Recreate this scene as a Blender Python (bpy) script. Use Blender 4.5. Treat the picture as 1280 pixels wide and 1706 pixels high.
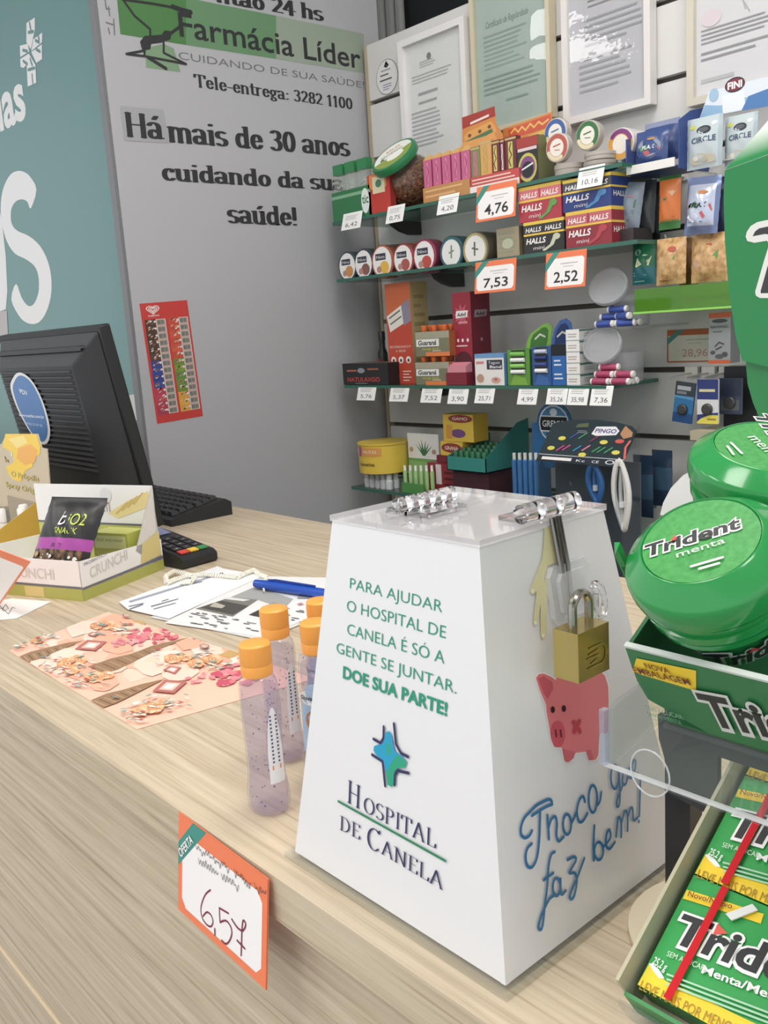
import bpy, math, random
from mathutils import Vector as V, Matrix
random.seed(7)
D=bpy.data; SC=bpy.context.scene
for o in list(D.objects): D.objects.remove(o)
COL=SC.collection
PI=math.pi
# ---------------------------------------------------------------- camera
CAM=V((0,0,.26)); FPX=1526.0; YAW=.85536; PIT=-.19548; ROL=-.06503
FW=V((-math.sin(YAW)*math.cos(PIT),math.cos(YAW)*math.cos(PIT),math.sin(PIT)))
R0=V((math.cos(YAW),math.sin(YAW),0)); U0=R0.cross(FW)
RT=math.cos(ROL)*R0+math.sin(ROL)*U0; UP=-math.sin(ROL)*R0+math.cos(ROL)*U0
cd=D.cameras.new('camera'); co=D.objects.new('camera',cd); COL.objects.link(co); SC.camera=co
cd.sensor_fit='VERTICAL'; cd.sensor_height=36; cd.lens=36*FPX/1706; cd.clip_start=.01
co.matrix_world=Matrix(((RT.x,UP.x,-FW.x,CAM.x),(RT.y,UP.y,-FW.y,CAM.y),(RT.z,UP.z,-FW.z,CAM.z),(0,0,0,1)))
# ---------------------------------------------------------------- world, exposure
W=D.worlds.new('world'); SC.world=W; W.use_nodes=True
bg=W.node_tree.nodes['Background']; bg.inputs[0].default_value=(.95,.97,1,1); bg.inputs[1].default_value=.95
SC.view_settings.view_transform='Standard'; SC.view_settings.look='None'; SC.view_settings.gamma=1
SC.cycles.transparent_max_bounces=40
SC.view_settings.exposure=.2; SC.view_settings.use_curve_mapping=False
LAMP=9.3
# ---------------------------------------------------------------- helpers
def ray(px,py): return FW+RT*((px-640)/FPX)-UP*((py-853)/FPX)
def atp(px,py,o,n):
    d=ray(px,py); return CAM+d*((V(o)-CAM).dot(n)/d.dot(n))
def aX(px,py,x): return atp(px,py,(x,0,0),V((1,0,0)))
def aY(px,py,y): return atp(px,py,(0,y,0),V((0,1,0)))
def aZ(px,py,z): return atp(px,py,(0,0,z),V((0,0,1)))
SAT=1.0
def lin(h):
    h=h.lstrip('#'); c=[int(h[i:i+2],16)/255 for i in (0,2,4)]; g=.3*c[0]+.59*c[1]+.11*c[2]; c=[g+(x-g)*SAT for x in c]
    return [x/12.92 if x<.04045 else ((x+.055)/1.055)**2.4 for x in c]+[1]
MC={}
def C(h,rough=.5,metal=0,spec=.5,emit=0,coat=0):
    k=(h,rough,metal,spec,emit,coat,SAT)
    if k in MC: return MC[k]
    m=D.materials.new('paint_'+h); m.use_nodes=True; b=m.node_tree.nodes['Principled BSDF']
    b.inputs['Base Color'].default_value=lin(h); b.inputs['Roughness'].default_value=rough
    b.inputs['Metallic'].default_value=metal; b.inputs['Specular IOR Level'].default_value=spec
    b.inputs['Coat Weight'].default_value=coat
    if emit: b.inputs['Emission Color'].default_value=lin(h); b.inputs['Emission Strength'].default_value=emit
    MC[k]=m; return m
def clear(h='FFFFFF',ior=1.45,rough=.03,body=0,bodycol='FFFFFF'):
    k=('clr',h,ior,rough,body,bodycol)
    if k in MC: return MC[k]
    m=D.materials.new('clear_'+h); m.use_nodes=True; nt=m.node_tree; nt.nodes.clear()
    N=nt.nodes.new; L=nt.links.new
    out=N('ShaderNodeOutputMaterial'); t=N('ShaderNodeBsdfTransparent'); g=N('ShaderNodeBsdfGlossy'); f=N('ShaderNodeFresnel'); x=N('ShaderNodeMixShader')
    t.inputs[0].default_value=lin(h); g.inputs['Roughness'].default_value=rough; f.inputs[0].default_value=ior
    ge=N('ShaderNodeNewGeometry'); iv=N('ShaderNodeMath'); iv.operation='SUBTRACT'; iv.inputs[0].default_value=1; mu=N('ShaderNodeMath'); mu.operation='MULTIPLY'
    L(ge.outputs['Backfacing'],iv.inputs[1]); L(iv.outputs[0],mu.inputs[0]); L(f.outputs[0],mu.inputs[1]); L(mu.outputs[0],x.inputs[0]); L(g.outputs[0],x.inputs[2])
    if body:
        d=N('ShaderNodeBsdfDiffuse'); d.inputs[0].default_value=lin(bodycol); y=N('ShaderNodeMixShader'); y.inputs[0].default_value=body
        L(t.outputs[0],y.inputs[1]); L(d.outputs[0],y.inputs[2]); L(y.outputs[0],x.inputs[1])
    else: L(t.outputs[0],x.inputs[1])
    L(x.outputs[0],out.inputs[0]); MC[k]=m; return m
def noisy(name,h1,h2,scale,rough=.5,stretch=(1,1,1),detail=4,bump=0,lo=.35,hi=.65,h3=None,dist=0):
    m=D.materials.new(name); m.use_nodes=True; nt=m.node_tree; b=nt.nodes['Principled BSDF']; N=nt.nodes.new; L=nt.links.new
    tc=N('ShaderNodeTexCoord'); mp=N('ShaderNodeMapping'); mp.inputs['Scale'].default_value=stretch
    n=N('ShaderNodeTexNoise'); n.inputs['Scale'].default_value=scale; n.inputs['Detail'].default_value=detail; n.inputs['Distortion'].default_value=dist
    r=N('ShaderNodeValToRGB'); r.color_ramp.elements[0].position=lo; r.color_ramp.elements[1].position=hi
    r.color_ramp.elements[0].color=lin(h1); r.color_ramp.elements[1].color=lin(h2)
    if h3: e=r.color_ramp.elements.new((lo+hi)/2); e.color=lin(h3)
    L(tc.outputs['Object'],mp.inputs[0]); L(mp.outputs[0],n.inputs['Vector']); L(n.outputs['Fac'],r.inputs[0]); L(r.outputs[0],b.inputs['Base Color'])
    b.inputs['Roughness'].default_value=rough
    if bump:
        bp=N('ShaderNodeBump'); bp.inputs['Strength'].default_value=bump; bp.inputs['Distance'].default_value=.004
        L(n.outputs['Fac'],bp.inputs['Height']); L(bp.outputs[0],b.inputs['Normal'])
    return m
def wavypane(name,scale,strength,h='FFFFFF'):
    m=clear(h,1.5,.0+strength*1e-4); nt=m.node_tree; N=nt.nodes.new; L=nt.links.new
    if any(n.type=='BUMP' for n in nt.nodes): return m
    m.name=name; n=N('ShaderNodeTexNoise'); n.inputs['Scale'].default_value=scale; n.inputs['Detail'].default_value=2; tc=N('ShaderNodeTexCoord')
    bp=N('ShaderNodeBump'); bp.inputs['Strength'].default_value=strength; bp.inputs['Distance'].default_value=.01
    L(tc.outputs['Object'],n.inputs['Vector']); L(n.outputs['Fac'],bp.inputs['Height'])
    for q in nt.nodes:
        if q.type=='BSDF_GLOSSY': L(bp.outputs[0],q.inputs['Normal'])
    return m
def solidglass(h='FFFFFF'):
    k=('sg',h)
    if k in MC: return MC[k]
    m=D.materials.new('cast_acrylic'); m.use_nodes=True; b=m.node_tree.nodes['Principled BSDF']
    b.inputs['Base Color'].default_value=lin(h); b.inputs['Transmission Weight'].default_value=1; b.inputs['IOR'].default_value=1.49; b.inputs['Roughness'].default_value=.02
    MC[k]=m; return m
class Fr:
    """a flat frame: a along x, b along y, c along the outward normal"""
    def __init__(s,o,x,y): s.o=V(o); s.x=V(x); s.y=V(y); s.n=s.x.cross(s.y).normalized()
    def __call__(s,a,b,c=0): return s.o+s.x*a+s.y*b+s.n*c
    def px(s,px,py):
        q=atp(px,py,s.o,s.n)-s.o
        xx=s.x.dot(s.x); yy=s.y.dot(s.y); xy=s.x.dot(s.y); qx=q.dot(s.x); qy=q.dot(s.y); d=xx*yy-xy*xy
        return ((qx*yy-qy*xy)/d,(qy*xx-qx*xy)/d)
def turned(o,ax=(0,0,1),ang=0,size=1,x=(1,0,0),y=(0,0,1)):
    q=Matrix.Rotation(ang,3,V(ax)); return Fr(o,q@V(x)*size,q@V(y)*size)
TXT={}
def textpolys(s,bold,shear):
    k=(s,bold,shear)
    if k in TXT: return TXT[k]
    cu=D.curves.new('tmp','FONT'); cu.body=s; cu.size=1; cu.offset=bold; cu.shear=shear; cu.resolution_u=3
    ob=D.objects.new('tmp',cu); me=D.meshes.new_from_object(ob)
    v=[(p.co.x,p.co.y) for p in me.vertices]; f=[tuple(p.vertices) for p in me.polygons]
    D.objects.remove(ob); D.curves.remove(cu); D.meshes.remove(me)
    TXT[k]=(v,f); return v,f
def A(cx,cy,rx,ry,a0,a1,n=9):
    return [(cx+rx*math.cos(math.radians(a0+(a1-a0)*i/n)),cy+ry*math.sin(math.radians(a0+(a1-a0)*i/n))) for i in range(n+1)]
G={ # serif glyphs: width, strokes, serif centres
'H':(.72,[[(.14,0),(.14,1)],[(.58,0),(.58,1)],[(.14,.52),(.58,.52)]],[(.14,0),(.14,1),(.58,0),(.58,1)]),
'T':(.62,[[(.31,0),(.31,1)],[(.02,.98),(.6,.98)],[(.04,.98),(.02,.76)],[(.58,.98),(.6,.76)]],[(.31,0)]),
'O':(.74,[A(.37,.5,.29,.48,0,360,20)],[]),
'S':(.52,[A(.26,.74,.19,.24,35,230)+A(.25,.26,.21,.25,60,-150)],[]),
'P':(.6,[[(.14,0),(.14,1)],[(.14,.98)]+A(.3,.74,.2,.24,90,-90)+[(.14,.5)]],[(.14,0),(.1,1)]),
'I':(.3,[[(.15,0),(.15,1)]],[(.15,0),(.15,1)]),
'A':(.72,[[(.08,0),(.34,1)],[(.34,1),(.63,0)],[(.18,.35),(.52,.35)]],[(.08,0),(.63,0)]),
'L':(.56,[[(.14,0),(.14,1)],[(.14,.02),(.52,.02),(.54,.24)]],[(.14,1)]),
'D':(.72,[[(.14,0),(.14,1)],[(.14,.98)]+A(.28,.5,.33,.48,90,-90,14)+[(.14,.02)]],[(.1,0),(.1,1)]),
'E':(.58,[[(.14,0),(.14,1)],[(.5,.82),(.5,.98),(.14,.98)],[(.14,.52),(.42,.52)],[(.14,.02),(.52,.02),(.53,.22)]],[(.1,0),(.1,1)]),
'C':(.68,[A(.37,.5,.29,.48,45,315,18),[(.58,.84),(.6,.98)]],[]),
'N':(.76,[[(.13,0),(.13,1)],[(.13,1),(.61,0)],[(.61,0),(.61,1)]],[(.13,0),(.08,1),(.61,1)]),
'a':(.5,[[(.36,.02),(.36,.48)],A(.2,.48,.16,.2,0,160),A(.19,.19,.13,.18,30,330,12)],[(.42,.02)]),
'm':(.8,[[(.1,0),(.1,.68)],[(.38,0),(.38,.5)],[(.66,0),(.66,.5)],A(.24,.48,.14,.19,0,170),A(.52,.48,.14,.19,0,170)],[(.1,0),(.07,.68),(.38,0),(.66,0)]),
'n':(.54,[[(.1,0),(.1,.68)],[(.4,0),(.4,.5)],A(.25,.48,.15,.19,0,170)],[(.1,0),(.07,.68),(.4,0)]),
'i':(.26,[[(.12,0),(.12,.68)],[(.12,.9),(.12,.96)]],[(.12,0),(.08,.68)]),
's':(.42,[A(.2,.5,.14,.17,40,230)+A(.2,.18,.15,.17,60,-150)],[]),
'd':(.54,[[(.4,0),(.4,1)],A(.23,.34,.15,.33,40,320,14)],[(.44,.01),(.36,1)]),
'e':(.46,[[(.08,.36),(.37,.36)]+A(.23,.36,.15,.31,0,180)+A(.24,.34,.16,.33,180,330)],[]),
'o':(.5,[A(.25,.34,.16,.33,0,360,16)],[]),
'c':(.44,[A(.24,.34,.16,.33,50,320,14),[(.34,.5),(.35,.6)]],[]),
'u':(.54,[[(.1,.68),(.1,.2)]+A(.24,.2,.14,.19,180,350),[(.4,0),(.4,.68)]],[(.06,.68),(.36,.68),(.45,.01)]),
'l':(.27,[[(.13,0),(.13,1)]],[(.13,0),(.09,1)]),
't':(.34,[[(.15,.92),(.15,.15)]+A(.25,.15,.1,.13,180,320),[(.03,.66),(.3,.66)]],[]),
'r':(.4,[[(.11,0),(.11,.68)],A(.26,.46,.14,.2,60,175)],[(.11,0),(.07,.68)]),
'g':(.48,[A(.2,.44,.14,.22,0,360,14),[(.2,.2),(.1,.1),(.3,.02)]+A(.22,-.12,.15,.13,50,-230),[(.32,.6),(.44,.66)]],[]),
'h':(.54,[[(.1,0),(.1,1)],[(.4,0),(.4,.5)],A(.25,.48,.15,.19,0,170)],[(.1,0),(.07,1),(.4,0)]),
'0':(.5,[A(.25,.48,.17,.48,0,360,18)],[]),'1':(.4,[[(.21,0),(.21,.97)],[(.21,.96),(.09,.8)]],[(.21,0)]),
'2':(.48,[A(.23,.7,.16,.26,160,-30)+[(.08,.06),(.42,.06)]],[]),
'3':(.48,[A(.22,.74,.15,.22,150,-90)+A(.22,.26,.17,.26,90,-150)],[]),
'4':(.5,[[(.33,0),(.33,.96),(.05,.3),(.46,.3)]],[(.33,0)]),
'8':(.48,[A(.24,.73,.14,.23,0,360,14),A(.24,.26,.17,.25,0,360,14)],[]),
'!':(.26,[[(.12,.3),(.12,.98)],[(.12,.03),(.12,.06)]],[]),':':(.24,[[(.12,.05),(.12,.1)],[(.12,.5),(.12,.55)]],[]),
'-':(.32,[[(.06,.32),(.26,.32)]],[]),' ':(.26,[],[]),
"'":(.0,[[(-.28,.82),(-.2,.95)]],[]),'~':(.0,[[(-.36,.84),(-.3,.9),(-.24,.84),(-.16,.9)]],[])}
def smooth(P,n=4):
    out=[]; N=len(P)
    for i in range(N):
        a,b,c,d=P[i-1],P[i],P[(i+1)%N],P[(i+2)%N]
        for k in range(n):
            t=k/n; out.append(tuple(.5*((2*b[j])+(-a[j]+c[j])*t+(2*a[j]-5*b[j]+4*c[j]-d[j])*t*t+(-a[j]+3*b[j]-3*c[j]+d[j])*t**3) for j in (0,1)))
    return out
def smo(P,n=3):
    """smooth an open stroke"""
    if len(P)<3: return P
    Q=[P[0]]+list(P)+[P[-1]]; out=[]
    for i in range(1,len(Q)-2):
        a,b,c,d=Q[i-1],Q[i],Q[i+1],Q[i+2]
        for k in range(n):
            t=k/n; out.append(tuple(.5*((2*b[j])+(-a[j]+c[j])*t+(2*a[j]-5*b[j]+4*c[j]-d[j])*t*t+(-a[j]+3*b[j]-3*c[j]+d[j])*t**3) for j in (0,1)))
    return out+[P[-1]]
def hull(P):
    P=sorted(set(P)); 
    def half(P):
        h=[]
        for p in P:
            while len(h)>1 and (h[-1][0]-h[-2][0])*(p[1]-h[-2][1])-(h[-1][1]-h[-2][1])*(p[0]-h[-2][0])<=0: h.pop()
            h.append(p)
        return h
    a=half(P); b=half(P[::-1]); return a[:-1]+b[:-1]
class MB:
    def __init__(s): s.v=[]; s.f=[]; s.m=[]; s.mats=[]; s.off={}
    def mi(s,m):
        if m not in s.mats: s.mats.append(m)
        return s.mats.index(m)
    def add(s,vs,fs,m):
        n=len(s.v); s.v+= [V(p) for p in vs]; k=s.mi(m)
        for f in fs: s.f.append(tuple(n+i for i in f)); s.m.append(k)
        return s
    def poly(s,pts,m): return s.add(pts,[range(len(pts))],m)
    def hexa(s,b,t,m):   # bottom ring, top ring
        n=len(b); return s.add(list(b)+list(t),[tuple(range(n))[::-1],tuple(range(n,2*n))]+[(i,(i+1)%n,n+(i+1)%n,n+i) for i in range(n)],m)
    def box(s,a,b,m,mf=None,mt=None,mr=None):
        (x0,y0,z0),(x1,y1,z1)=a,b
        p=[(x0,y0,z0),(x1,y0,z0),(x1,y1,z0),(x0,y1,z0),(x0,y0,z1),(x1,y0,z1),(x1,y1,z1),(x0,y1,z1)]
        s.add(p,[(3,2,1,0),(2,3,7,6),(3,0,4,7)],m); s.add(p,[(0,1,5,4)],mf or m); s.add(p,[(1,2,6,5)],mr or m); s.add(p,[(4,5,6,7)],mt or m); return s
    def fbox(s,F,a,b,m,mf=None):   # box in a frame's coordinates; +c is the front
        (x0,y0,z0),(x1,y1,z1)=a,b
        p=[F(x,y,z) for z in (z0,z1) for x,y in ((x0,y0),(x1,y0),(x1,y1),(x0,y1))]
        s.add(p,[(3,2,1,0),(0,1,5,4),(1,2,6,5),(2,3,7,6),(3,0,4,7)],m); s.add(p,[(4,5,6,7)],mf or m); return s
    def prism(s,F,pts,c0,c1,m,mf=None):
        n=len(pts); a=[F(x,y,c0) for x,y in pts]; b=[F(x,y,c1) for x,y in pts]
        s.add(a+b,[tuple(range(n))[::-1]]+[(i,(i+1)%n,n+(i+1)%n,n+i) for i in range(n)],m); s.add(b,[tuple(range(n))],mf or m); return s
    def lathe(s,F,prof,m,seg=32,sx=1,sy=1,a0=0,a1=2*PI,mats=None,cap=True):
        # prof: (radius, height along n)
        full=abs(a1-a0-2*PI)<1e-6; k=seg if full else seg+1; rings=[]
        P=[]
        for r,h in prof:
            for i in range(k):
                a=a0+(a1-a0)*i/seg; P.append(F(r*sx*math.cos(a),r*sy*math.sin(a),h))
        base=len(s.v); s.v+=P
        for j in range(len(prof)-1):
            mm=s.mi(mats[j] if mats else m)
            for i in range(seg):
                i2=(i+1)%k; s.f.append((base+j*k+i,base+j*k+i2,base+(j+1)*k+i2,base+(j+1)*k+i)); s.m.append(mm)
        if full and cap:
            if prof[0][0]>1e-6: s.f.append(tuple(base+i for i in range(k))[::-1]); s.m.append(s.mi(mats[0] if mats else m))
            if prof[-1][0]>1e-6: s.f.append(tuple(base+(len(prof)-1)*k+i for i in range(k))); s.m.append(s.mi(mats[-1] if mats else m))
        return s
    def tube(s,path,r,m,seg=8,closed=False):
        path=[V(p) for p in path]; n=len(path); base=len(s.v); k=s.mi(m); up=V((0,0,1)); prev=None
        for i,p in enumerate(path):
            t=(path[(i+1)%n]-path[i-1]) if closed else (path[min(i+1,n-1)]-path[max(i-1,0)])
            t=t.normalized() if t.length>1e-9 else V((0,0,1))
            if prev is None: prev=t.orthogonal().normalized()
            a=(prev-t*prev.dot(t)); a=a.normalized() if a.length>1e-6 else t.orthogonal().normalized(); prev=a; b=t.cross(a)
            rr=r[i] if isinstance(r,(list,tuple)) else r
            for j in range(seg):
                w=2*PI*j/seg; s.v.append(p+a*rr*math.cos(w)+b*rr*math.sin(w))
        for i in range(n if closed else n-1):
            for j in range(seg):
                i2=(i+1)%n; j2=(j+1)%seg; s.f.append((base+i*seg+j,base+i*seg+j2,base+i2*seg+j2,base+i2*seg+j)); s.m.append(k)
        if not closed:
            s.f.append(tuple(base+j for j in range(seg))[::-1]); s.f.append(tuple(base+(n-1)*seg+j for j in range(seg))); s.m+= [k,k]
        return s
    # ---- printing: flat shapes lying on a face, each a hair above the last
    def lift(s,key):
        key.cnt=getattr(key,'cnt',0)+1; key.lv=getattr(key,'lv',.0002)+(.00005 if key.cnt<12 else .000004); return key.lv
    def pr(s,F,pts,m,c=None):
        c=c or s.lift(F); return s.poly([F(x,y,c) for x,y in pts],m)
    def rect(s,F,x0,y0,x1,y1,m,c=None): return s.pr(F,[(x0,y0),(x1,y0),(x1,y1),(x0,y1)],m,c)
    def disc(s,F,x,y,rx,ry,m,n=24,c=None): return s.pr(F,[(x+rx*math.cos(2*PI*i/n),y+ry*math.sin(2*PI*i/n)) for i in range(n)],m,c)
    def text(s,F,t,x0,y0,w,h,m,bold=0,shear=0,c=None,fit=True,slant=0,capfit=True):
        v,f=textpolys(t,bold,shear)
        if not v: return s
        c=c or s.lift(F); xa=min(p[0] for p in v); xb=max(p[0] for p in v); cap=.729
        sx=w/(xb-xa) if w else h/cap
        return s.add([F(x0+(p[0]-xa)*sx,y0+p[1]*h/cap+slant*(p[0]-xa)*sx,c) for p in v],f,m)
    def nib(s,F,lines,nx,ny,m,c=None,k=10):
        c=c or s.lift(F); E=[(nx/2*math.cos(2*PI*i/k+.3),ny/2*math.sin(2*PI*i/k+.3)) for i in range(k)]; q=0
        for L in lines:
            for (xa,ya),(xb,yb) in zip(L[:-1],L[1:]):
                h=hull([(xa+e[0],ya+e[1]) for e in E]+[(xb+e[0],yb+e[1]) for e in E])
                s.poly([F(x,y,c+q*4e-7) for x,y in h],m); q=(q+1)%100
        return s
    def serif(s,F,t,x0,y0,w,h,m,thick=.16,thin=.05,sw=.09,c=None,track=.04):
        x=0; lines=[]; ser=[]
        for ch in t:
            gw,L,S=G[ch]
            for l in L: lines.append([(x+a,b) for a,b in l])
            for a,b in S: ser.append([(x+a-sw,b+(.02 if b<.3 else -.02)),(x+a+sw,b+(.02 if b<.3 else -.02))])
            x+=gw+(track if gw else 0)
        sx=w/x; Q=Fr(F(x0,y0,0),F.x*sx,F.y*h); c=c or s.lift(F)
        s.nib(Q,lines,thick,thin,m,c); s.nib(Q,ser,.03,thin,m,c+2e-5); return s
    def build(s,name,parent=None,bevel=0,flat=False,ang=35):
        root=parent
        while root is not None and root.parent is not None: root=root.parent
        o0=V(root.location) if root is not None else V((0,0,0))
        if root is None and s.v:
            lo=[min(p[i] for p in s.v) for i in range(3)]; hi=[max(p[i] for p in s.v) for i in range(3)]; o0=V(((lo[0]+hi[0])/2,(lo[1]+hi[1])/2,lo[2]))
        me=D.meshes.new(name); me.from_pydata([p-o0 for p in s.v],[],s.f)
        for m in s.mats: me.materials.append(m)
        me.polygons.foreach_set('material_index',s.m)
        if not flat:
            me.polygons.foreach_set('use_smooth',[True]*len(s.f)); me.set_sharp_from_angle(angle=math.radians(ang))
        me.update(); o=D.objects.new(name,me); COL.objects.link(o)
        if parent is not None: o.parent=parent
        else: o.location=o0
        if bevel:
            b=o.modifiers.new('bevel','BEVEL'); b.width=bevel; b.segments=2; b.limit_method='ANGLE'; b.angle_limit=math.radians(40)
        return o
def tag(o,label,cat,group=None,kind=None):
    o['label']=label; o['category']=cat
    if group: o['group']=group
    if kind: o['kind']=kind
    return o
def thing(name,label,cat,loc,group=None):
    o=D.objects.new(name,None); COL.objects.link(o); o.location=V(loc); o.empty_display_size=.02
    return tag(o,label,cat,group)
def dup(root,loc,label,group=None):
    r=root.copy(); COL.objects.link(r); r.location=V(loc)
    if label: r['label']=label
    if group: r['group']=group
    for ch in list(root.children):
        c=ch.copy(); COL.objects.link(c); c.parent=r
        for g in list(ch.children):
            d=g.copy(); COL.objects.link(d); d.parent=c
    return r
def struct(mb,name,**k):
    o=mb.build(name,**k); o['kind']='structure'; return o
WHITE=C('F4F3F2',.45); BLACK=C('17181A',.5); CLEAR=clear(); INK=C('2B2B2D',.7)
XG=-1.5184; YW=1.339; CB=.767; CF=.2185; ZF=-1.0; ZC=1.5
X1,Y1,Z1=V((1,0,0)),V((0,1,0)),V((0,0,1))
# ================================================================ SETTING
wood=D.materials.new('pale_oak_laminate'); wood.use_nodes=True
def mkwood(m,c1,c2,c3):
    nt=m.node_tree; b=nt.nodes['Principled BSDF']; N=nt.nodes.new; L=nt.links.new
    tc=N('ShaderNodeTexCoord'); mp=N('ShaderNodeMapping'); mp.inputs['Scale'].default_value=(1.6,60,60)
    n=N('ShaderNodeTexNoise'); n.inputs['Scale'].default_value=3.2; n.inputs['Detail'].default_value=7; n.inputs['Roughness'].default_value=.6
    r=N('ShaderNodeValToRGB'); e=r.color_ramp.elements; e[0].position=.34; e[0].color=lin(c1); e[1].position=.66; e[1].color=lin(c3); k=e.new(.47); k.color=lin(c2)
    mp2=N('ShaderNodeMapping'); mp2.inputs['Scale'].default_value=(5,230,230); n2=N('ShaderNodeTexNoise'); n2.inputs['Scale'].default_value=2.2; n2.inputs['Detail'].default_value=3
    r2=N('ShaderNodeValToRGB'); r2.color_ramp.elements[0].position=.29; r2.color_ramp.elements[1].position=.41; r2.color_ramp.elements[0].color=(.72,.67,.6,1); r2.color_ramp.elements[1].color=(1,1,1,1)
    mx=N('ShaderNodeMix'); mx.data_type='RGBA'; mx.blend_type='MULTIPLY'; mx.inputs[0].default_value=.8
    L(tc.outputs['Object'],mp.inputs[0]); L(mp.outputs[0],n.inputs['Vector']); L(n.outputs['Fac'],r.inputs[0])
    L(tc.outputs['Object'],mp2.inputs[0]); L(mp2.outputs[0],n2.inputs['Vector']); L(n2.outputs['Fac'],r2.inputs[0])
    L(r.outputs[0],mx.inputs[6]); L(r2.outputs[0],mx.inputs[7]); L(mx.outputs[2],b.inputs['Base Color']); b.inputs['Roughness'].default_value=.5
mkwood(wood,'AF9E87','C2B299','D1C2AB')
m=MB(); m.box((-5,-4,ZF-.02),(3,3,ZF),noisy('floor_tile','A9A7A3','BBB9B5',3,.35)); struct(m,'floor')
m=MB(); m.box((-5,-4,ZC+.06),(3,3,ZC+.1),C('EDEDEB',.9)); struct(m,'ceiling')
# slatted shop wall behind the shelves
slat=C('D6D5D3',.4); dark=C('5A554E',.8)
m=MB(); m.box((XG+.018,YW+.012,ZF),(.9,YW+.03,.8285),dark)
zs=[.8285]+[.718-.11*i for i in range(16)]
for a,b in zip(zs[:-1],zs[1:]):
    m.box((XG+.018,YW,b+.0045),(.9,YW+.0125,a-(.0045 if a<.82 else 0)),slat)
struct(m,'wall_back',bevel=.001)
m=MB(); m.box((XG+.012,YW-.004,ZF),(XG+.018,YW+.034,.8285),C('B0A48C',.6)); struct(m,'trim_1')
# room wall beyond, with a dark opening and pale posts
m=MB(); m.box((-5,2.2,ZF),(3,2.25,ZC+.06),C('C9C7C4',.8)); struct(m,'wall_far')
m=MB(); a=aY(662,0,1.9); b=aY(900,60,1.9); m.box((a.x,1.9,.6),(b.x+.6,1.93,ZC+.05),C('3C3D40',.3)); struct(m,'window_1')
m=MB()
for x0,x1 in ((601,618),(620,634),(637,650),(652,663)):
    a=aY(x0,20,1.86); b=aY(x1,20,1.86); m.lathe(Fr((((a.x+b.x)/2),1.88,ZF),X1,Y1),[((b.x-a.x)/2,0),((b.x-a.x)/2,ZC-ZF+.05)],C('D6D3CE',.5),12)
struct(m,'trim_2')
# grey partition with the shop lettering
GP=Fr((XG,0,0),Y1,Z1)
m=MB(); m.box((XG-.018,CB,ZF),(XG,YW+.05,ZC+.06),C('B4B5B9',.4)); wall_left=struct(m,'wall_left',bevel=.001)
m=MB(); m.box((XG-.02,CB-.006,ZF),(XG-.0005,CB-.0002,ZC+.06),C('77797D',.5)); struct(m,'trim_3')
# teal wall beyond the partition edge
YT=CB+.04; TP=Fr((0,YT,0),X1,Z1)
m=MB(); m.box((-3.6,YT,ZF),(XG-.02,YT+.03,ZC+.06),C('668F90',.4))
wall_teal=struct(m,'wall_teal')
def ptext(m,F,t,bl,br,tl,mat,bold=0,shear=0,serif=None,slant=None,**k):
    a=F.px(*bl); b=F.px(*br); c=F.px(*tl); w=(b[0]-a[0]); h=(c[1]-a[1]); sl=(b[1]-a[1])/w
    if serif: 
        Q=Fr(F(a[0],a[1],0),F.x+F.y*sl,F.y); cc=m.lift(F); m.serif(Q,t,0,0,w,h,mat,c=cc,**serif)
    else: m.text(F,t,a[0],a[1],w,h,mat,bold,shear,slant=sl)
def ppoly(m,F,pts,mat): m.pr(F,[F.px(*p) for p in pts],mat)
def plines(m,F,lines,w,mat,w2=None):
    m.nib(F,[[F.px(*p) for p in L] for L in lines],w,w2 or w,mat)
m=MB(); wt=C('E8E8EA',.4)
S=[(88,868),(120,872),(152,895),(186,962),(157,1058),(140,1025),(115,1012),(85,1020),(62,1050),(55,1095),(62,1140),(90,1172),(150,1200),(205,1250),(245,1330),(262,1420),(258,1510),(235,1585),(205,1630),(170,1645),(130,1635),(95,1600),(58,1520),(82,1440),(110,1510),(140,1550),(165,1550),(185,1520),(198,1470),(195,1400),(175,1350),(130,1315),(80,1290),(45,1245),(20,1180),(5,1090),(8,1000),(25,935),(55,885)]
ppoly(m,TP,smooth([(x/3.047,y/3.047) for x,y in S],3),wt)
O=[(-60,900),(-20,980),(10,1120),(30,1300),(38,1480),(30,1570),(0,1580),(-60,1560)]
ppoly(m,TP,[(x/3.047,y/3.047) for x,y in O],wt)
ptext(m,TP,'las',(2/3.047,660/3.047),(136/3.047,588/3.047),(3/3.047,390/3.047),wt,.03)
for c in ([(135,118),(178,88),(178,150),(158,250),(135,215)],[(170,200),(216,165),(214,215),(160,260)],[(102,232),(142,222),(150,262),(104,290)],[(160,265),(214,225),(215,300),(186,320)],[(104,300),(148,272),(160,300),(122,345),(106,340)],[(150,275),(182,330),(186,420),(142,440),(137,330)]):
    ppoly(m,TP,[(x/3.047,y/3.047) for x,y in c],wt)
tk=C('668F90',.4)
for c in ([(152,118),(158,150)],[(146,165),(170,160)],[(182,205),(200,215)],[(118,255),(140,260)],[(155,300),(165,330)],[(145,355),(178,345)],[(165,380),(168,420)],[(120,310),(140,325)],[(185,250),(205,262)],[(195,180),(200,200)]):
    plines(m,TP,[[(x/3.047,y/3.047) for x,y in c]],.006,tk)
# pale corners of the printed picture low on the teal wall
ppoly(m,TP,[(-60,520),(12,518),(14,560),(-60,570)],C('B9B4B6',.5)); ppoly(m,TP,[(205,660),(236,655),(242,695),(214,705)],C('CFCFCC',.5))
m.build('lettering',wall_teal)
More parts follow.
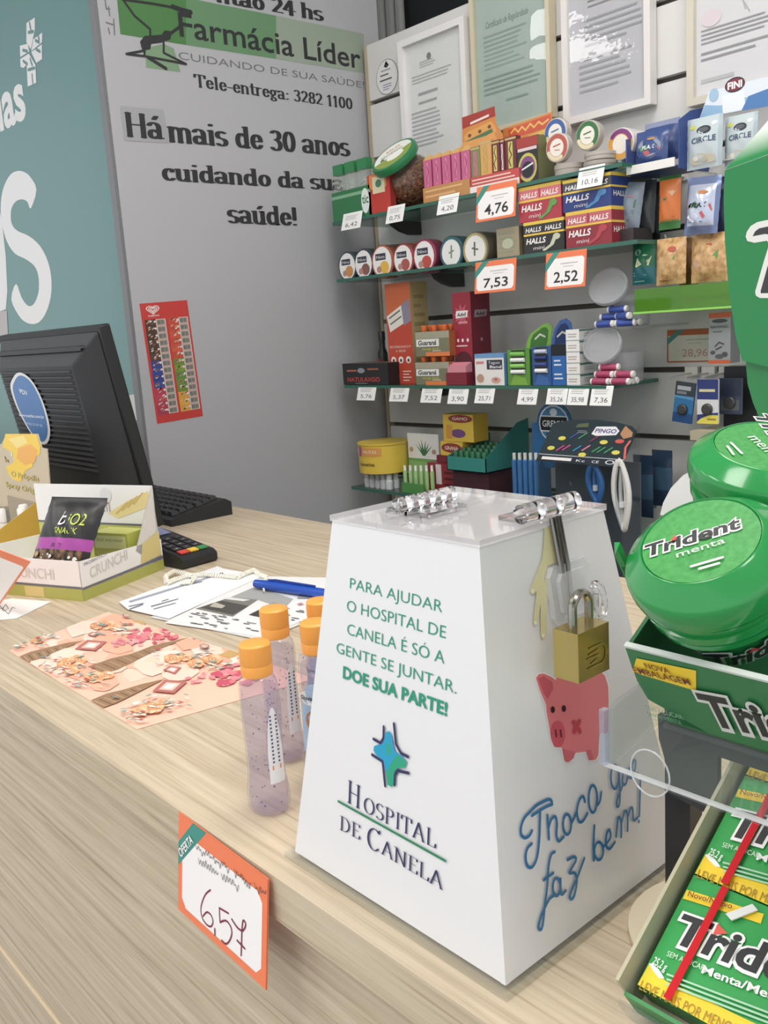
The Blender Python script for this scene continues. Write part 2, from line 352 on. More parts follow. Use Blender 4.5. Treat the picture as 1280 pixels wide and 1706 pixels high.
# shop lettering on the grey partition
m=MB(); g1=C('4F7F4A',.5); g2=C('7E9C7B',.5); g3=C('98A696',.5); dk=C('2E2F31',.6); gl=C('74767A',.6)
sc=2.6667
def q(L): return [(160+x/sc,y/sc) for x,y in L]
ppoly(m,GP,q([(88,-60),(400,-10),(400,200),(108,152)]),g1)
ppoly(m,GP,q([(400,-10),(800,70),(800,262),(400,200)]),C('68906A',.5)); ppoly(m,GP,q([(800,70),(1190,150),(1190,325),(800,262)]),g3)
ppoly(m,GP,q([(220,215),(300,195),(345,215),(375,320),(222,300)]),g2)
ptext(m,GP,'Farmácia Líder',q([(372,160)])[0],q([(1178,306)])[0],q([(372,50)])[0],dk,.012)
ptext(m,GP,'CUIDANDO DE SUA SAÚDE!',q([(368,262)])[0],q([(1192,392)])[0],q([(372,228)])[0],gl,-.004)
ptext(m,GP,'Tele-entrega: 3282 1100',q([(440,385)])[0],q([(1142,486)])[0],q([(440,330)])[0],dk,serif=dict(thick=.16,thin=.07,track=.02))
ppoly(m,GP,q([(105,470),(300,488),(325,636),(125,625)]),C('A6A8AB',.35))
for t,a,b,c in (("Ha'",(132,606),(303,620),(132,500)),('mais de 30 anos',(325,630),(1130,695),(325,540)),('cuidando da sua',(296,800),(1106,848),(296,722)),("sau'de!",(588,990),(900,1003),(588,905)),("nta~o 24 hs",(535,8),(1012,95),(535,-62))):
    if t=='mais de 30 anos': c=(325,532)
    ptext(m,GP,t,q([a])[0],q([b])[0],q([c])[0],dk,serif=dict(thick=.19,thin=.06,track=.01))
for L,w in (([(120,0),(170,70),(240,130),(240,160)],.004),([(130,0),(240,15),(350,35)],.004),([(300,190),(300,235),(400,285),(215,250)],.004),([(215,250),(135,240),(215,225),(215,245)],.004),([(230,255),(310,305)],.006),([(380,40),(370,120),(330,150)],.005),([(340,30),(380,45),(420,55)],.008)):
    plines(m,GP,[q(L)],w,dk)
ppoly(m,GP,q([(195,185),(215,160),(290,155),(305,135),(335,140),(330,175),(290,190),(245,195),(240,220),(205,225)]),dk)
plines(m,GP,[q([(40,0),(45,40),(60,40)]),q([(55,30),(60,70)]),q([(45,100),(75,110)]),q([(78,85),(82,155)]),q([(55,125),(60,150)])],.002,gl)
m.build('lettering',wall_left)
# ================================================================ COUNTER
ct=thing('counter','long pale oak laminate counter with plank front','counter',(-1,.5,ZF))
m=MB(); m.box((-3.2,CF,-.025),(1.2,CB-.003,0),wood); m.build('countertop',ct,bevel=.0008)

# red ice cream list stuck to the partition
def flyer():
    c=[GP.px(*p) for p in ((262,706),(338,693),(313,499),(233,506))]
    o=GP(*c[0],.0004); ux=GP(*c[1],.0004)-o; uy=GP(*c[3],.0004)-o; uy=uy-ux*uy.dot(ux)/ux.dot(ux); w,h=ux.length,uy.length
    F=Fr(o,ux.normalized(),uy.normalized()); m=MB(); m.fbox(F,(0,0,-.0003),(w,h,.0002),C('C8413D',.4)); Q=Fr(F(0,0,0),F.x*w,F.y*h)
    rr=random.Random(12)
    for col,(x0,cs) in enumerate(((.05,('4A3A34','4A3A34','4A3A34','54403A','4A3A34','5A4540','3A4A8E','3A4A9A','34448A','3F4E96','B8405A','C04A62','B04058','A83E5E')),(.53,('C8503E','C8503E','D05A44','C8503E','D2604A','C8503E','6E8A3E','7E9A3E','5E8A4A','6A8E44','6E8A3E','D8A04A','DCA84E','D8A04A')))):
        for r in range(14):
            v=.865-.057*r
            m.rect(Q,x0,v-.057,x0+.22,v,C(cs[r],.4),.00052)
            for k in range(4): 
                u_=x0+.03+.15*rr.random(); w_=v-.05+.035*rr.random(); m.pr(Q,[(u_,w_),(u_+.05,w_+.012),(u_+.04,w_+.02),(u_-.01,w_+.01)],C(('E8E0D8','8A5A48','D89A6A','C8B0A8')[k],.4),.00058)
            m.disc(Q,x0+.2,v-.02,.022,.009,C('EFE6DE',.4),10,.00062)
            m.rect(Q,x0+.225,v-.055,x0+.43,v-.002,C('DAD3CB',.4),.00054); m.rect(Q,x0+.245,v-.050,x0+.41,v-.007,C('8E8A84',.5),.0006)
            m.rect(Q,x0+.26,v-.044,x0+.31,v-.014,C('77736E',.5),.00066); m.rect(Q,x0+.34,v-.042,x0+.38,v-.016,C('7C7872',.5),.00066)
    wh=C('F0DEDA',.4)
    for k in (1,.66,.36): m.nib(Q,[[(.25+.13*k*math.sin(t)**3,.945+.0024*k*(13*math.cos(t)-5*math.cos(2*t)-2*math.cos(3*t)-math.cos(4*t))) for t in [2*PI*i/24 for i in range(25)]]],.022,.006,wh,.0006)
    m.text(Q,'KIBON',.14,.888,.22,.013,wh,.02,c=.0006)
    tag(m.build('price_poster',flat=True),'narrow red ice cream price poster stuck on the grey partition above the keyboard','poster')
flyer()
# ================================================================ CEILING LAMPS
def lamp(x,y,sx,sy,label):
    t=thing('ceiling_light',label,'lamp',(x,y,ZC),'square ceiling lights')
    m=MB(); m.box((x-sx/2-.015,y-sy/2-.015,ZC+.002),(x+sx/2+.015,y+sy/2+.015,ZC+.06),C('E8E8E8',.5)); m.build('frame',t)
    m=MB(); m.box((x-sx/2,y-sy/2,ZC),(x+sx/2,y+sy/2,ZC+.0019),C('FFFBF7',.5,emit=LAMP)); m.build('diffuser',t)
lamp(-2.85,-1.21,.38,.37,'square ceiling light over the shop floor, mirrored in the plastic wrapped document')
lamp(-2.72,-.74,.42,.24,'small oblong ceiling light, mirrored in the gold framed document')
lamp(-1.5,-1.1,.6,.6,'large ceiling light left above the customer side of the counter')
lamp(-.35,-.7,.6,.6,'large ceiling light directly over the customer side of the counter')
lamp(.75,-.1,.5,.5,'ceiling light right above the counter end')
lamp(-.42,.62,.62,.62,'unseen ceiling light added over the staff side to brighten the grey partition')  # added lamp, placed and enlarged to lift the grey partition and shelf wall
def zup(x,y,py):
    q=V((x,y,0))-CAM; k=(853-py)/FPX; return (k*q.dot(FW)-q.dot(UP))/(UP.z-k*FW.z)
class Bulge:
    def __init__(s,F,w,h,b,x0=0,y0=0): s.F=F; s.w=w; s.h=h; s.b=b; s.x0=x0; s.y0=y0; s.n=F.n; s.x=F.x; s.y=F.y; s.o=F.o
    def amt(s,a,b):
        u=min(max((a-s.x0)/s.w,0),1); v=min(max((b-s.y0)/s.h,0),1)
        return s.b*(max(0,math.sin(PI*u))**.55)*(max(0,math.sin(PI*min(1,max(0,(v-.06)/.88))))**.5)
    def __call__(s,a,b,c=0): return s.F(a,b,c+s.amt(a,b))
def pouch(m,F,w,h,b,fn,back,nu=12,nv=16,crimp=.0):
    """a filled bag: bulged front and back meeting at crimped edges; fn(u,v) gives the material"""
    B=Bulge(F,w,h,b)
    for side in (1,-1):
        g=[[F(w*i/nu+(.006*math.sin(j*2.3)*w if i in(0,nu) else 0),h*j/nv+crimp*h*math.sin(i*1.9)*(j in(0,nv)),side*(B.amt(w*i/nu,h*j/nv)*(1+.12*math.sin(i*1.3+j*.9))+.0002)) for i in range(nu+1)] for j in range(nv+1)]
        for j in range(nv):
            for i in range(nu):
                p=[g[j][i],g[j][i+1],g[j+1][i+1],g[j+1][i]]
                m.poly(p if side>0 else p[::-1],fn((i+.5)/nu,(j+.5)/nv) if side>0 else back)
    # weld
    return B
def weld(o,d=.00005):
    import bmesh
    b=bmesh.new(); b.from_mesh(o.data); bmesh.ops.remove_doubles(b,verts=b.verts,dist=d); b.to_mesh(o.data); b.free()
    o.data.polygons.foreach_set('use_smooth',[True]*len(o.data.polygons)); return o
# ---------------------------------------------------------------- lower counter front
m=MB(); a=aY(0,1575,CF+.012)
m.box((-3.2,CF+.012,a.z),(1.2,CF+.03,-.0255),wood); ct_low=a.z
m.build('front_panel',ct,bevel=.0008)
m=MB(); m.box((-3.2,CF+.0105,a.z-.0035),(1.2,CF+.03,a.z-.0005),C('E6D3B2',.4)); m.build('edge_strip',ct)
m=MB(); m.box((-3.2,CF+.016,ZF),(1.2,CF+.034,a.z-.004),wood); m.build('lower_panel',ct)
m=MB(); m.box((1.18,CF+.04,ZF),(1.2,CB-.02,-.026),wood); m.build('end_panel',ct)
# ================================================================ DONATION BOX
bx0,bx1,by0,by1=-.3578,-.217,.2361,.367; BZ=.003; BT=.1735
tx0,tx1,ty0,ty1=-.3363,-.2425,.2596,.343
db=thing('donation_box','white tapered hospital donation box with clear lid standing on the counter','donation box',((bx0+bx1)/2,(by0+by1)/2,0))
m=MB(); m.box((bx0-.004,by0-.004,0),(bx1+.004,by1+.004,BZ),clear('F6F8F7',1.49,.05,.08,'E8E8E0')); m.build('base_plate',db,bevel=.0005)
b=[(bx0,by0),(bx1,by0),(bx1,by1),(bx0,by1)]; t=[(tx0,ty0),(tx1,ty0),(tx1,ty1),(tx0,ty1)]
FF=Fr((bx0,by0,BZ),X1,V((0,ty0-by0,BT-BZ)).normalized()); RF=Fr((bx1,by0,BZ),Y1,V((tx1-bx1,0,BT-BZ)).normalized())
bodyw=C('E5E5E7',.22); bodyr=C('EFEFEF',.22)
names=('front_panel','side_panel','back_panel','side_panel')
ctr=V(((bx0+bx1)/2,(by0+by1)/2,0)); th=.0025
for i in range(4):
    j=(i+1)%4; B=[V((*b[i],BZ)),V((*b[j],BZ)),V((*t[j],BT)),V((*t[i],BT))]
    n=(B[1]-B[0]).cross(B[3]-B[0]).normalized(); mm=MB()
    mm.hexa([p-n*th for p in B],B,bodyw); mm.build(names[i],db)
def k3(L): return [(480+x/2.942,940+y/2.942) for x,y in L]
def k4(L): return [(800+x/2.842,1080+y/2.842) for x,y in L]
def k3p(x,y): return k3([(x,y)])[0]
grn=C('1E9474',.4); nav=C('2A2C5A',.45)
m=MB()
for s,a,bb,c,bo in (('PARA AJUDAR',(305,118),(757,237),(305,62),0),('O HOSPITAL DE',(290,228),(775,364),(290,170),0),('CANELA É SÓ A',(292,343),(768,488),(292,285),0),('GENTE SE JUNTAR.',(240,432),(828,635),(240,377),0),('DOE SUA PARTE!',(272,555),(783,743),(272,495),.03)):
    ptext(m,FF,s,k3p(*a),k3p(*bb),k3p(*c),grn,bo-.008 if not bo else bo)
m.build('slogan',db)
m=MB()
sk=dict(thick=.1,thin=.035,sw=.09)
ptext(m,FF,'H',k3p(292,1163),k3p(362,1203),k3p(292,1052),nav,serif=sk)
ptext(m,FF,'OSPITAL',k3p(372,1210),k3p(732,1394),k3p(372,1132),nav,serif=sk)
ptext(m,FF,'DE',k3p(257,1298),k3p(362,1352),k3p(257,1228),nav,serif=sk)
ptext(m,FF,'C',k3p(388,1385),k3p(462,1420),k3p(388,1275),nav,serif=sk)
ptext(m,FF,'ANELA',k3p(462,1415),k3p(768,1598),k3p(462,1342),nav,serif=sk)
plines(m,FF,[k3([(252,1160),(778,1452)])],.0011,C('1F7F57',.4))
m.build('hospital_name',db)
m=MB()
ppoly(m,FF,k3([(485,825),(500,815),(512,830),(522,880),(530,915),(560,935),(588,965),(582,995),(545,998),(530,1010),(528,1070),(515,1090),(495,1080),(485,1010),(475,965),(440,935),(425,910),(428,890),(455,880),(475,870)]),C('1F9BC4',.4))
ppoly(m,FF,k3([(540,930),(588,965),(582,995),(545,998),(530,1010),(528,1070),(515,1090),(495,1080),(487,1020),(505,985),(520,960)]),C('24A07C',.4))
ppoly(m,FF,k3([(490,880),(505,870),(512,920),(500,940),(488,925)]),C('2AA28A',.4))
plines(m,FF,[k3(L) for L in ([(475,795),(474,850),(460,875),(425,855)],[(525,780),(535,880),(560,925),(595,942)],[(418,932),(470,965),(482,1085)],[(597,1022),(545,1010),(530,1030),(528,1080)])],.0014,nav)
m.build('cross_emblem',db)
# right face: pig, glove, script
pig=C('E07A80',.35); pigd=C('C85864',.4)
m=MB()
ppoly(m,RF,k4([(258,138),(272,118),(302,114),(338,130),(354,143),(370,110),(395,92),(480,84),(562,95),(594,126),(610,178),(612,262),(610,400),(590,410),(574,404),(566,422),(562,508),(547,533),(508,534),(497,495),(452,500),(443,524),(415,546),(394,540),(381,474),(348,473),(331,432),(321,370),(308,300),(306,265),(281,212)]),C('F4EFEF',.4))
ppoly(m,RF,k4([(262,140),(275,122),(300,120),(335,135),(355,150),(370,115),(395,95),(480,88),(560,100),(590,130),(605,180),(607,260),(605,330),(605,395),(590,405),(572,400),(562,420),(558,505),(545,528),(512,530),(500,490),(450,495),(440,520),(415,540),(398,535),(385,470),(350,468),(335,430),(325,370),(312,300),(310,265),(285,210)]),pig)
ppoly(m,RF,k4([(270,142),(300,132),(340,160),(345,190),(318,240),(300,215)]),pigd)
ppoly(m,RF,k4([(590,340),(605,335),(605,395),(590,405),(574,398)]),pigd)
ppoly(m,RF,k4([(385,475),(445,490),(440,520),(415,540),(398,535)]),C('CC6670',.4)); ppoly(m,RF,k4([(500,490),(520,480),(535,528),(512,530)]),C('CC6670',.4))
sn=[(365+34*math.cos(a*PI/8),405+62*math.sin(a*PI/8)) for a in range(16)]; ppoly(m,RF,k4(sn),C('C95663',.4))
for x in (340,392): ppoly(m,RF,k4([(x+10*math.cos(a*PI/6),290+16*math.sin(a*PI/6)-(5 if x>350 else 0)) for a in range(12)]),C('3A1A1E',.3))
for x in (352,375): plines(m,RF,[k4([(x,388),(x+4,415)])],.0011,C('6E2430',.4))
plines(m,RF,[k4([(438,350),(468,392)]),k4([(466,345),(440,395)])],.0022,C('B93E4C',.4))
m.build('pig_picture',db)
def k5(L): return [(870+x/5.684,860+y/5.684) for x,y in L]
m=MB(); gv=C('DCD6AA',.4)
ppoly(m,RF,k5([(200,110),(340,70),(380,250),(415,390),(230,470),(190,600),(130,700),(105,735),(75,738),(62,705),(70,670),(125,540),(175,420),(190,300)]),gv)
ppoly(m,RF,k5([(135,560),(205,520),(180,760),(150,900),(138,1010),(115,1035),(92,1015),(95,960),(120,760)]),gv)
ppoly(m,RF,k5([(170,640),(235,560),(225,800),(222,1000),(215,1140),(188,1162),(165,1140),(160,960)]),gv)
for x,y in ((88,708),(115,1008),(190,1128)): ppoly(m,RF,k5([(x+13*math.cos(a*PI/6),y+20*math.sin(a*PI/6)) for a in range(12)]),C('EFECD8',.4))
m.build('hand_picture',db)
blu=C('2B74A6',.35)
def el(x,y,rx,ry,n=14): return [(x+rx*math.cos(2*PI*i/n),y+ry*math.sin(2*PI*i/n)) for i in range(n+1)]
scr=[[(335,738),(332,720),(318,714),(295,724),(262,742),(235,768),(205,800),(189,840),(188,878),(206,896),(228,884),(240,862)],[(335,738),(300,752),(240,790)],[(278,768),(277,830),(274,900),(264,985),(242,1033),(218,1028),(209,985),(218,945),(238,924)],
[(313,790),(317,850),(320,902)],[(318,850),(330,810),(350,795),(358,830),(355,880),(366,912),(390,890)],el(406,832,19,48),[(425,830),(440,800),(452,770)],[(490,725),(482,700),(465,715),(452,770),(462,818),(482,815),(502,780)],el(528,712,20,64),[(545,745),(560,725),(568,680)],
el(632,608,19,56),[(650,572),(656,690),(652,742),(642,746),(643,715),(672,640)],[(670,590),(668,640),(686,636),(700,565),(702,612),(720,602)],[(720,602),(731,545),(722,528),(711,565),(724,606),(740,590)],
[(347,962),(330,975),(318,1030),(312,1120),(300,1220),(290,1310),(280,1330),(270,1315),(285,1262),(322,1185),(352,1165)],[(295,1095),(340,1062)],el(356,1128,18,42),[(374,1090),(378,1162),(400,1145)],[(408,1000),(440,985),(447,1005),(416,1060),(442,1062),(452,1100),(440,1168),(425,1186),(419,1162),(452,1088),(487,992)],
[(535,838),(531,920),(533,1002)],el(556,958,21,42),[(575,940),(590,925),(612,892),(606,858),(592,880),(590,930),(608,948),(632,915)],[(638,890),(645,812),(655,800),(662,830),(662,892)],[(662,830),(676,776),(686,770),(692,800),(692,862)],[(692,800),(706,756),(716,760),(720,812),(740,800)],[(753,612),(748,792)],[(745,816),(746,820)]]
m=MB(); plines(m,RF,[k4(smo(L)) for L in scr],.00135,blu); m.build('script_lettering',db)
# folded notes inside, clear lid, hinge, hasp
m=MB(); m.box((bx0+.008,by0+.008,.004),(bx1-.008,by1-.008,.02),C('DAD5D2',.6)); m.build('notes_pile',db); m=MB(); m.add([(tx0+.01,ty0+.03,.12),(tx0+.05,ty0+.028,.125),(tx0+.05,ty0+.07,.122),(tx0+.01,ty0+.07,.128)],[(0,1,2,3)],C('E3A9A2',.6)); m.build('banknotes',db)
acr=clear('FBFBFC',1.49,.04,.34,'F6F4F5'); acr2=solidglass('FFFFFF')  # acr: the lid's white reflections are put into a pale body colour
sx=tx0+.033
m=MB(); m.box((tx0-.0008,ty0-.0008,BT),(sx-.0006,ty1+.001,BT+.0028),acr); m.build('fixed_top',db,bevel=.0003)
m=MB(); m.box((sx,ty0-.0008,BT),(tx1+.001,ty1+.001,BT+.0028),acr); m.build('lid',db,bevel=.0003)
hz=BT+.0028
hc=aZ(672,832,hz+.004); m=MB()
m.box((sx-.013,hc.y-.013,hz),(sx+.001,hc.y+.013,hz+.0025),acr2); m.box((sx-.0005,hc.y-.013,hz),(sx+.014,hc.y+.013,hz+.0025),acr2)
for i in range(5):
    m.lathe(Fr((sx,hc.y-.018+i*.0073,hz+.0055),Z1,X1),[(.0001,0),(.0036,.0003),(.0036,.0066),(.0001,.0069)],acr2,14)
m.box((sx-.013,hc.y-.0135,hz-.012),(sx+.01,hc.y-.0125,hz+.001),acr2)
m.build('hinge',db)
# hasp knuckle on the lid edge, steel pins, plate
ha=aZ(862,858,hz+.004); hb=aZ(955,833,hz+.004); hx=tx1-.004
m=MB(); L=hb.y-ha.y
for i in range(3): m.lathe(Fr((hx,ha.y+L*i/3,hz+.0042),Z1,X1),[(.0001,0),(.0042,.0004),(.0042,L/3-.0008),(.0001,L/3-.0004)],acr2,16)
m.box((hx-.014,ha.y+.002,hz),(hx,hb.y-.002,hz+.002),acr2)
m.build('clasp_barrel',db)
steel=C('8A8783',.22,1)
p0=RF.px(912,870); p1=RF.px(933,1020); p2=RF.px(925,940); hw=RF.px(975,950)[0]
m=MB()
for dx in (0,.0042): m.tube([RF(p0[0]+dx,p0[1]+.002,.003),RF(p2[0]+dx,p2[1],.003),RF(p1[0]+dx,p1[1],.0036)],.0014,steel,8)
m.build('clasp_pin',db)
c0=RF.px(905,955); c1=RF.px(978,1020)
m=MB(); xs0,xs1=c0[0],RF.px(972,940)[0]; ys1,ys0=RF.px(905,948)[1],RF.px(935,1040)[1]
oc=[(xs0+.003,ys0),(xs1-.003,ys0),(xs1,ys0+.004),(xs1,ys1-.004),(xs1-.003,ys1),(xs0+.003,ys1),(xs0,ys1-.004),(xs0,ys0+.004)]
acr3=clear('FAFBFC',1.75,.05,.3,'FFFFFF'); m.prism(RF,oc,.0006,.0034,acr3); inn=[(xs0+(x-xs0)*.74+(xs1-xs0)*.13,ys0+(y-ys0)*.74+(ys1-ys0)*.13) for x,y in oc]; m.prism(RF,inn,.0034,.0056,acr3)
m.build('clasp_plate',db)
rc=RF.px(977,1000); m=MB()
sy=Fr(RF(rc[0],rc[1],.0075),RF.x,RF.n)
m.tube([RF(rc[0]+.0048*math.cos(a*PI/10),rc[1]+.0078*math.sin(a*PI/10),.0062) for a in range(20)],.0014,acr2,8,True)
m.box(RF(rc[0]-.006,rc[1]-.003,.004),RF(rc[0]+.001,rc[1]+.003,.0065),acr2)
m.build('clasp_eye',db)
# ================================================================ PADLOCK
brass=C('CDB877',.24,1); xf=-.2105; xb=-.2228
P=[aX(*p,xf) for p in ((966,1140),(1017,1113),(1013,1036),(962,1058))]
ly0,ly1=(P[0].y+P[3].y)/2,(P[1].y+P[2].y)/2; lz0=(P[0].z+P[1].z)/2; lz1=(P[2].z+P[3].z)/2
pk=thing('padlock','brass padlock hanging from the clear clasp of the donation box','padlock',((xf+xb)/2,(ly0+ly1)/2,lz0))
m=MB(); m.box((xb,ly0,lz0),(xf,ly1,lz1),brass); m.build('body',pk,bevel=.0009)
LF=Fr((xf+.0001,ly0,lz0),Y1,Z1); lw=ly1-ly0; lh=lz1-lz0
m=MB(); em=C('D0BE78',.3,1)
m.nib(LF,[[(lw*.3,lh*.22),(lw*.72,lh*.22)]+A(lw*.72,lh*.42,lw*.16,lh*.2,-90,90)+[(lw*.35,lh*.62)],[(lw*.28,lh*.42),(lw*.66,lh*.42)],[(lw*.34,lh*.5),(lw*.64,lh*.53)],[(lw*.4,lh*.3),(lw*.6,lh*.34)]],.0008,.0008,em); m.build('engraved_emblem',pk)
m=MB(); xm=(xf+xb)/2; ys0_,ys1_=ly0+lw*.24,ly1-lw*.22; ztop=aX(975,985,xm).z; r=(ys1_-ys0_)/2
m.tube([(xm,ys0_,lz1-.002),(xm,ys0_,ztop-r)]+[(xm,(ys0_+ys1_)/2+r*math.cos(a),ztop-r+r*math.sin(a)) for a in [PI-PI*i/10 for i in range(1,10)]]+[(xm,ys1_,ztop-r),(xm,ys1_,lz1-.002)],.0019,C('A7A29A',.2,1),10); m.build('shackle',pk)
# ================================================================ SANITISER BOTTLES
gel=clear('F6F4F8',1.45,.05,.1,'E0DCE4')
def bottle(x,y,lab,rot=0,front=False):
    t=thing('sanitizer_bottle',lab,'bottle',(x,y,0),'hand gel bottles beside the donation box')
    F=turned((x,y,.0004),(0,0,1),rot,1,(1,0,0),(0,1,0)); S=1.0; sy=.86
    prof=[(.006,.0),(.0118,.0006),(.0132,.003),(.0135,.008),(.0131,.014),(.0121,.019),(.0116,.024),(.0117,.034),(.0121,.05),(.0124,.064),(.0121,.073),(.0108,.0775),(.0092,.0795),(.0085,.0805)]
    m=MB(); m.lathe(F,prof,gel,28,1,sy); m.build('bottle_body',t,ang=60)
    m=MB(); m.lathe(F,[(r*.9,h*.98+.001) for r,h in prof[1:-3]],clear('F6F3F8',1.1,.3,.1,'D6CFDC'),20,1,sy)
    m.build('gel',t,ang=60)
    m=MB(); dark=C('5B4C86',.4); lt=C('E9E6F2',.4)
    rr=random.Random(5)
    for k in range(110):
        a=rr.uniform(0,2*PI); h=rr.uniform(.004,.074); s=rr.uniform(.00025,.00055)*(1.4 if h<.02 else 1)
        m.disc(Fr(F(.0112*math.cos(a),.0112*sy*math.sin(a),h),F.x*-math.sin(a)+F.y*math.cos(a),F.n),0,0,s,s,lt if k%4==0 else dark,6,.0002)
    o=m.build('beads',t); o['kind']='stuff'
    class Cyl:
        def __init__(s,a0): s.a0=a0; s.n=F.n
        def __call__(s,a,b,c=0):
            r=.0126+c; w=s.a0+a/.0122; return F(r*math.cos(w),r*sy*math.sin(w),b)
    m=MB()
    def wrap(Q,u0,u1,v0,v1,mat,c,shape=None):
        n=10
        for i in range(n):
            a,b=u0+(u1-u0)*i/n,u0+(u1-u0)*(i+1)/n
            lo=lambda u:v0; hi=(lambda u:v0+(v1-v0)*shape((u-u0)/(u1-u0))) if shape else (lambda u:v1)
            m.poly([Q(a,lo(a),c),Q(b,lo(b),c),Q(b,hi(b),c),Q(a,hi(a),c)],mat)
    Q=Cyl(math.radians(-28)); sh=lambda u:.42+.58*math.sin(PI*min(1,max(0,u))**.9)**.7
    wrap(Q,0,.0105,.02,.064,C('E9E9EE',.4),.0002,sh)
    for k in range(13):
        h=.032+k*.0022; m.poly([Q(.0025,h,.0004),Q(.0075,h,.0004),Q(.0075,h+.0011,.0004),Q(.0025,h+.0011,.0004)],C('4A5068',.5))
    m.poly([Q(.002,.028,.0004),Q(.008,.028,.0004),Q(.008,.0305,.0004),Q(.002,.0305,.0004)],C('E88A55',.5))
    m.build('back_label',t)
    if not front: wrap=lambda *a:None
    m=MB(); Q=Cyl(math.radians(-85))
    wrap(Q,-.011,.011,.02,.064,C('A9C4DE',.4),.0002,lambda u:.5+.5*math.sin(PI*u)**.6)
    if front: m.disc(Q,-.002,.055,.0075,.0045,C('F2F2F2',.4),20,.0006); m.text(Q,'Giovanna',-.0085,.0538,.013,.0026,C('1C2140',.5),.02,c=.0009)
    if front: m.disc(Q,-.001,.041,.005,.0062,C('B98A6E',.5),16,.0006); m.disc(Q,.001,.03,.006,.004,C('E38B4C',.5),16,.0007)
    if front: m.build('front_label',t)
    m=MB(); cap=C('F2A64C',.32); F2=Fr(F(0,0,.0795),F.x,F.y)
    m.lathe(F2,[(.0078,0),(.0087,.0006),(.0089,.006),(.0086,.0066),(.0088,.0072),(.009,.013),(.0088,.0175),(.0079,.0185),(.0072,.0187)],cap,26); m.build('cap',t)
    return t
bottle(-.4085,.2555,'clear hand gel bottle with orange cap nearest the counter edge')
bottle(-.4535,.2995,'clear hand gel bottle with orange cap standing behind the nearest one',.1)
p=aZ(524,1036,.098); bottle(p.x,p.y,'hand gel bottle half hidden by donation box with round front label facing out',.45,True)
p=aZ(533,1000,.098); bottle(p.x,p.y,'rearmost hand gel bottle, only cap showing beside the donation box',.3,True)
# ================================================================ OFFER CARD ON COUNTER EDGE
ORG=C('EE7F55',.45); TEAL=C('3F8F83',.45)
def offer(m,F,w,h,b=.05,band=.17,teal=True,c=None,label=True):
    m.rect(F,0,0,w,h,ORG,c)
    r=.05*w; m.pr(F,[(b*w+r,b*w),(w-b*w-r,b*w),(w-b*w,b*w+r),(w-b*w,h-band*h-r),(w-b*w-r,h-band*h),(b*w+r,h-band*h),(b*w,h-band*h-r),(b*w,b*w+r)],C('F6F2F1',.4))
    if teal:
        m.pr(F,[(0,h*.46),(0,h*.7),(w*.18,h),(w*.34,h)],TEAL)
card=thing('offer_card','orange bordered handwritten offer card hanging from the counter front edge','price card',(-.4,.214,-.03))
m=MB(); F=Fr((-.4445,.2105,-.058),V((.0915,-.002,-.0008)).normalized(),V((0,.0074,.058)).normalized()); w,h=.0915,.0582
m.fbox(F,(0,0,-.0006),(w,h,0),ORG); offer(m,F,w,h); m.build('card_sheet',card)
m=MB(); Q=Fr(F(w*.045,h*.56,0),F.x*.62+F.y*.78,F.y*.62-F.x*.78); Q=Fr(Q.o,(F.x*(.18*w)+F.y*(.3*h)).normalized(),(F.y*(.18*w)-F.x*(.3*h)).normalized())
m.text(Q,'OFERTA',0,.0003,.0205,.0052,WHITE,.02,c=.0009); m.build('ribbon_lettering',card)
def kc(L): return [(280+x/5.02,1330+y/5.02) for x,y in L]
m=MB(); mar=C('7B2A3C',.5)
for L in ([(360,765),(320,800),(290,870),(280,930),(292,1000),(330,1055),(365,1070),(382,1030),(365,975),(330,950),(298,985)],[(512,960),(435,915),(438,990),(442,1035)],[(442,1035),(490,1020),(530,1070),(540,1130),(520,1190),(490,1215),(455,1185)],[(540,1008),(580,1070),(625,1105),(650,1080),(655,1040),(635,1020),(625,1100),(622,1200),(618,1310)],[(585,1185),(650,1255)],[(398,1088),(400,1140)]):
    plines(m,F,[kc(smo(L) if len(L)>4 else L)],.0011,mar)
for x0,y0,x1,y1,n in ((240,405,520,590,13),(565,615,700,720,7),(730,730,830,800,4),(262,500,430,630,8),(455,630,600,745,6)):
    plines(m,F,[kc([(x0+(x1-x0)*i/(2*n),y0+(y1-y0)*i/(2*n)+(18 if i%2 else -14)*random.choice((.3,.7,1.1,1.7,2.2))) for i in range(2*n+1)])],.0004,C('4A4448',.6))
m.build('handwriting',card)
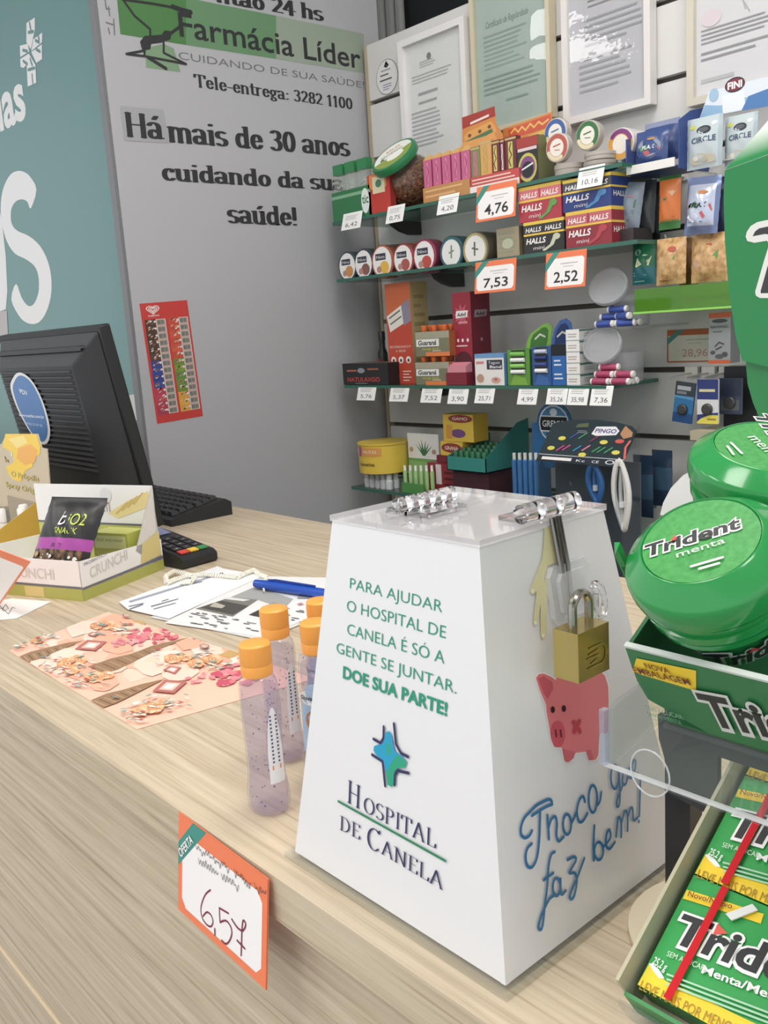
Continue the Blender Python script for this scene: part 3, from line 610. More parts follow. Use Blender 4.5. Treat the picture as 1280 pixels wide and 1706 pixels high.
# ================================================================ PAPERS ON THE COUNTER
ZT=Fr((0,0,0),X1,Y1)
def sheet(name,lab,cat,pts,z,mat,print_=None,group=None,th=.0004):
    m=MB(); F=Fr((0,0,z),X1,Y1); q=[(p[0],p[1]) for p in pts]
    m.prism(F,q,0,th,mat); G_=Fr((0,0,z+th-.0001),X1,Y1)
    if print_: print_(m,G_)
    return tag(m.build(name,flat=True),lab,cat,group)
def zp(*P): return [aZ(x,y,0) for x,y in P]
PEA=C('F7C9B2',.45)
wA,wB=V((-.8176,.2556,0)),V((-.5678,.2540,0)); wD=V((-.8563,.3683,0)); wC=V((-.545,.392,0))
def wrapprint(m,F):
    rr=random.Random(3); K=lambda L:[F.px(x/2.909,980+y/2.909) for x,y in L]
    c_=lambda h:C(h,.6)
    def blob(x,y,rx,ry,cs,n):
        for k in range(n):
            a=rr.uniform(0,2*PI); d=rr.random()**.6; X,Y=x+rx*d*math.cos(a),y+ry*d*math.sin(a)-rx*d*math.cos(a)*.12; s=rr.uniform(.18,.34)*min(rx,ry*2)
            m.pr(F,K([(X+s*math.cos(t)*(.6+.6*rr.random()),Y+s*.5*math.sin(t)*(.6+.6*rr.random())) for t in [2*PI*i/9 for i in range(9)]]),c_(cs[k%len(cs)]))
    def rose(x,y,r):
        cs=('EDBB8C','E3A576','F1C9A2','D99A70')
        for k in range(7):
            a=k*2*PI/7; m.pr(F,K([(x+r*.7*math.cos(a)+r*.55*math.cos(t),y+r*.36*math.sin(a)+r*.3*math.sin(t)) for t in [2*PI*i/8 for i in range(8)]]),c_(cs[k%4]))
        for q_,cc in ((.55,'D28F66'),(.35,'EFC49A'),(.16,'B8704E')): m.pr(F,K([(x+r*q_*math.cos(t),y+r*q_*.55*math.sin(t)) for t in [2*PI*i/9 for i in range(9)]]),c_(cc))
    def leaf(x,y,s,cc):
        a=rr.uniform(-.6,.6); dx,dy=s*math.cos(a),s*.5*math.sin(a); m.pr(F,K([(x-dx,y-dy),(x-dy*.8,y-s*.22),(x+dx,y+dy),(x+dy*.8,y+s*.22)]),c_(cc))
    def sprig(x,y,rx,ry,n):
        for k in range(n):
            X,Y=x+rr.uniform(-rx,rx),y+rr.uniform(-ry,ry)
            leaf(X,Y,rr.uniform(10,24),('8FA39A','F3E6DA','A9B7AE','EBD3BF','7E8F86','F6EEE6','B9625E')[k%7])
    blob(640,300,520,170,('F6D2BE','F2B69C','F8DCCC'),26); blob(250,330,200,80,('F7D8C6','F2B59C'),10); blob(1000,330,300,140,('F7D6C4','F1B49A','F9E0D2'),16)
    for P in ([(95,335),(125,365),(185,350),(250,322),(330,288),(410,258),(330,268),(240,290),(150,312)],[(425,385),(505,418),(570,400),(640,365),(760,305),(915,243),(740,283),(640,322),(540,345)],[(425,555),(500,585),(570,560),(650,520),(800,444),(680,472),(600,497),(520,515)]):
        m.pr(F,K(P),c_('9A7A5C'))
        (x0,y0),(x1,y1)=P[0],P[1]; xe,ye=P[5] if len(P)>8 else P[4]
        for k in range(9):
            t=.06+.07*k; w=(1-t)*.9; ax,ay=x0+(xe-x0)*t,y0+(ye-y0)*t; bx,by=x1+(xe-x1)*t,y1+(ye-y1)*t; ax,ay=ax+(bx-ax)*.15,ay+(by-ay)*.15
            plines(m,F,[[(ax/2.909,980+ay/2.909),(bx/2.909,980+by/2.909)]],.0011,c_('6E503C' if k%2 else 'B99A7C'))
    for P in ([(650,163),(690,182),(800,150),(750,138)],[(1060,330),(1110,347),(1200,318),(1200,282),(1110,305)]): m.pr(F,K(P),c_('C9A36A')); blob(sum(p[0] for p in P)/4.2,sum(p[1] for p in P)/4.2,50,10,('B98E58','D8B98A'),5)
    for x,y,rx,ry in ((720,240,150,42),(1150,425,120,52),(1000,240,60,20)): blob(x,y,rx,ry,('D9707E','C9566A','E08E96','DD8088','E9A6A4'),34)
    blob(600,270,60,25,('E2A2A6','D98E96'),8); blob(960,440,50,25,('E2A0A4','D88A92'),8)
    for P in ([(362,303),(425,258),(520,266),(465,310)],[(738,508),(800,452),(910,460),(845,518)],[(985,252),(1045,205),(1150,215),(1115,258)],[(790,405),(825,385),(880,392),(850,425)],[(425,235),(445,220),(485,222),(465,243)]):
        cx=sum(p[0] for p in P)/4; cy=sum(p[1] for p in P)/4
        for f_,cc in ((1,'B9716A'),(.62,'E9C6B4'),(.36,'F5ECE6')): m.pr(F,K([(cx+(x-cx)*f_,cy+(y-cy)*f_) for x,y in P]),c_(cc))
    for x,y,r in ((520,185,38),(470,190,28),(560,200,26),(330,375,46),(380,355,36),(460,440,44),(520,430,30),(840,350,38),(900,345,28),(950,375,34),(1030,355,40),(740,590,46),(680,610,34),(790,570,30),(180,260,28),(100,280,22),(350,410,30)): rose(x,y,r)
    for x,y,rx,ry,n in ((560,205,110,30,26),(330,390,120,50,40),(250,410,50,25,18),(420,460,110,35,26),(350,485,60,20,14),(900,350,150,45,40),(1060,390,60,20,12),(700,580,140,45,34),(650,640,60,25,22),(860,560,60,30,14),(140,270,110,30,22),(60,295,60,10,10),(240,250,60,15,8)): sprig(x,y,rx,ry,n)
    for x,y in ((620,145),(993,298)):
        for f_,cc in ((24,'8A6A66'),(18,'F3C9B6'),(12,'8A6A66'),(9,'F3C9B6')): m.pr(F,K([(x+f_*math.cos(t),y+f_*.45*math.sin(t)) for t in [2*PI*i/14 for i in range(14)]]),c_(cc))
sh=sheet('wrapping_paper','pink floral wrapping paper with towers and roses lying flat on the counter','wrapping paper',[wA,wB,wC,wD],.0002,PEA,None,th=.0003)
m=MB(); wrapprint(m,Fr((0,0,.0004),X1,Y1))
# keep the printing on the sheet: clip every printed shape to its outline
def clip(poly,a,b,n):
    out=[]; 
    for i,p in enumerate(poly):
        q_=poly[(i+1)%len(poly)]; sp=(p-a).dot(n); sq=(q_-a).dot(n)
        if sp>=0: out.append(p)
        if sp*sq<0: out.append(p+(q_-p)*(sp/(sp-sq)))
    return out
cn=[wA,wB,wC,wD]; mm=MB()
for f,k in zip(m.f,m.m):
    P=[m.v[i] for i in f]
    for i in range(4):
        a,b=cn[i],cn[(i+1)%4]; n=V((-(b-a).y,(b-a).x,0)); P=clip(P,V((a.x,a.y,0)),b,n) if len(P)>2 else []
    if len(P)>2: mm.poly(P,m.mats[k])
mm.build('floral_print',sh,flat=True)
NEWS=C('E9E9E8',.5)
def news(m,F):
    q=lambda L:[F.px(180+x/3.368,820+y/3.368) for x,y in L]
    for L,c in (([(490,655),(690,590),(850,600),(700,700)],'7D7B74'),([(520,650),(640,610),(790,640),(700,690)],'4B4A45'),([(690,590),(830,530),(1040,600),(990,655),(840,605)],'A5A6A4'),([(790,690),(850,660),(930,680),(860,705)],'3E3D3B'),([(640,600),(680,590),(800,606),(760,614)],'DCDCDA'),([(880,640),(930,620),(1000,640),(960,660)],'8C9688'),([(1060,630),(1085,622),(1100,632),(1075,640)],'B98A86'),([(600,620),(660,640),(640,655),(570,645)],'B7B2A6'),([(1080,560),(1190,580),(1180,600),(1060,600)],'9A9C9E')):
        m.pr(F,q(L),C(c,.6))
    rr=random.Random(4)
    for k in range(46):
        x,y=rr.uniform(430,1080),0; y=690+ (x-430)*.13+rr.uniform(-25,45)
        if x>850: y=rr.uniform(640,740)
        l=rr.uniform(12,50); m.pr(F,q([(x,y),(x+l,y+l*.15),(x+l,y+l*.15+4),(x,y+4)]),C(('6B6B6B','9A9A9A','4A4A4A')[k%3],.6))
sheet('newspaper_page','folded newspaper page with grey photo lying under the pen','newspaper',zp((275,1040),(440,1064),(560,1012),(560,965),(432,962)),.0012,NEWS,news)
sheet('newspaper_page','plain folded newspaper sheet underneath the printed page','newspaper',zp((250,1030),(436,1068),(566,1016),(556,968),(400,965)),.0007,C('D6D6D4',.6))
def leaflet(m,F):
    q=lambda L:[F.px(180+x/3.368,820+y/3.368) for x,y in L]
    m.pr(F,q([(115,612),(640,452),(650,458),(125,622)]),C('9DA6B8',.5)); 
    for L in ([(115,640),(200,622),(202,627),(118,646)],[(120,655),(195,628),(198,634),(124,661)],[(240,640),(395,598),(396,602),(242,646)],[(300,612),(340,600),(341,604),(302,616)],[(440,520),(530,500),(530,504),(442,525)],[(255,656),(380,622),(381,625),(256,660)]): m.pr(F,q(L),C('6F7889',.5))
    m.disc(F,*F.px(180+635/3.368,820+458/3.368),.0025,.0025,C('33363A',.4),12)
sheet('leaflet','white clinic leaflet with thin blue lines between newspaper and card terminal','leaflet',zp((199,1006),(213,1018),(282,1034),(440,962),(372,950),(363,946)),.0018,C('F5F5F7',.4),leaflet)
# pen with its coiled cord
pz=.0075; pa,pb=aZ(425,972,pz),aZ(562,992,pz); ax=(pb-pa).normalized()
pen=thing('pen','blue ballpoint pen with clip lying on the newspaper','pen',(pa+pb)/2)
PF=Fr(pa,ax.cross(Z1).normalized(),Z1); PF=Fr(pa,Z1,ax.cross(Z1)) ; 
L=(pb-pa).length; bl=C('1F4FB0',.18)
PF=Fr(pa,Z1.cross(ax).normalized(),ax.cross(Z1.cross(ax)).normalized()); PF=Fr(pa,PF.y,PF.x) if PF.n.dot(ax)<0 else PF
if PF.n.dot(ax)<.9: PF=Fr(pa,Z1,ax.cross(Z1)*-1)
m=MB(); m.lathe(PF,[(.0028,0),(.0042,.0006),(.005,.012),(.0053,.03),(.0051,L*.8),(.0048,L),(.0025,L+.002)],bl,18); m.build('barrel',pen)
m=MB(); m.tube([pa+ax*.02+Z1*.0055,pa+ax*.03+Z1*.0068,pa+ax*L*.75+Z1*.0062],.0012,C('183C92',.2),8); m.build('clip',pen)
cord=MB(); wh=C('F2F0E4',.35)
cp=[aZ(x,y,.005) for x,y in ((440,985),(438,968),(446,962),(434,958),(424,950),(410,955),(395,962),(375,960),(350,958),(330,958),(310,960),(292,966),(278,972),(276,960),(290,952),(310,956),(325,962),(318,970),(300,972))]
pts=[]
for i in range(len(cp)-1):
    for k in range(24):
        p=cp[i].lerp(cp[i+1],k/24); a=2*PI*k/4; d=(cp[i+1]-cp[i]).normalized(); s=d.cross(Z1); rad=.0004 if i<2 else .0024
        pts.append(p+s*rad*math.cos(a)+Z1*rad*math.sin(a))
cord.tube(pts,.0009,wh,6); cord.build('cord',pen)['label']='white coiled cord'
# ================================================================ CARD TERMINAL
th=math.radians(6); PO=aZ(306,950,.0); TX=V((math.cos(th),math.sin(th),0)); TY=V((-math.sin(th),math.cos(th),0))
pt=thing('card_terminal','black card payment terminal with red, yellow and green keys','card terminal',PO)
BX=Fr(PO,TX,TY); wy=(aZ(348,928,0)-PO).dot(TY)-.005; hz1=zup(PO.x,PO.y,929)
LNG=.16; tl=math.radians(5); blk=C('232427',.42)
m=MB(); prof=[(0,.002),(-.004,0),(-LNG,0),(-LNG,hz1+.018),(-LNG*.55,hz1+.012),(-.006,hz1),(0,hz1-.004)]
S1=Fr(PO,TX,Z1); m.prism(Fr(PO+TY*wy,TX,Z1),prof,0,wy,blk); m.build('housing',pt,bevel=.0015)
sl=math.atan2(.012,LNG*.55-.006); KF=Fr(PO+TX*-.006+Z1*(hz1+.0006),TX*math.cos(sl)-Z1*math.sin(sl),TY)
kw=wy*.8; ky=wy*.1
cols=('D8493F','E7C545','3E8E55')
for i in range(3):
    m=MB(); m.fbox(KF,(-.013,ky+kw*i/3+.0006,0),(-.003,ky+kw*(i+1)/3-.0012,.0018),C(cols[i],.4)); m.build('colour_key',pt,bevel=.0004)['label']=('red','yellow','green')[i]+' key'
for r in range(4):
    for c in range(3):
        m=MB(); x=-.026-.0125*r; m.fbox(KF,(x,ky+kw*c/3+.001,0),(x+.010,ky+kw*(c+1)/3-.0015,.0016),C('2D2E31',.45))
        KQ=Fr(KF(x+.004,ky+kw*(c+.5)/3-.002,.0014),TY,-TX*1.0); m.rect(KQ,0,-.003,.003,.001,C('B9BCC0',.5)) if (r+c)%2==0 else m.rect(KQ,.001,-.003,.0022,.0014,C('B9BCC0',.5)); m.build('key',pt,bevel=.0003)
m=MB(); m.fbox(KF,(-.118,ky+.002,.0),(-.078,ky+kw-.002,.0008),C('7A83A8',.12)); m.build('screen',pt)
# ================================================================ KEYBOARD
kb=thing('keyboard','black computer keyboard on the counter behind the card terminal','keyboard',(-1.45,.68,0))
KO=aZ(286,878,0); kd=.104
m=MB(); kk=[(0,0),(kd,0),(kd,.02),(kd*.9,.026),(0.006,.012),(0,.009)]
m.prism(Fr((KO.x-.44,KO.y,0),Y1,Z1),kk,0,.44,C('232427',.5)); m.build('case',kb,bevel=.0012)
tlt=math.atan2(.014,kd*.9-.006); KB=Fr((KO.x,KO.y+.006,.0125),X1,V((0,math.cos(tlt),math.sin(tlt))))
m=MB()
kp=C('2F3033',.5)
for r in range(6):
    for c in range(15):
        x=-.012-.0185*c-.002*(r%3); y=.003+.0138*r
        m.hexa([KB(x-.0165,y,0),KB(x,y,0),KB(x,y+.0128,0),KB(x-.0165,y+.0128,0)],[KB(x-.0145,y+.002,.005),KB(x-.002,y+.002,.005),KB(x-.002,y+.011,.005),KB(x-.0145,y+.011,.005)],kp)
m.build('keys',kb)
# ================================================================ MONITOR
yb=.575; ln=math.radians(9.5); xr=-1.4924/.75*yb
mo=thing('monitor','back of a black computer monitor with ribbed vents and blue oval sticker','monitor',(xr-.17,yb,0))
MF=Fr((xr,yb,.012),X1,V((0,-math.sin(ln),math.cos(ln)))); tr=MF.px(172,541); mh=tr[1]; mw=.37
mk=C('2A2C2F',.5); md=C('1E2022',.55)
m=MB(); m.fbox(MF,(-mw,0,-.016),(0,mh,0),md); m.build('bezel',mo,bevel=.003)
m=MB(); a_=.006; i_=.048; dp=.03
m.hexa([MF(-mw+a_,a_,0),MF(-a_,a_,0),MF(-a_,mh-a_,0),MF(-mw+a_,mh-a_,0)],[MF(-mw+i_,.02,dp),MF(-i_-.004,.02,dp),MF(-i_,mh-.045,dp),MF(-mw+i_,mh-.045,dp)],mk)
m.fbox(MF,(-mw+.02,mh-.028,.0),(-.03,mh-.022,.02),mk)
m.build('rear_housing',mo,bevel=.003)
RP=Fr(MF(0,0,dp),MF.x,MF.y)
for k in range(19):
    y=mh-.055-k*.0078
    m=MB(); m.hexa([RP(-mw+i_+.004,y,0),RP(-i_-.006-.0004*k,y,0),RP(-i_-.006-.0004*k,y+.0046,0),RP(-mw+i_+.004,y+.0046,0)],[RP(-mw+i_+.006,y+.001,.0026),RP(-i_-.008-.0004*k,y+.001,.0026),RP(-i_-.008-.0004*k,y+.0036,.0026),RP(-mw+i_+.006,y+.0036,.0026)],C('313337',.5)); m.build('vent_rib',mo)
SR=Fr(RP(0,0,.0027),RP.x,RP.y); m=MB()
ov=[(18,645),(22,630),(30,621),(42,624),(56,638),(70,665),(80,695),(84,720),(80,737),(70,740),(58,730),(42,705),(27,675)]
cx=sum(p[0] for p in ov)/13; cy=sum(p[1] for p in ov)/13
ov=smooth(ov)
m.prism(SR,[SR.px(*p) for p in ov],0,.0006,C('E6E8EA',.4)); SR.lv=.0008; ppoly(m,SR,[(cx+(x-cx)*.88,cy+(y-cy)*.92) for x,y in ov],C('3B74B4',.35))
ptext(m,SR,'www.suaglac.com.br',(33,693),(75,697),(33,688),C('E6ECF4',.4),.02); ptext(m,SR,'9965 23 89 98',(46,707),(72,711),(46,703),C('BFD0E6',.4),.01)
ptext(m,SR,'PDV',(35,655),(48,659),(35,647),C('E6ECF4',.4),.02)
m.build('sticker',mo)
m=MB(); m.box((xr-.25,yb-.06,.0),(xr-.12,yb+.02,.006),md); m.box((xr-.21,yb-.03,.006),(xr-.16,yb-.012,.09),md); m.build('stand',mo,bevel=.002)
# ================================================================ SNACK TRAY
tc_=aZ(140,1002,0); ta=math.radians(23); ex=V((math.cos(ta),math.sin(ta),0)); ey=V((-math.sin(ta),math.cos(ta),0))
td=(aZ(260,947,0)-tc_).dot(ey); tw=.185
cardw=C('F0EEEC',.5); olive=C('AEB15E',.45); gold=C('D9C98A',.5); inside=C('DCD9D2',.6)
st=thing('snack_display_tray','white and olive cardboard snack display tray with tall printed back','display tray',tc_)
hf=zup(tc_.x,tc_.y,936); bc=tc_+ey*td; hs=zup(bc.x,bc.y,898); hb=zup(bc.x-ey.x*.004,bc.y,808)
FFt=Fr(tc_-ex*tw,ex,Z1); SFt=Fr(tc_,ey,Z1)
m=MB(); m.prism(Fr(tc_-ex*tw,ex,Z1),[(0,0),(tw,0),(tw,hf),(0,hf)],-.0012,0,cardw); 
m.rect(FFt,0,0,tw,hf*.3,olive); m.rect(FFt,0,hf*.3,tw,hf*.36,C('6E7076',.5)); m.text(FFt,'CRUNCHI',tw*.42,hf*.5,.07,.012,C('D2CFC6',.5),.01); m.rect(FFt,tw*.55,hf*.02,tw*.7,hf*.28,gold)
m.build('front_wall',st)
m=MB(); m.prism(Fr(tc_-ex*.0,ey,Z1),[(0,0),(td,0),(td,hs),(0,hf)],-.0012,0,cardw)
m.rect(SFt,0,0,td,hf*.28,olive); m.pr(SFt,[(0,hf*.28),(td,hf*.3),(td,hf*.38),(0,hf*.34)],C('6E7076',.5)); m.text(SFt,'CRUNCHI',td*.1,hf*.5,.06,.012,C('CFCBBF',.5),.01,slant=.1); m.text(SFt,'PROBIOTICA',td*.05,hf*.85,.035,.0035,C('77777A',.5),slant=.1)
m.pr(SFt,[(td*.7,hf*.38),(td*.98,hf*.42),(td*.98,hf*1.1),(td*.75,hf*.9)],gold); m.build('side_wall',st)
m=MB(); m.prism(Fr(tc_-ex*tw,ey,Z1),[(0,0),(td,0),(td,hs),(0,hf)],0,.0012,cardw); m.build('side_wall',st)
BFt=Fr(bc-ex*tw-ey*.006,ex,V((0,0,1))); m=MB(); m.prism(BFt,[(0,0),(tw,0),(tw,hb),(0,hb)],-.0015,0,cardw)
m.rect(BFt,0,0,tw-.002,hb*.52,C('C3C66F',.45)); m.rect(BFt,0,hb*.52,tw-.02,hb*.545,C('6E7076',.5))
m.pr(BFt,[(tw*.62,hb*.66),(tw*.7,hb*.6),(tw*.97,hb*.76),(tw*.97,hb*.94),(tw*.8,hb*.82)],C('E9D79B',.5))
for k in range(4): m.pr(BFt,[(tw*(.68+.05*k),hb*(.66+.04*k)),(tw*(.70+.05*k),hb*(.65+.04*k)),(tw*(.8+.045*k),hb*(.80+.04*k)),(tw*(.785+.045*k),hb*(.80+.04*k))],C('D2BA74',.5))
m.disc(BFt,tw*.62,hb*.88,.009,.009,C('E2E2E2',.5)); m.text(BFt,'FRUCTI',tw*.48,hb*.68,.03,.012,C('8E6A70',.5))
m.text(BFt,'HONEY AND GRAINS',tw*.5,hb*.4,.07,.005,C('E8E9CF',.5))
m.build('back_panel',st)
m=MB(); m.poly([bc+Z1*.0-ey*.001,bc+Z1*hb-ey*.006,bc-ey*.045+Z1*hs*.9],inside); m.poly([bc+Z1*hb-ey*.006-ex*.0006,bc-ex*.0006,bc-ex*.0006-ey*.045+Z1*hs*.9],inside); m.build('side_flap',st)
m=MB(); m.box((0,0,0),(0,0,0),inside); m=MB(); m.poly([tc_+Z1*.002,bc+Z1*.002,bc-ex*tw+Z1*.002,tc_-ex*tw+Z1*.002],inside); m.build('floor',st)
# olive snack packs in the tray
p0=tc_+ey*(td-.045)-ex*.062+Z1*.0024
pk2=MB(); pk2.fbox(Fr(p0,ex,Z1),(0,0,-.03),(.052,.05,0),C('B7BC5C',.35)); PQ=Fr(p0,ex,Z1); pk2.rect(PQ,.003,.032,.049,.047,C('D9DC9A',.4)); pk2.text(PQ,'FRUIT AND HONEY',.006,.04,.04,.0035,C('7E8238',.5)); pk2.rect(PQ,.034,.002,.044,.03,C('D5DA8A',.35))
tag(pk2.build('snack_pack',bevel=.0008),'olive green snack pack standing in the tray right of the black bag','snack pack')
# black snack bag
b0=tc_+ey*.02-ex*.1075+Z1*.003; lean=math.radians(24)
SB=Fr(b0,(ex*math.cos(.1)+ey*math.sin(.1)*.0).normalized(),V((0,0,1))*math.cos(lean)+ey*math.sin(lean)+ex*.17)
bw,bh=.082,.105
bk=C('232325',.35,0,.5); pur=C('A5489E',.35)
mix=noisy('dried_fruit_mix','2A211C','8A6A4C',140,.35,lo=.42,hi=.6)
m=MB(); B=pouch(m,SB,bw,bh,.011,lambda u,v: pur if .40<v<.53 else (mix if v<.40 and v>.06 and .06<u<.94 else bk),bk,16,24)
m.text(B,'b',bw*.38,bh*.68,.011,.017,WHITE,0,.2,c=.0008); m.text(B,'iO2',bw*.54,bh*.685,0.023,.014,C('C6D94C',.4),.0,c=.0008); m.text(B,'SNACK',bw*.36,bh*.585,0.032,.0075,C('C6D94C',.4),.0,c=.0008); m.text(B,'zero',bw*.4,bh*.445,.014,.006,C('3A1838',.5),c=.0008)
rr=random.Random(8)
for k in range(44):
    x,y=bw*rr.uniform(.12,.88),bh*rr.uniform(.09,.37); s=rr.uniform(.0015,.0045)
    m.pr(B,[(x-s,y-s*.4),(x,y-s),(x+s,y),(x+s*.2,y+s*.8),(x-s*.7,y+s*.6)],C(('EDE6DA','C9A06C','8C5A3C','5A3226','D9B98C','F4F0EA')[k%6],.4),c=.0007+.00002*k)
sb=tag(weld(m.build('snack_bag')),'black snack bag with purple band leaning in the display tray','snack bag')
# ================================================================ PROPOLIS DISPLAY
ppy=.455; PPF=Fr((0,ppy,0),X1,Z1)
bR=aY(80,830,ppy); pd=thing('propolis_display_box','beige counter box with yellow honeycomb header and bee','display box',(bR.x-.05,ppy,0))
bei=C('CDBFA6',.5)
def pY(L,y=ppy): return [tuple((lambda q_:(q_.x,q_.z))(aY(px,py,y))) for px,py in L]
m=MB(); hdr=pY([(-70,738),(2,740),(11,723),(62,723),(69,746),(78,748),(84,826),(76,838),(-70,850)])
hdr=hdr+[]; m.prism(Fr((0,ppy,0),X1,Z1),hdr,-.0015,0,bei)
PQ=Fr((0,ppy,0),X1,Z1); PQ.lv=.0003
def pq(L): return [( (aY(x/4.267,700+y/4.267,ppy)).x,(aY(x/4.267,700+y/4.267,ppy)).z) for x,y in L]
m.pr(PQ,pq([(40,97),(262,97),(290,190),(285,245),(230,265),(235,330),(180,360),(150,440),(95,420),(60,380),(45,330),(100,300),(90,230),(20,190)]),C('F4CF45',.4))
m.pr(PQ,pq([(130,200),(220,170),(270,215),(250,300),(180,320),(120,270)]),C('F0B04A',.4)); m.pr(PQ,pq([(60,130),(170,110),(200,160),(120,200)]),C('F8E08A',.4))
for a,b,r1,r2,c in ((45,285,26,16,'B58A3A'),(40,265,12,10,'3C2E1C'),(85,240,18,24,'F2EAD2'),(62,290,8,14,'3C2E1C'),(100,270,14,10,'F2EAD2')):
    q_=pq([(a,b)])[0]; m.disc(PQ,q_[0],q_[1],r1*.00017,r2*.00017,C(c,.5),12)
for t,a,b,h in (('O Própolis',(85,395),(275,400),.0075),('Spray Original',(45,470),(305,480),.0075)):
    x0,z0=pq([a])[0]; x1,z1=pq([b])[0]; m.text(PQ,t,x0,z0,x1-x0,h,C('8A7A3C',.5),.03); m.text(PQ,t,x0+.0003,z0+.0003,x1-x0,h,C('E6D48A',.5),.0)
m.build('header',pd)
x1=bR.x-.001; zb=.05
m=MB(); m.box((x1-.15,ppy-.085,0),(x1,ppy-.0835,.03),bei); m.build('front_wall',pd)
m=MB(); m.prism(Fr((x1,ppy,0),-Y1,Z1),[(0,0),(.085,0),(.085,.03),(.0,.075)],0,.0015,C('C9A445',.45)); m.build('side_wall',pd)
m=MB(); m.box((x1-.15,ppy-.002,0),(x1,ppy+.0015,aY(60,838,ppy-.002).z),C('A99E8C',.6)); m.build('back_wall',pd)
for i,(dx,dy,lab) in enumerate(((.018,.03,'white capped spray bottle nearest the side wall of the propolis box'),(.04,.05,'white capped spray bottle at the picture edge in the propolis box'),(.045,.018,'spray bottle at the back of the propolis box against its header'))):
    t=thing('spray_bottle',lab,'bottle',(x1-dx,ppy-dy,.0005),'spray bottles in the propolis box'); F=Fr(t.location,X1,Y1)
    m=MB(); m.lathe(F,[(.0085,0),(.009,.001),(.009,.035),(.005,.041)],C('D8D2C8',.3),18); m.build('body',t)
    m=MB(); m.lathe(Fr(F(0,0,.041),X1,Y1),[(.006,0),(.0062,.016),(.005,.018)],WHITE,18); m.build('cap',t)
# ================================================================ LEFT CARDS
ca,cb_=V((-1.06,.335,.062)),0
A0=aY(50,936,.262); B0=aZ(-4,1012,.002); C0=A0+V((-.09,-.0,.0))
m=MB(); ux=(A0-C0); uy=(C0-(B0+(C0-A0))); F=Fr(B0+(C0-A0),ux.normalized(),uy.normalized()); w,h=ux.length,uy.length
m.fbox(F,(0,0,-.0008),(w,h,0),ORG); offer(m,F,w,h,.04,.1,False)
m.text(F,'5,90',w*.2,h*.25,.035,.02,C('7B2A3C',.5)); tag(m.build('offer_card',flat=True),'orange bordered white offer card leaning at the left edge before the snack tray','price card')
P4=zp((-60,1010),(-60,1040),(28,1031),(86,1003),(20,998))
def sig(m,F):
    for L in ([(0,1318),(25,1360),(60,1340),(40,1310),(20,1340),(60,1380),(90,1330),(110,1340)],[(-60,1330),(0,1345),(30,1330)]): m.nib(F,[[F.px(x/4.267,700+y/4.267) for x,y in L]],.0007,.0007,C('3A3A3E',.6))
sheet('paper_slip','white signed paper slip lying flat left of the snack tray','paper',P4,.0003,C('EFECEA',.5),sig)
SAT=.84   # the printed goods on the wall are a little muted
# ================================================================ WALL SHELVES
YF=1.19; S1z,S2z,S3z,S4z=.475,.365,.155,-.055
glass=clear('BFD8CE',1.5,.02,.06,'4E8070'); edge=C('2F6B5A',.25)
def xat(px,y,z):
    a,b=300.0,900.0
    for _ in range(40):
        c=(a+b)/2
        if aY(px,c,y).z>z: a=c
        else: b=c
    return aY(px,(a+b)/2,y).x
def shelf(lab,z,x0,x1,depth=None,br=()):
    t=thing('glass_shelf',lab,'shelf',((x0+x1)/2,1.26,z-.006),'green edged glass wall shelves')
    m=MB(); m.box((x0,YF,z-.006),(x1,YW-.004,z),glass,mf=edge,mr=edge); m.build('pane',t)
    for b in br:
        x=xat(b,1.26,z)
        m=MB(); m.prism(Fr((x,0,0),Y1,Z1),[(YW-.001,z-.0065),(YF+.068,z-.0065),(YF+.075,z-.016),(YF+.095,z-.026),(YW-.03,z-.032),(YW-.001,z-.032)],-.006,.006,C('3E3F3E',.4)); m.build('bracket',t,bevel=.001)
xl=-1.468
shelf('top glass shelf holding the jar, candy bars and round tins',S1z,xl,xat(1037,YF,S1z),None,(650,1034))
shelf('middle glass shelf with the row of round tins and cough drop boxes',S2z,xl,xat(1062,YF,S2z),None,(722,))
shelf('lower glass shelf with energy drinks and small medicine boxes',S3z,xl,xat(1010,YF,S3z),None,(700,))
shelf('bottom glass shelf behind the donation box',S4z,xl,xat(1010,YF,S4z),None,(700,))
def ops(m,F,L):
    for o in L:
        k=o[0]
        if k=='r': m.rect(F,*o[1:5],C(o[5],.4))
        elif k=='c': m.disc(F,*o[1:5],C(o[5],.4),18)
        elif k=='p': m.pr(F,o[1],C(o[2],.4))
        elif k=='t': m.text(F,o[1],o[2],o[3],o[4],o[5],C(o[6],.45),*(o[7:]))
        elif k=='n': m.nib(F,o[1],o[2],o[3],C(o[4],.4))
        elif k=='x':   # lines of small print
            _,u0,v0,u1,v1,n,c=o; rr=random.Random(int(u0*97+v0*31+n))
            for i in range(n):
                v=v0+(v1-v0)*(i+.3)/n; h=(v1-v0)/n*.38; e=u0+(u1-u0)*(.6+.4*rr.random()); m.rect(F,u0,v,e,v+h,C(c,.5))
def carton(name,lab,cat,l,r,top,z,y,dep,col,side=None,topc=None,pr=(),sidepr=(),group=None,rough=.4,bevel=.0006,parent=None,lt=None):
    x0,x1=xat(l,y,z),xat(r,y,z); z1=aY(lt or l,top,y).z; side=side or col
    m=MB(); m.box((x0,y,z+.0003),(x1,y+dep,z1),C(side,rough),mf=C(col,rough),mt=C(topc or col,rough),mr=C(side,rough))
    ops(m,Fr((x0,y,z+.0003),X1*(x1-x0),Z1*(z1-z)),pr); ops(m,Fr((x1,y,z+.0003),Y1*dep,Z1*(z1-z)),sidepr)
    o=m.build(name,parent,bevel=0)
    if lab: tag(o,lab,cat,group)
    return o,(x0,x1,z,z1)
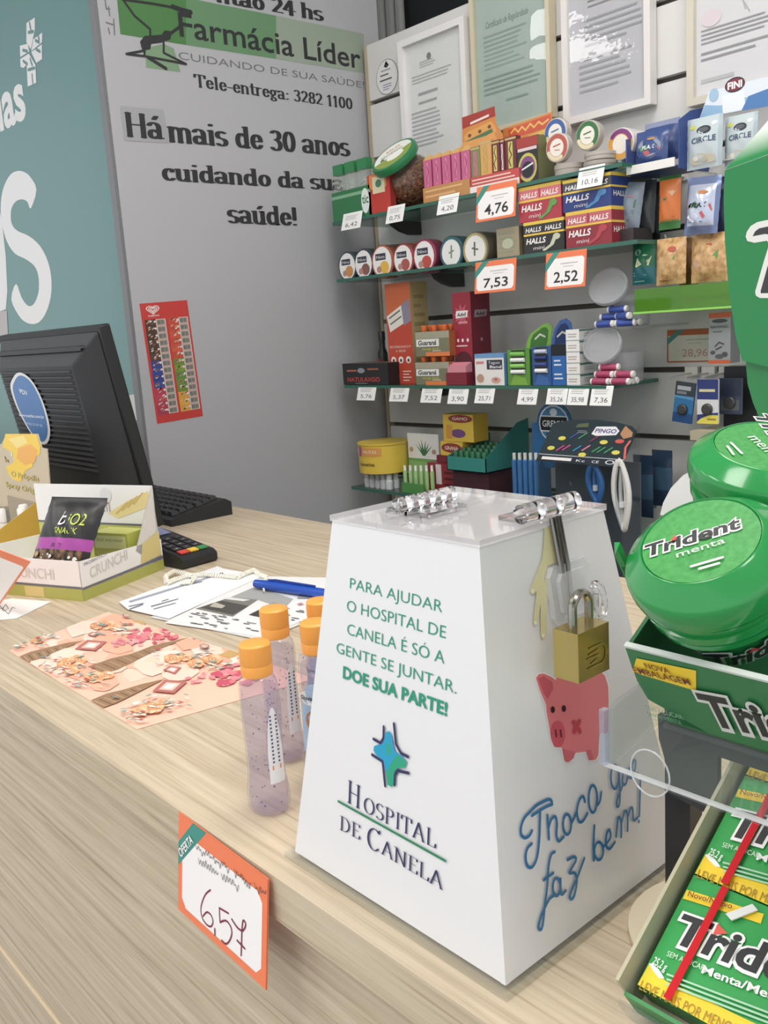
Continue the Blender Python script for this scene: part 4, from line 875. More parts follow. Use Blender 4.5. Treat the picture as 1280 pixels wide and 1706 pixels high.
def ptag(l,r,t,b,s,lab,y=YF-.0075,big=False,tilt=.3):
    a=aY(l,b,y); c=aY(r,t,y); w=c.x-a.x; h=c.z-a.z
    # use mid-height widths so that the card is a true upright rectangle
    h=aY((l+r)/2,t,y).z-aY((l+r)/2,b,y).z; zc=aY((l+r)/2,(t+b)/2,y).z; xc=aY((l+r)/2,(t+b)/2,y).x
    F=turned((xc-w/2,y,zc-h/2),(0,1,0),0,1,(1,0,0),V((0,-tilt,1)).normalized()); F=Fr(F.o,F.x,V((0,tilt,1)).normalized())
    m=MB()
    if big:
        m.fbox(F,(0,0,-.0006),(w,h,0),ORG); offer(m,F,w,h,.045,.17); m.text(F,s,w*.22,h*.17,w*.6,h*.3,C('2A2A2C',.5),.015); m.rect(F,w*.38,h*.66,w*.8,h*.685,C('B5B5B5',.5)); m.rect(F,w*.45,h*.58,w*.7,h*.6,C('C5C5C5',.5))
        m.rect(F,w*.03,h*.55,w*.031,h*.551,TEAL)
    else:
        m.fbox(F,(0,0,-.0006),(w,h,0),C('F3F3F1',.4)); m.text(F,s,w*.2,h*.16,w*.62,h*.26,C('5A5A5C',.5),.0); ops(m,Fr(F.o,F.x*w,F.y*h),[('x',.15,.55,.85,.85,3,'BDBDBB')])
    tag(m.build('price_tag',flat=True),lab,'price tag','shelf edge price tags')
for a in ((568,598,352,382,'6,42','white price tag reading 6,42 at the left end of the top shelf'),(642,669,340,371,'0,75','white price tag reading 0,75 below the candy jar'),(727,759,322,356,'4,20','white price tag reading 4,20 below the pink candy sticks'),(960,1002,274,312,'10,16','white price tag reading 10,16 below the round tins of the top shelf'),
 (594,622,642,667,'5,76','white price tag reading 5,76 below the black box of the lower shelf'),(648,677,642,669,'5,37','white price tag reading 5,37 below the orange display box'),(700,732,642,671,'7,52','white price tag reading 7,52 below the energy drinks'),(745,776,642,673,'3,90','white price tag reading 3,90 below the red tall display box'),(790,820,642,672,'25,71','white price tag reading 25,71 below the white tape box'),(861,892,643,674,'4,99','white price tag reading 4,99 below the green lip balm display'),(909,942,643,674,'35,26','white price tag reading 35,26 below the blue medicine boxes'),(944,977,642,675,'35,98','white price tag reading 35,98 below the stacked white boxes'),(982,1017,642,676,'7,36','white price tag reading 7,36 below the pink candy rolls')): ptag(*a)
ptag(792,856,305,366,'4,76','large orange bordered price tag reading 4,76 below the candy bars',YF-.0065,True,.12); ptag(790,856,433,487,'7,53','large orange bordered price tag reading 7,53 below the round tins',YF-.0065,True,.12); ptag(907,973,418,480,'2,52','large orange bordered price tag reading 2,52 below the cough drop boxes',YF-.0065,True,.12)
# ---------------------------------------------------------------- TOP SHELF
yi=YF+.004
rk,bb=carton('mint_tray',None,None,556,620,322,S1z,yi,.05,'2E7D4A',pr=[('r',0,.75,1,.86,'7FB58C'),('c',.86,.5,.1,.42,'E4EFE6'),('t','tic',.78,.42,.16,.3,'2E7D4A',.02)])
tag(rk,'green tray of clear mint boxes at the left end of the top shelf','tray')
x0,x1,_,zt=bb
for i,l in enumerate(('leftmost clear mint box with green cap in the green tray','middle clear mint box with green cap in the green tray','right clear mint box with green cap in the green tray, nearest the red box')):
    a=x0+(x1-x0)*(.04+.31*i); w=(x1-x0)*.24; z0=zt+.0008; h=.05
    t=thing('mint_box',l,'mint box',(a+w/2,yi+.012,z0),'clear mint boxes in the green tray')
    m=MB(); m.box((a,yi+.004,z0),(a+w,yi+.018,z0+h*.62),clear('F4F8F4',1.45,.05,.15,'E8F0EA')); m.build('body',t,bevel=.0008)
    m=MB(); m.box((a-.0003,yi+.0035,z0+h*.62),(a+w+.0003,yi+.0185,z0+h),C('2F8A50',.35)); m.build('cap',t,bevel=.001)
    m=MB(); rr=random.Random(i)
    for k in range(26): m.lathe(Fr((a+w*rr.uniform(.15,.85),yi+rr.uniform(.006,.016),z0+h*rr.uniform(.04,.34)),X1,Y1),[(.0001,0),(.0016,.0012),(.0001,.0024)],WHITE,6)
    o=m.build('mints',t); o['kind']='stuff'
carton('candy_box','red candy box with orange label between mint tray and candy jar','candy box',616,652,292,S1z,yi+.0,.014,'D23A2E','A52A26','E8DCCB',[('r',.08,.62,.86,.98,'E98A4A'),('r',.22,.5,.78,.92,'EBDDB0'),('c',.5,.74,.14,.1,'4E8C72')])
# candy jar lying tilted
jr=.052; jc=aY(684,290,1.25); jc.z=S1z+jr*1.02; jd=(-RT*.56+UP*.62-FW*.6).normalized()
jt=thing('candy_jar','round clear candy jar lying tilted with green lid and brown candies','candy jar',(jc.x,jc.y,S1z))
jF=Fr(jc,jd.cross(Z1).normalized(),jd.cross(jd.cross(Z1)).normalized())
if jF.n.dot(jd)<0: jF=Fr(jc,jF.y,jF.x)
pf=[(.001,-jr)]+[(jr*math.sin(a),-jr*math.cos(a)) for a in [PI*.06*i for i in range(1,13)]]+[(jr*.74,jr*.72),(jr*.74,jr*.92)]
m=MB(); m.lathe(jF,pf,clear('F3EDE6',1.45,.03),30,cap=False); m.build('globe',jt,ang=60)
m=MB(); m.lathe(jF,[(r*.95,h*.95) for r,h in pf[:-1]]+[(.0001,jr*.6)],noisy('brown_candies','4A2E22','8E6246',160,.3,bump=.8),30); m.build('candies',jt,ang=60)['kind']='stuff'
rr=random.Random(2); m=MB()
for k in range(150):
    a=rr.uniform(0,2*PI); b_=rr.uniform(.1*PI,.74*PI); d=jF.x*math.sin(b_)*math.cos(a)+jF.y*math.sin(b_)*math.sin(a)-jF.n*math.cos(b_); p=jc+d*jr*.93; u=d.orthogonal().normalized(); w_=d.cross(u)
    m.hexa([p+u*.004,p+w_*.003,p-u*.004,p-w_*.003],[p+d*.0018+u*.0025,p+d*.0018+w_*.002,p+d*.0018-u*.0025,p+d*.0018-w_*.002],C(('6B4430','8F6544','5A3626','A57C55')[k%4],.25))
m.build('wrapped_candies',jt)['kind']='stuff'
m=MB(); L0=Fr(jF(0,0,jr*.92),jF.x,jF.y); m.lathe(L0,[(.042,0),(.0465,.001),(.0475,.01),(.0455,.0145),(.041,.0155),(.0405,.0148)],C('23824A',.3),36); m.build('lid',jt)
LQ=Fr(L0(0,0,.0148),RT,UP); LQ=Fr(L0(0,0,.0149),(RT-L0.n*RT.dot(L0.n)).normalized()*1.14,L0.n.cross((RT-L0.n*RT.dot(L0.n)).normalized())*1.14)
m=MB(); m.disc(LQ,0,0,.0352,.0352,C('EDF1EA',.35),32); m.pr(LQ,[(.035*math.cos(a),.035*math.sin(a)) for a in [-PI*.95+PI*.98*i/14 for i in range(15)]],C('8FA63A',.4)); m.disc(LQ,.004,-.008,.016,.012,C('F3F3EC',.4)); m.text(LQ,'RECHEADO',-.022,.004,.04,.007,C('5B6B4A',.4),.01); m.text(LQ,'BALAS',-.012,.016,.026,.007,C('E58A6A',.4),.02); m.disc(LQ,-.02,.0,.004,.003,C('30463A',.4))
m.build('lid_label',jt)
# pink candy sticks in a box
o,bb=carton('stick_tray',None,None,706,785,314,S1z,yi,.045,'C98A4A','A84A6A',pr=[('x',.05,.2,.95,.9,2,'E4B070')]); tag(o,'low gold and pink carton of pink candy sticks','tray')
x0,x1,_,zt=bb; zz=aY(706,264,yi+.01).z
for i in range(5):
    a=x0+(x1-x0)*(i+.06)/5; w=(x1-x0)*.168
    m=MB(); m.box((a,yi+.003,zt+.0005),(a+w,yi+.017,zz-.006),C('D4608E',.35),mr=C('B44A78',.4)); Q=Fr((a,yi+.003,zt),X1*w,Z1*(zz-zt)); ops(m,Q,[('r',.4,.05,.6,.8,'E487AC'),('n',[[(.5,.1),(.4,.3),(.6,.5),(.45,.7)]],.08,.02,'9C2F62')]); m.hexa([V((a,yi+.003,zz-.006)),V((a+w,yi+.003,zz-.006)),V((a+w,yi+.017,zz-.006)),V((a,yi+.017,zz-.006))],[V((a+w*.2,yi+.006,zz)),V((a+w*.7,yi+.006,zz+.002)),V((a+w*.7,yi+.014,zz+.002)),V((a+w*.2,yi+.014,zz))],C('D9A55A',.35))
    tag(m.build('candy_stick'),'pink wrapped candy stick with gold tip standing in the low carton','candy stick','pink candy sticks')
# candy bar tray
bt=thing('candy_bar_tray','red and white open carton of wrapped candy bars with red header card','display tray',aY(825,310,yi))
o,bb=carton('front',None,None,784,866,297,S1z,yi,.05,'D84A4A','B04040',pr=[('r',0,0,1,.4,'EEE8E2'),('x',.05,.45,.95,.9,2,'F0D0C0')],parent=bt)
x0,x1,_,zt=bb
hy=yi+.046
q=lambda L,y: [((lambda p:(p.x,p.z))(aY(px,py,y))) for px,py in L]
m=MB(); m.prism(Fr((0,hy,0),X1,Z1),q([(772,300),(770,196),(824,177),(826,205),(838,225),(838,300)],hy),-.0012,0,C('E08A3E',.4)); HQ=Fr((0,hy,0),X1,Z1)
m.pr(HQ,q([(771,215),(770,196),(824,177),(826,193)],hy),C('B5362F',.4)); m.pr(HQ,q([(784,204),(815,190),(815,194),(784,208)],hy),C('F0E0D8',.4))
m.pr(HQ,q([(773,228),(780,220),(818,202),(826,210),(828,220),(790,236),(775,238)],hy),C('E8A24C',.4)); m.pr(HQ,q([(776,236),(820,214),(822,220),(778,243)],hy),C('4E7A52',.4)); m.pr(HQ,q([(766,250),(772,238),(824,222),(832,240),(790,262),(768,262)],hy),C('EBA350',.4))
for a,b in ((783,226),(800,219),(816,211),(785,250),(800,244)): p=q([(a,b)],hy)[0]; m.disc(HQ,p[0],p[1],.004,.003,C('7A4A2A',.4),10)
m.build('header_card',bt)
for i,(l,r,t,c1,c2,lab) in enumerate(((786,801,246,'7E8C4E','D46A94','green and pink candy bar standing leftmost in the bar tray'),(801,820,236,'E0A65A','C8A04C','yellow candy bar standing second from the left in the bar tray'),(820,834,235,'7A3038','D6CC62','dark red candy bar with yellow stripe standing in the middle of the bar tray'),(835,842,232,'6E2A34','E6E0DC','narrow dark red candy bar with white stripe in the bar tray'),(843,862,229,'7A3038','C9CB5E','dark red candy bar with lime stripe standing rightmost in the bar tray'))):
    carton('candy_bar',lab,'candy bar',l,r,t,zt+.0005,yi+.006+.002*i,.012,c1,pr=[('r',.3,.06,.7,.84,c2),('n',[[(.5,.12),(.35,.3),(.6,.45),(.4,.62),(.55,.8)]],.1,.02,c1),('r',0,.9,1,.96,'C9B070')],group='candy bars in the tray')
# orange header card behind
m=MB(); hy2=yi+.07; m.prism(Fr((0,hy2,0),X1,Z1),q([(838,215),(920,186),(918,240),(918,285),(845,300)],hy2),-.0015,0,C('E58C3E',.4)); HQ=Fr((0,hy2,0),X1,Z1)
m.pr(HQ,q([(846,216),(918,190),(918,210),(850,232)],hy2),C('E5583C',.4)); m.pr(HQ,q([(880,226),(918,212),(918,240),(884,248)],hy2),C('E9C25A',.4))
plines(m,HQ,[[(852,222),(858,214),(864,220),(870,211),(876,217),(884,206),(890,212),(898,203),(904,207),(914,199)]],.003,C('F3C35A',.4)); plines(m,HQ,[[(886,238),(892,226),(898,238),(905,224),(910,236)]],.002,C('8A4A24',.4))
m.rect(HQ,*q([(846,300)],hy2)[0],*q([(918,294)],hy2)[0],C('C96A38',.4)); tag(m.build('header_card'),'orange and red cardboard header card standing behind the small dark candy box','card')
carton('candy_box','small dark candy box with red top and oval yellow emblem on the top shelf','candy box',863,898,232,S1z,yi+.004,.045,'2E2A2C','6E7040',pr=[('r',0,.78,1,1,'B53A36'),('r',.05,.7,.95,.77,'E3C9CE'),('c',.5,.33,.44,.32,'C9C24C'),('c',.5,.33,.36,.25,'8A4A8E'),('c',.5,.28,.28,.18,'23262C'),('n',[[(.25,.3),(.75,.4)]],.06,.04,'E6E6E6')])
# round tins on the top shelf
def tin(px,py,rp,y,dep,c1,c2,face,lab,group,pr=(),th=0,sideways=True):
    c=aY(px,py,y); r=(aY(px+rp,py,y)-c).length*.5+(aY(px,py+rp,y)-c).length*.5
    t=thing('round_tin',lab,'tin',(c.x,c.y,c.z-r),group); F=Fr(c,X1,Z1)
    m=MB(); m.lathe(Fr(c+Y1*dep,X1,Z1),[(r*.96,0),(r,.001),(r,dep*.45),(r*1.02,dep*.5),(r*1.02,dep-.001),(r*.98,dep)],C(c2,.35),26); m.build('can',t)
    m=MB(); FQ=Fr(c-Y1*.0001,X1*r,Z1*r); m.disc(FQ,0,0,.93,.93,C(c1,.4),28); ops(m,FQ,face); m.build('lid_label',t)
    return t,c,r
TL='round tins standing on edge on the top shelf'
def band(cc): return [('c',0,0,.62,.62,'EFE9DC'),('n',[[(-.3,.1),(.3,.2)]],.1,.1,cc),('n',[[(-.2,-.15),(.25,-.2)]],.06,.06,cc),('n',[A(0,0,.78,.78,200,300,8)],.28,.28,'E9D9B0')]
def flat(px0,px1,pyt,pyb,y,col,lab,group,z=None,n=1):
    a=aY(px0,pyb,y); b=aY(px1,pyb,y); r=(b.x-a.x)/2; c=V(((a.x+b.x)/2,y+r,z)); h=aY(px0,pyt,y).z-aY(px0,pyb,y).z
    t=thing('round_tin',lab,'tin',c,group); m=MB(); F=Fr(c,X1,Y1); m.lathe(F,[(r*.97,0.0003),(r,.001),(r,h*.55),(r*1.03,h*.56),(r*1.03,h-.0006),(r*.98,h)],C(col,.35),28); m.build('can',t); return t,h,r
g_='pale tins lying flat under the standing tins'
t,h,r=flat(914,956,269,289,yi+.004,'AFA69C','pale grey tin lying flat under the red and blue round tins',g_,S1z); hA=S1z+h
t,h,r=flat(962,1008,264,279,yi+.006,'ABA399','lower pale tin of the pair lying flat under the green tin',g_,S1z); hB=S1z+h+.0005
t,h,r=flat(964,1008,250,264,yi+.006,'B7AFA5','upper pale tin of the pair lying flat under the green tin',g_,hB); hB+=h
def onstack(px,rp,z,y,*a):
    r=(aY(px+rp,240,y)-aY(px,240,y)).length; lo,hi=100.,400.
    for _ in range(30):
        mid=(lo+hi)/2
        if aY(px,mid,y).z>z+r*1.03: lo=mid
        else: hi=mid
    return tin(px,lo,rp,y,.014,*a)
onstack(928,21,hA,yi+.006,'C8584E','CFC6BB',band('C8584E'),'round tin with red rim standing on edge on a flat pale tin',TL)
t,c,r=onstack(926,21,hA,yi+.026,'3C66B0','CFC6BB',band('3C66B0'),'round tin with blue rim standing on edge behind the red rimmed tin',TL)
for o in [t]: o.location.z+=.026
onstack(979,22,hB,yi+.008,'35783F','B9B2A6',band('35783F'),'round tin with green rim standing on edge on two flat pale tins',TL)
tin(1034,240,24,yi+.035,.05,'E8A63C','D8D4D0',[('c',0,0,.6,.6,'EFE7DA'),('n',[A(0,0,.8,.8,20,140,8)],.3,.3,'8C3F86')],'round tin with orange and purple rim at the right end of the top shelf',TL)
# ---------------------------------------------------------------- MIDDLE SHELF
TL='round tins standing on edge in a row on the middle shelf'
def cream(fc): return [('c',0,0,.86,.9,'ECEBEA'),('r',-.6,.1,.35,.5,'33374A'),('t','Nivo',-.5,.2,.75,.2,'E8E8EA'),('c',.2,-.35,.42,.38,fc),('c',-.3,-.45,.22,.2,'B8897A')]
for px,py,rp,c1,c2,fc,lab in ((579,444,19,'3E5A6A','33454E','D08A4A','leftmost tin of the row with dark teal rim and orange picture'),(606,440,20,'3B3E52','38414C','8E5A50','second tin of the row with navy rim and brown picture'),(637,436,22,'E07A4A','9A5A44','E9B83A','third tin of the row with orange rim and yellow picture'),(672,432,21,'D8524A','8E4440','B5544A','fourth tin of the row with red rim and dark red picture'),(707,427,23,'C4405A','8E3050','C8483E','fifth tin of the row with magenta rim and red picture')):
    cc=aY(px,py,yi+.004); rr_=(aY(px+rp,py,yi+.004)-cc).length; tin(px,py,rp,yi+.004,.03,c1,c2,cream(fc),lab,TL)
tin(752,421,23,yi+.004,.034,'2F6B74','2A4E55',[('c',0,0,.8,.8,'E6E7E4'),('n',[[(.0,-.3),(.05,.4)],[(-.15,0),(.2,.1)]],.14,.1,'7E8E78')],'tin with teal rim and white face right of the magenta tin',TL)
tin(792,416,25,yi+.004,.05,'B5A86E','6E6752',[('c',0,0,.8,.8,'E9E8E4'),('n',[[(-.05,-.3),(-.02,.4)],[(-.2,.1),(.2,0)]],.14,.1,'5A6A52')],'rightmost tin of the row with khaki rim and white face',TL)
g_='tins lying flat in stacks at the back of the middle shelf'
zz=S2z
for i,(c,lab) in enumerate((('3A3A3E','lowest of three dark flat tins stacked at the back of the middle shelf'),('46464A','middle one of three dark flat tins stacked at the back of the middle shelf'),('3A3A3E','topmost of three dark flat tins stacked at the back of the middle shelf'))):
    t,h,r=flat(622,662,372,389,1.262,c,lab,g_,zz); zz+=h+.0006
zz=S2z
for i,(c,lab) in enumerate((('A04A34','lower of two orange flat tins stacked behind the standing tins'),('C0603C','upper of two orange flat tins stacked behind the standing tins'))):
    t,h,r=flat(660,704,390,415,1.262,c,lab,g_,zz); zz+=h+.0006
carton('small_box','small brown patterned box standing between the tins and the cough drop boxes','box',829,866,382,S2z,yi+.004,.04,'A59778','8A7C62',pr=[('x',.1,.1,.9,.9,5,'8E9A7E'),('c',.5,.45,.25,.18,'B9C0A0')])
hg='cough drop boxes stacked in two columns'
def halls(l,r,t,b,col,acc,lab,zb=None,y=yi,strip='E0707A'):
    z0=zb if zb is not None else S2z
    return carton('cough_drop_box',lab,'cough drop box',l,r,t,z0,y,.05,col,col,col,[('r',0,.62,1,.9,strip),('r',0,.9,1,1,'EFC63C'),('r',0,.56,1,.62,'EFC63C'),('r',.485,.62,.515,.9,col),('t','HALLS',.05,.67,.4,.15,'F5F2EE',.02,.2),('t','HALLS',.54,.67,.4,.15,'F5F2EE',.02,.2),('t','HALLS',.06,.30,.5,.18,'F5F2EE',.03,.2),('t','mini',.24,.1,.28,.12,'E6DEDC',.0,.1),('n',[[(.52,.06),(.7,.2),(.8,.48)]],.1,.06,acc),('c',.82,.44,.09,.1,acc)],[('r',0,.9,1,1,'EFC63C'),('r',0,.56,1,.62,'EFC63C'),('t','HALLS',.1,.3,.7,.16,'E8E4E0',.02)],group=hg)
o,b1=halls(874,941,372,0,'2B2C2C','C9CDB0','black cough drop box, bottom of the left column',strip='343636')
o,b2=halls(944,1020,355,0,'9E2A38','C2404A','dark red cough drop box, bottom of the right column',strip='D0606A')
halls(866,936,314,0,'C03646','5FA046','red and green cough drop box on top of the black one',b1[3]+.0004)
halls(939,1019,302,0,'2A3F8C','4A90D2','blue cough drop box on top of the dark red one',b2[3]+.0004,strip='4A4E58')
carton('cough_drop_box','second blue cough drop box behind the front blue one, yellow edged','cough drop box',985,1036,326,b2[3]+.0004,yi+.054,.04,'2C4A8A','22345E',pr=[('r',0,.85,1,1,'C9B53C'),('t','HALLS',.2,.3,.6,.3,'D8DCE6',.02)],group=hg)
carton('small_box','dark brown box at the right end of the middle shelf','box',1022,1056,384,S2z,yi+.02,.05,'3E3032','332A2C')
# ---------------------------------------------------------------- LOWER SHELF
z3=S3z
carton('medicine_box','black box with red lettering at the left end of the lower shelf','box',573,648,606,z3,yi,.06,'26262A','1F1F22','6A5048',[('t','NATULAXGO',.1,.16,.72,.2,'C8423C',.02),('r',.1,.62,.32,.7,'B5634A'),('r',.56,.68,.8,.76,'A85A44'),('c',.42,.66,.08,.12,'8E98A4'),('x',.28,.04,.6,.12,1,'8E8E90')],lt=576)
bt=thing('black_bottle','tall black bottle with red lettering behind the black box','bottle',(xat(641,yi+.085,z3),yi+.085,z3+.0003)); F=Fr(bt.location,X1,Y1)
m=MB(); m.lathe(F,[(.010,0),(.0105,.001),(.0105,.058),(.006,.07),(.0058,.085)],C('1E1F22',.3),20); m.text(Fr(F(-.009,-.0107,.04),X1,Z1),'HP',.002,0,.012,.008,C('B8403A',.4),.02); m.build('body',bt)
m=MB(); m.lathe(Fr(F(0,0,.085),X1,Y1),[(.0072,0),(.0072,.016),(.006,.018)],C('26272A',.35),18); m.build('cap',bt)
ob=thing('display_box','tall orange display carton with three white droplet symbols on the lower shelf','display box',aY(675,640,yi+.03))
o,bb=carton('carton',None,None,651,692,474,z3,yi+.03,.045,'D2462F','B9A06A','C8C0A0',[('r',0,.62,1,1,'E0683A'),('p',[(.02,.68),(.62,.78),(.68,.6),(.12,.52)],'ECE6DC'),('n',[[(.12,.66),(.56,.73)],[(.16,.6),(.6,.67)]],.03,.016,'5A6A48'),('p',[(.62,.78),(.95,.84),(.98,.62),(.7,.58)],'8E8AA0'),('t','RECOMENDADOS P/',.08,.36,.84,.025,'F0D8CC'),('t','A SEDE',.3,.32,.4,.022,'F0D8CC'),('c',.2,.24,.1,.035,'F2EEEA'),('c',.5,.24,.1,.035,'F2EEEA'),('c',.8,.24,.1,.035,'F2EEEA'),('c',.2,.235,.045,.018,'7A2A24'),('c',.5,.235,.045,.018,'7A2A24'),('c',.8,.235,.045,.018,'7A2A24'),('x',.08,.02,.45,.14,4,'EBC9BE'),('x',.55,.02,.95,.14,4,'EBC9BE')],[('x',.15,.1,.85,.9,9,'9A8A5A')],parent=ob,lt=642)
# energy drink packs
def pack(l,r,t,zb,y,lab,dz):
    x0,x1=xat(l,y,zb),xat(r,y,zb); h=dz; tg=thing('drink_pack',lab,'drink pack',((x0+x1)/2,y,zb),'six packs of small energy drinks')
    m=MB(); m.box((x0,y,zb+.0003),(x1,y+.036,zb+h*.8),C('7E7E62',.4),mr=C('A85A30',.4)); Q=Fr((x0,y,zb),X1*(x1-x0),Z1*h*.8)
    ops(m,Q,[('r',0,.72,1,1,'A8A48C'),('r',.02,.4,.7,.7,'E9E9E4'),('t','Guaraná',.08,.46,.55,.2,'3C4038',.03,.15),('t','energy drink',.2,.26,.5,.1,'D4D63A'),('r',.3,.0,1,.17,'EE8040'),('x',.5,.18,.9,.26,1,'D8D8D0')]); m.build('carton',tg)
    for i in range(3):
        xx=x0+(x1-x0)*(.18+.3*i)
        for yy in (y+.009,y+.026):
            m=MB(); G_=Fr((xx,yy,zb+h*.8),X1,Y1); m.lathe(G_,[(.004,0),(.0055,h*.04),(.0058,h*.18),(.005,h*.2)],C('EE6A2C',.35),14); m.build('bottle_cap',tg)
    return x0,x1
zh=aY(695,587,yi+.01).z-z3
pack(694,750,587,z3,yi+.008,'lower six pack of orange capped energy drinks',.052); pack(694,750,525,z3+.0525,yi+.008,'upper six pack of orange capped energy drinks stacked on the lower one',.056)
rb=thing('display_box','tall dark red display carton with white starburst logo on the lower shelf','display box',aY(790,640,yi+.02))
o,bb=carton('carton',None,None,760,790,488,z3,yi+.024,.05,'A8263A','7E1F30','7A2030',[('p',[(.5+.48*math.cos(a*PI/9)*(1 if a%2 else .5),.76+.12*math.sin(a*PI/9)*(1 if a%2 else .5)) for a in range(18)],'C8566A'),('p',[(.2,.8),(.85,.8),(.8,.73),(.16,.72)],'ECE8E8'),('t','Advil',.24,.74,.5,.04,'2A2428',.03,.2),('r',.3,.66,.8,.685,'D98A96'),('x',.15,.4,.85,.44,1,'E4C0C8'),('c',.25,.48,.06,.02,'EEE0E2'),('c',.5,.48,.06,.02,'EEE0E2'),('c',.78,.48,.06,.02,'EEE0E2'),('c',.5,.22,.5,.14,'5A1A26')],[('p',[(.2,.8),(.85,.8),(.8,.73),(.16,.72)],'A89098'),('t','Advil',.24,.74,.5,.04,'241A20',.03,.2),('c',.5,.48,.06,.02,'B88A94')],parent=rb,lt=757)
m=MB(); x0,x1=bb[0],bb[1]; m.box((x0-.002,yi+.001,z3+.0005),(x1+.004,yi+.0225,z3+.022),C('8E2436',.4)); m.build('front_tray',rb)
for i in range(3):
    m=MB(); m.box((x0+.001,yi+.003+.006*i,z3+.0225),(x1+.001,yi+.0085+.006*i,z3+.034+.003*i),C('E08A9A',.4)); tag(m.build('blister_card'),'pink tablet card standing in the tray of the dark red carton','tablet card','pink tablet cards')
carton('tape_box','white and blue adhesive tape box before the red carton on the lower shelf','box',793,841,590,z3,yi,.04,'EDEAE6','5F9AD0','5F93CC',[('r',0,.86,1,1,'6A9ED6'),('r',.42,.5,.95,.8,'33384A'),('t','Tegum',.47,.67,.4,.09,'E8E8EC'),('t','Band',.52,.54,.4,.09,'E8E8EC',.02),('r',.05,.68,.32,.76,'D98A8A'),('c',.18,.22,.13,.14,'C89A84'),('c',.72,.16,.16,.1,'D9A896'),('c',.72,.18,.06,.04,'B86A5A')])
def balm(l,r,t,col,dk,head,lab,hdr):
    y=yi+.002; tg=thing('lip_balm_display',lab,'display box',aY((l+r)/2,640,y))
    o,bb=carton('carton',None,None,l,r,t,z3,y,.045,col,dk,pr=[('p',[(.1,0),(.9,0),(.8,.2),(.3,.3)],head),('r',.18,.3,.82,.98,'2A3A2A')],parent=tg)
    x0,x1,_,z1=bb
    m=MB(); m.prism(Fr((0,y+.044,0),X1,Z1),[((lambda p:(p.x,p.z))(aY(a,b,y+.044))) for a,b in hdr],-.001,0,C(head,.4)); HQ=Fr((0,y+.044,0),X1,Z1); cx=sum(p[0] for p in hdr)/len(hdr); cy=sum(p[1] for p in hdr)/len(hdr)
    ppoly(m,HQ,[(cx+(a-cx)*.7,cy+(b-cy)*.7) for a,b in hdr],C(dk,.4)); plines(m,HQ,[[(cx-8,cy+4),(cx,cy-4),(cx+8,cy)]],.003,C('D8DCC8',.4)); m.build('header',tg)
    for i in range(4):
        m=MB(); zc=z3+(z1-z3)*(.38+.165*i); G_=Fr((x0+(x1-x0)*.2,y-.0012,zc),Y1,Z1); m.lathe(G_,[(.0036,0),(.0036,(x1-x0)*.6)],C(('F2F2F0','8CD05A','F2F2F0','7CC850')[i] if 'green' in lab else ('F0F0F4','3A4E9A','2A3A80','C8CCE8')[i],.35),12)
        tag(m.build('lip_balm'),('green' if 'green' in lab else 'blue')+' and white lip balm stick lying in the '+('green' if 'green' in lab else 'blue')+' display','lip balm',('green' if 'green' in lab else 'blue')+' display lip balms')
balm(847,884,583,'5C9A3A','3E7A2E','7CB83E','green lip balm display with leaf shaped header on the lower shelf',[(876,590),(878,570),(884,556),(895,548),(905,540),(914,538),(920,545),(918,570),(912,590)])
balm(888,920,578,'2E5AA0','1E3A78','3E6CB8','blue lip balm display with round blue header on the lower shelf',[(918,590),(920,565),(924,548),(933,534),(944,530),(952,538),(955,560),(952,590)])
carton('medicine_box','black and blue medicine box between blue lip balm display and white boxes','medicine box',921,944,574,z3,yi,.04,'2A6CC0','24314A',pr=[('r',0,.72,1,1,'1E2228'),('x',.15,.45,.8,.65,2,'E0E8F4'),('x',.15,.12,.8,.32,2,'E0E8F4')])
zb=z3; 
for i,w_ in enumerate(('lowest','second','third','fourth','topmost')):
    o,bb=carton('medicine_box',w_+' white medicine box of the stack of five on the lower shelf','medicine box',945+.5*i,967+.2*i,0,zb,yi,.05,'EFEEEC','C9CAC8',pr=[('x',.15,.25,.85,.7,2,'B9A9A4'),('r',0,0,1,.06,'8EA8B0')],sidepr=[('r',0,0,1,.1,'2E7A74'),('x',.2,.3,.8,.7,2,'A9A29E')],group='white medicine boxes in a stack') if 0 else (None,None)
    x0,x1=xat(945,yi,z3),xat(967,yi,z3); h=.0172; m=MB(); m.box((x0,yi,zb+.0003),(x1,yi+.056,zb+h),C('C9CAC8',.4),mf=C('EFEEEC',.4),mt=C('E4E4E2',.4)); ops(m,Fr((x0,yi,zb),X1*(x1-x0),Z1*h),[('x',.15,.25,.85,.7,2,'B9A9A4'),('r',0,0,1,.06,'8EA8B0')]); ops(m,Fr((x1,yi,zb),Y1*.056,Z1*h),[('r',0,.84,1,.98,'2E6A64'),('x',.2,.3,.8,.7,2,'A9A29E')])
    tag(m.build('medicine_box'),w_+' white medicine box of the stack of five on the lower shelf','medicine box','white medicine boxes in a stack'); zb+=h+.0003
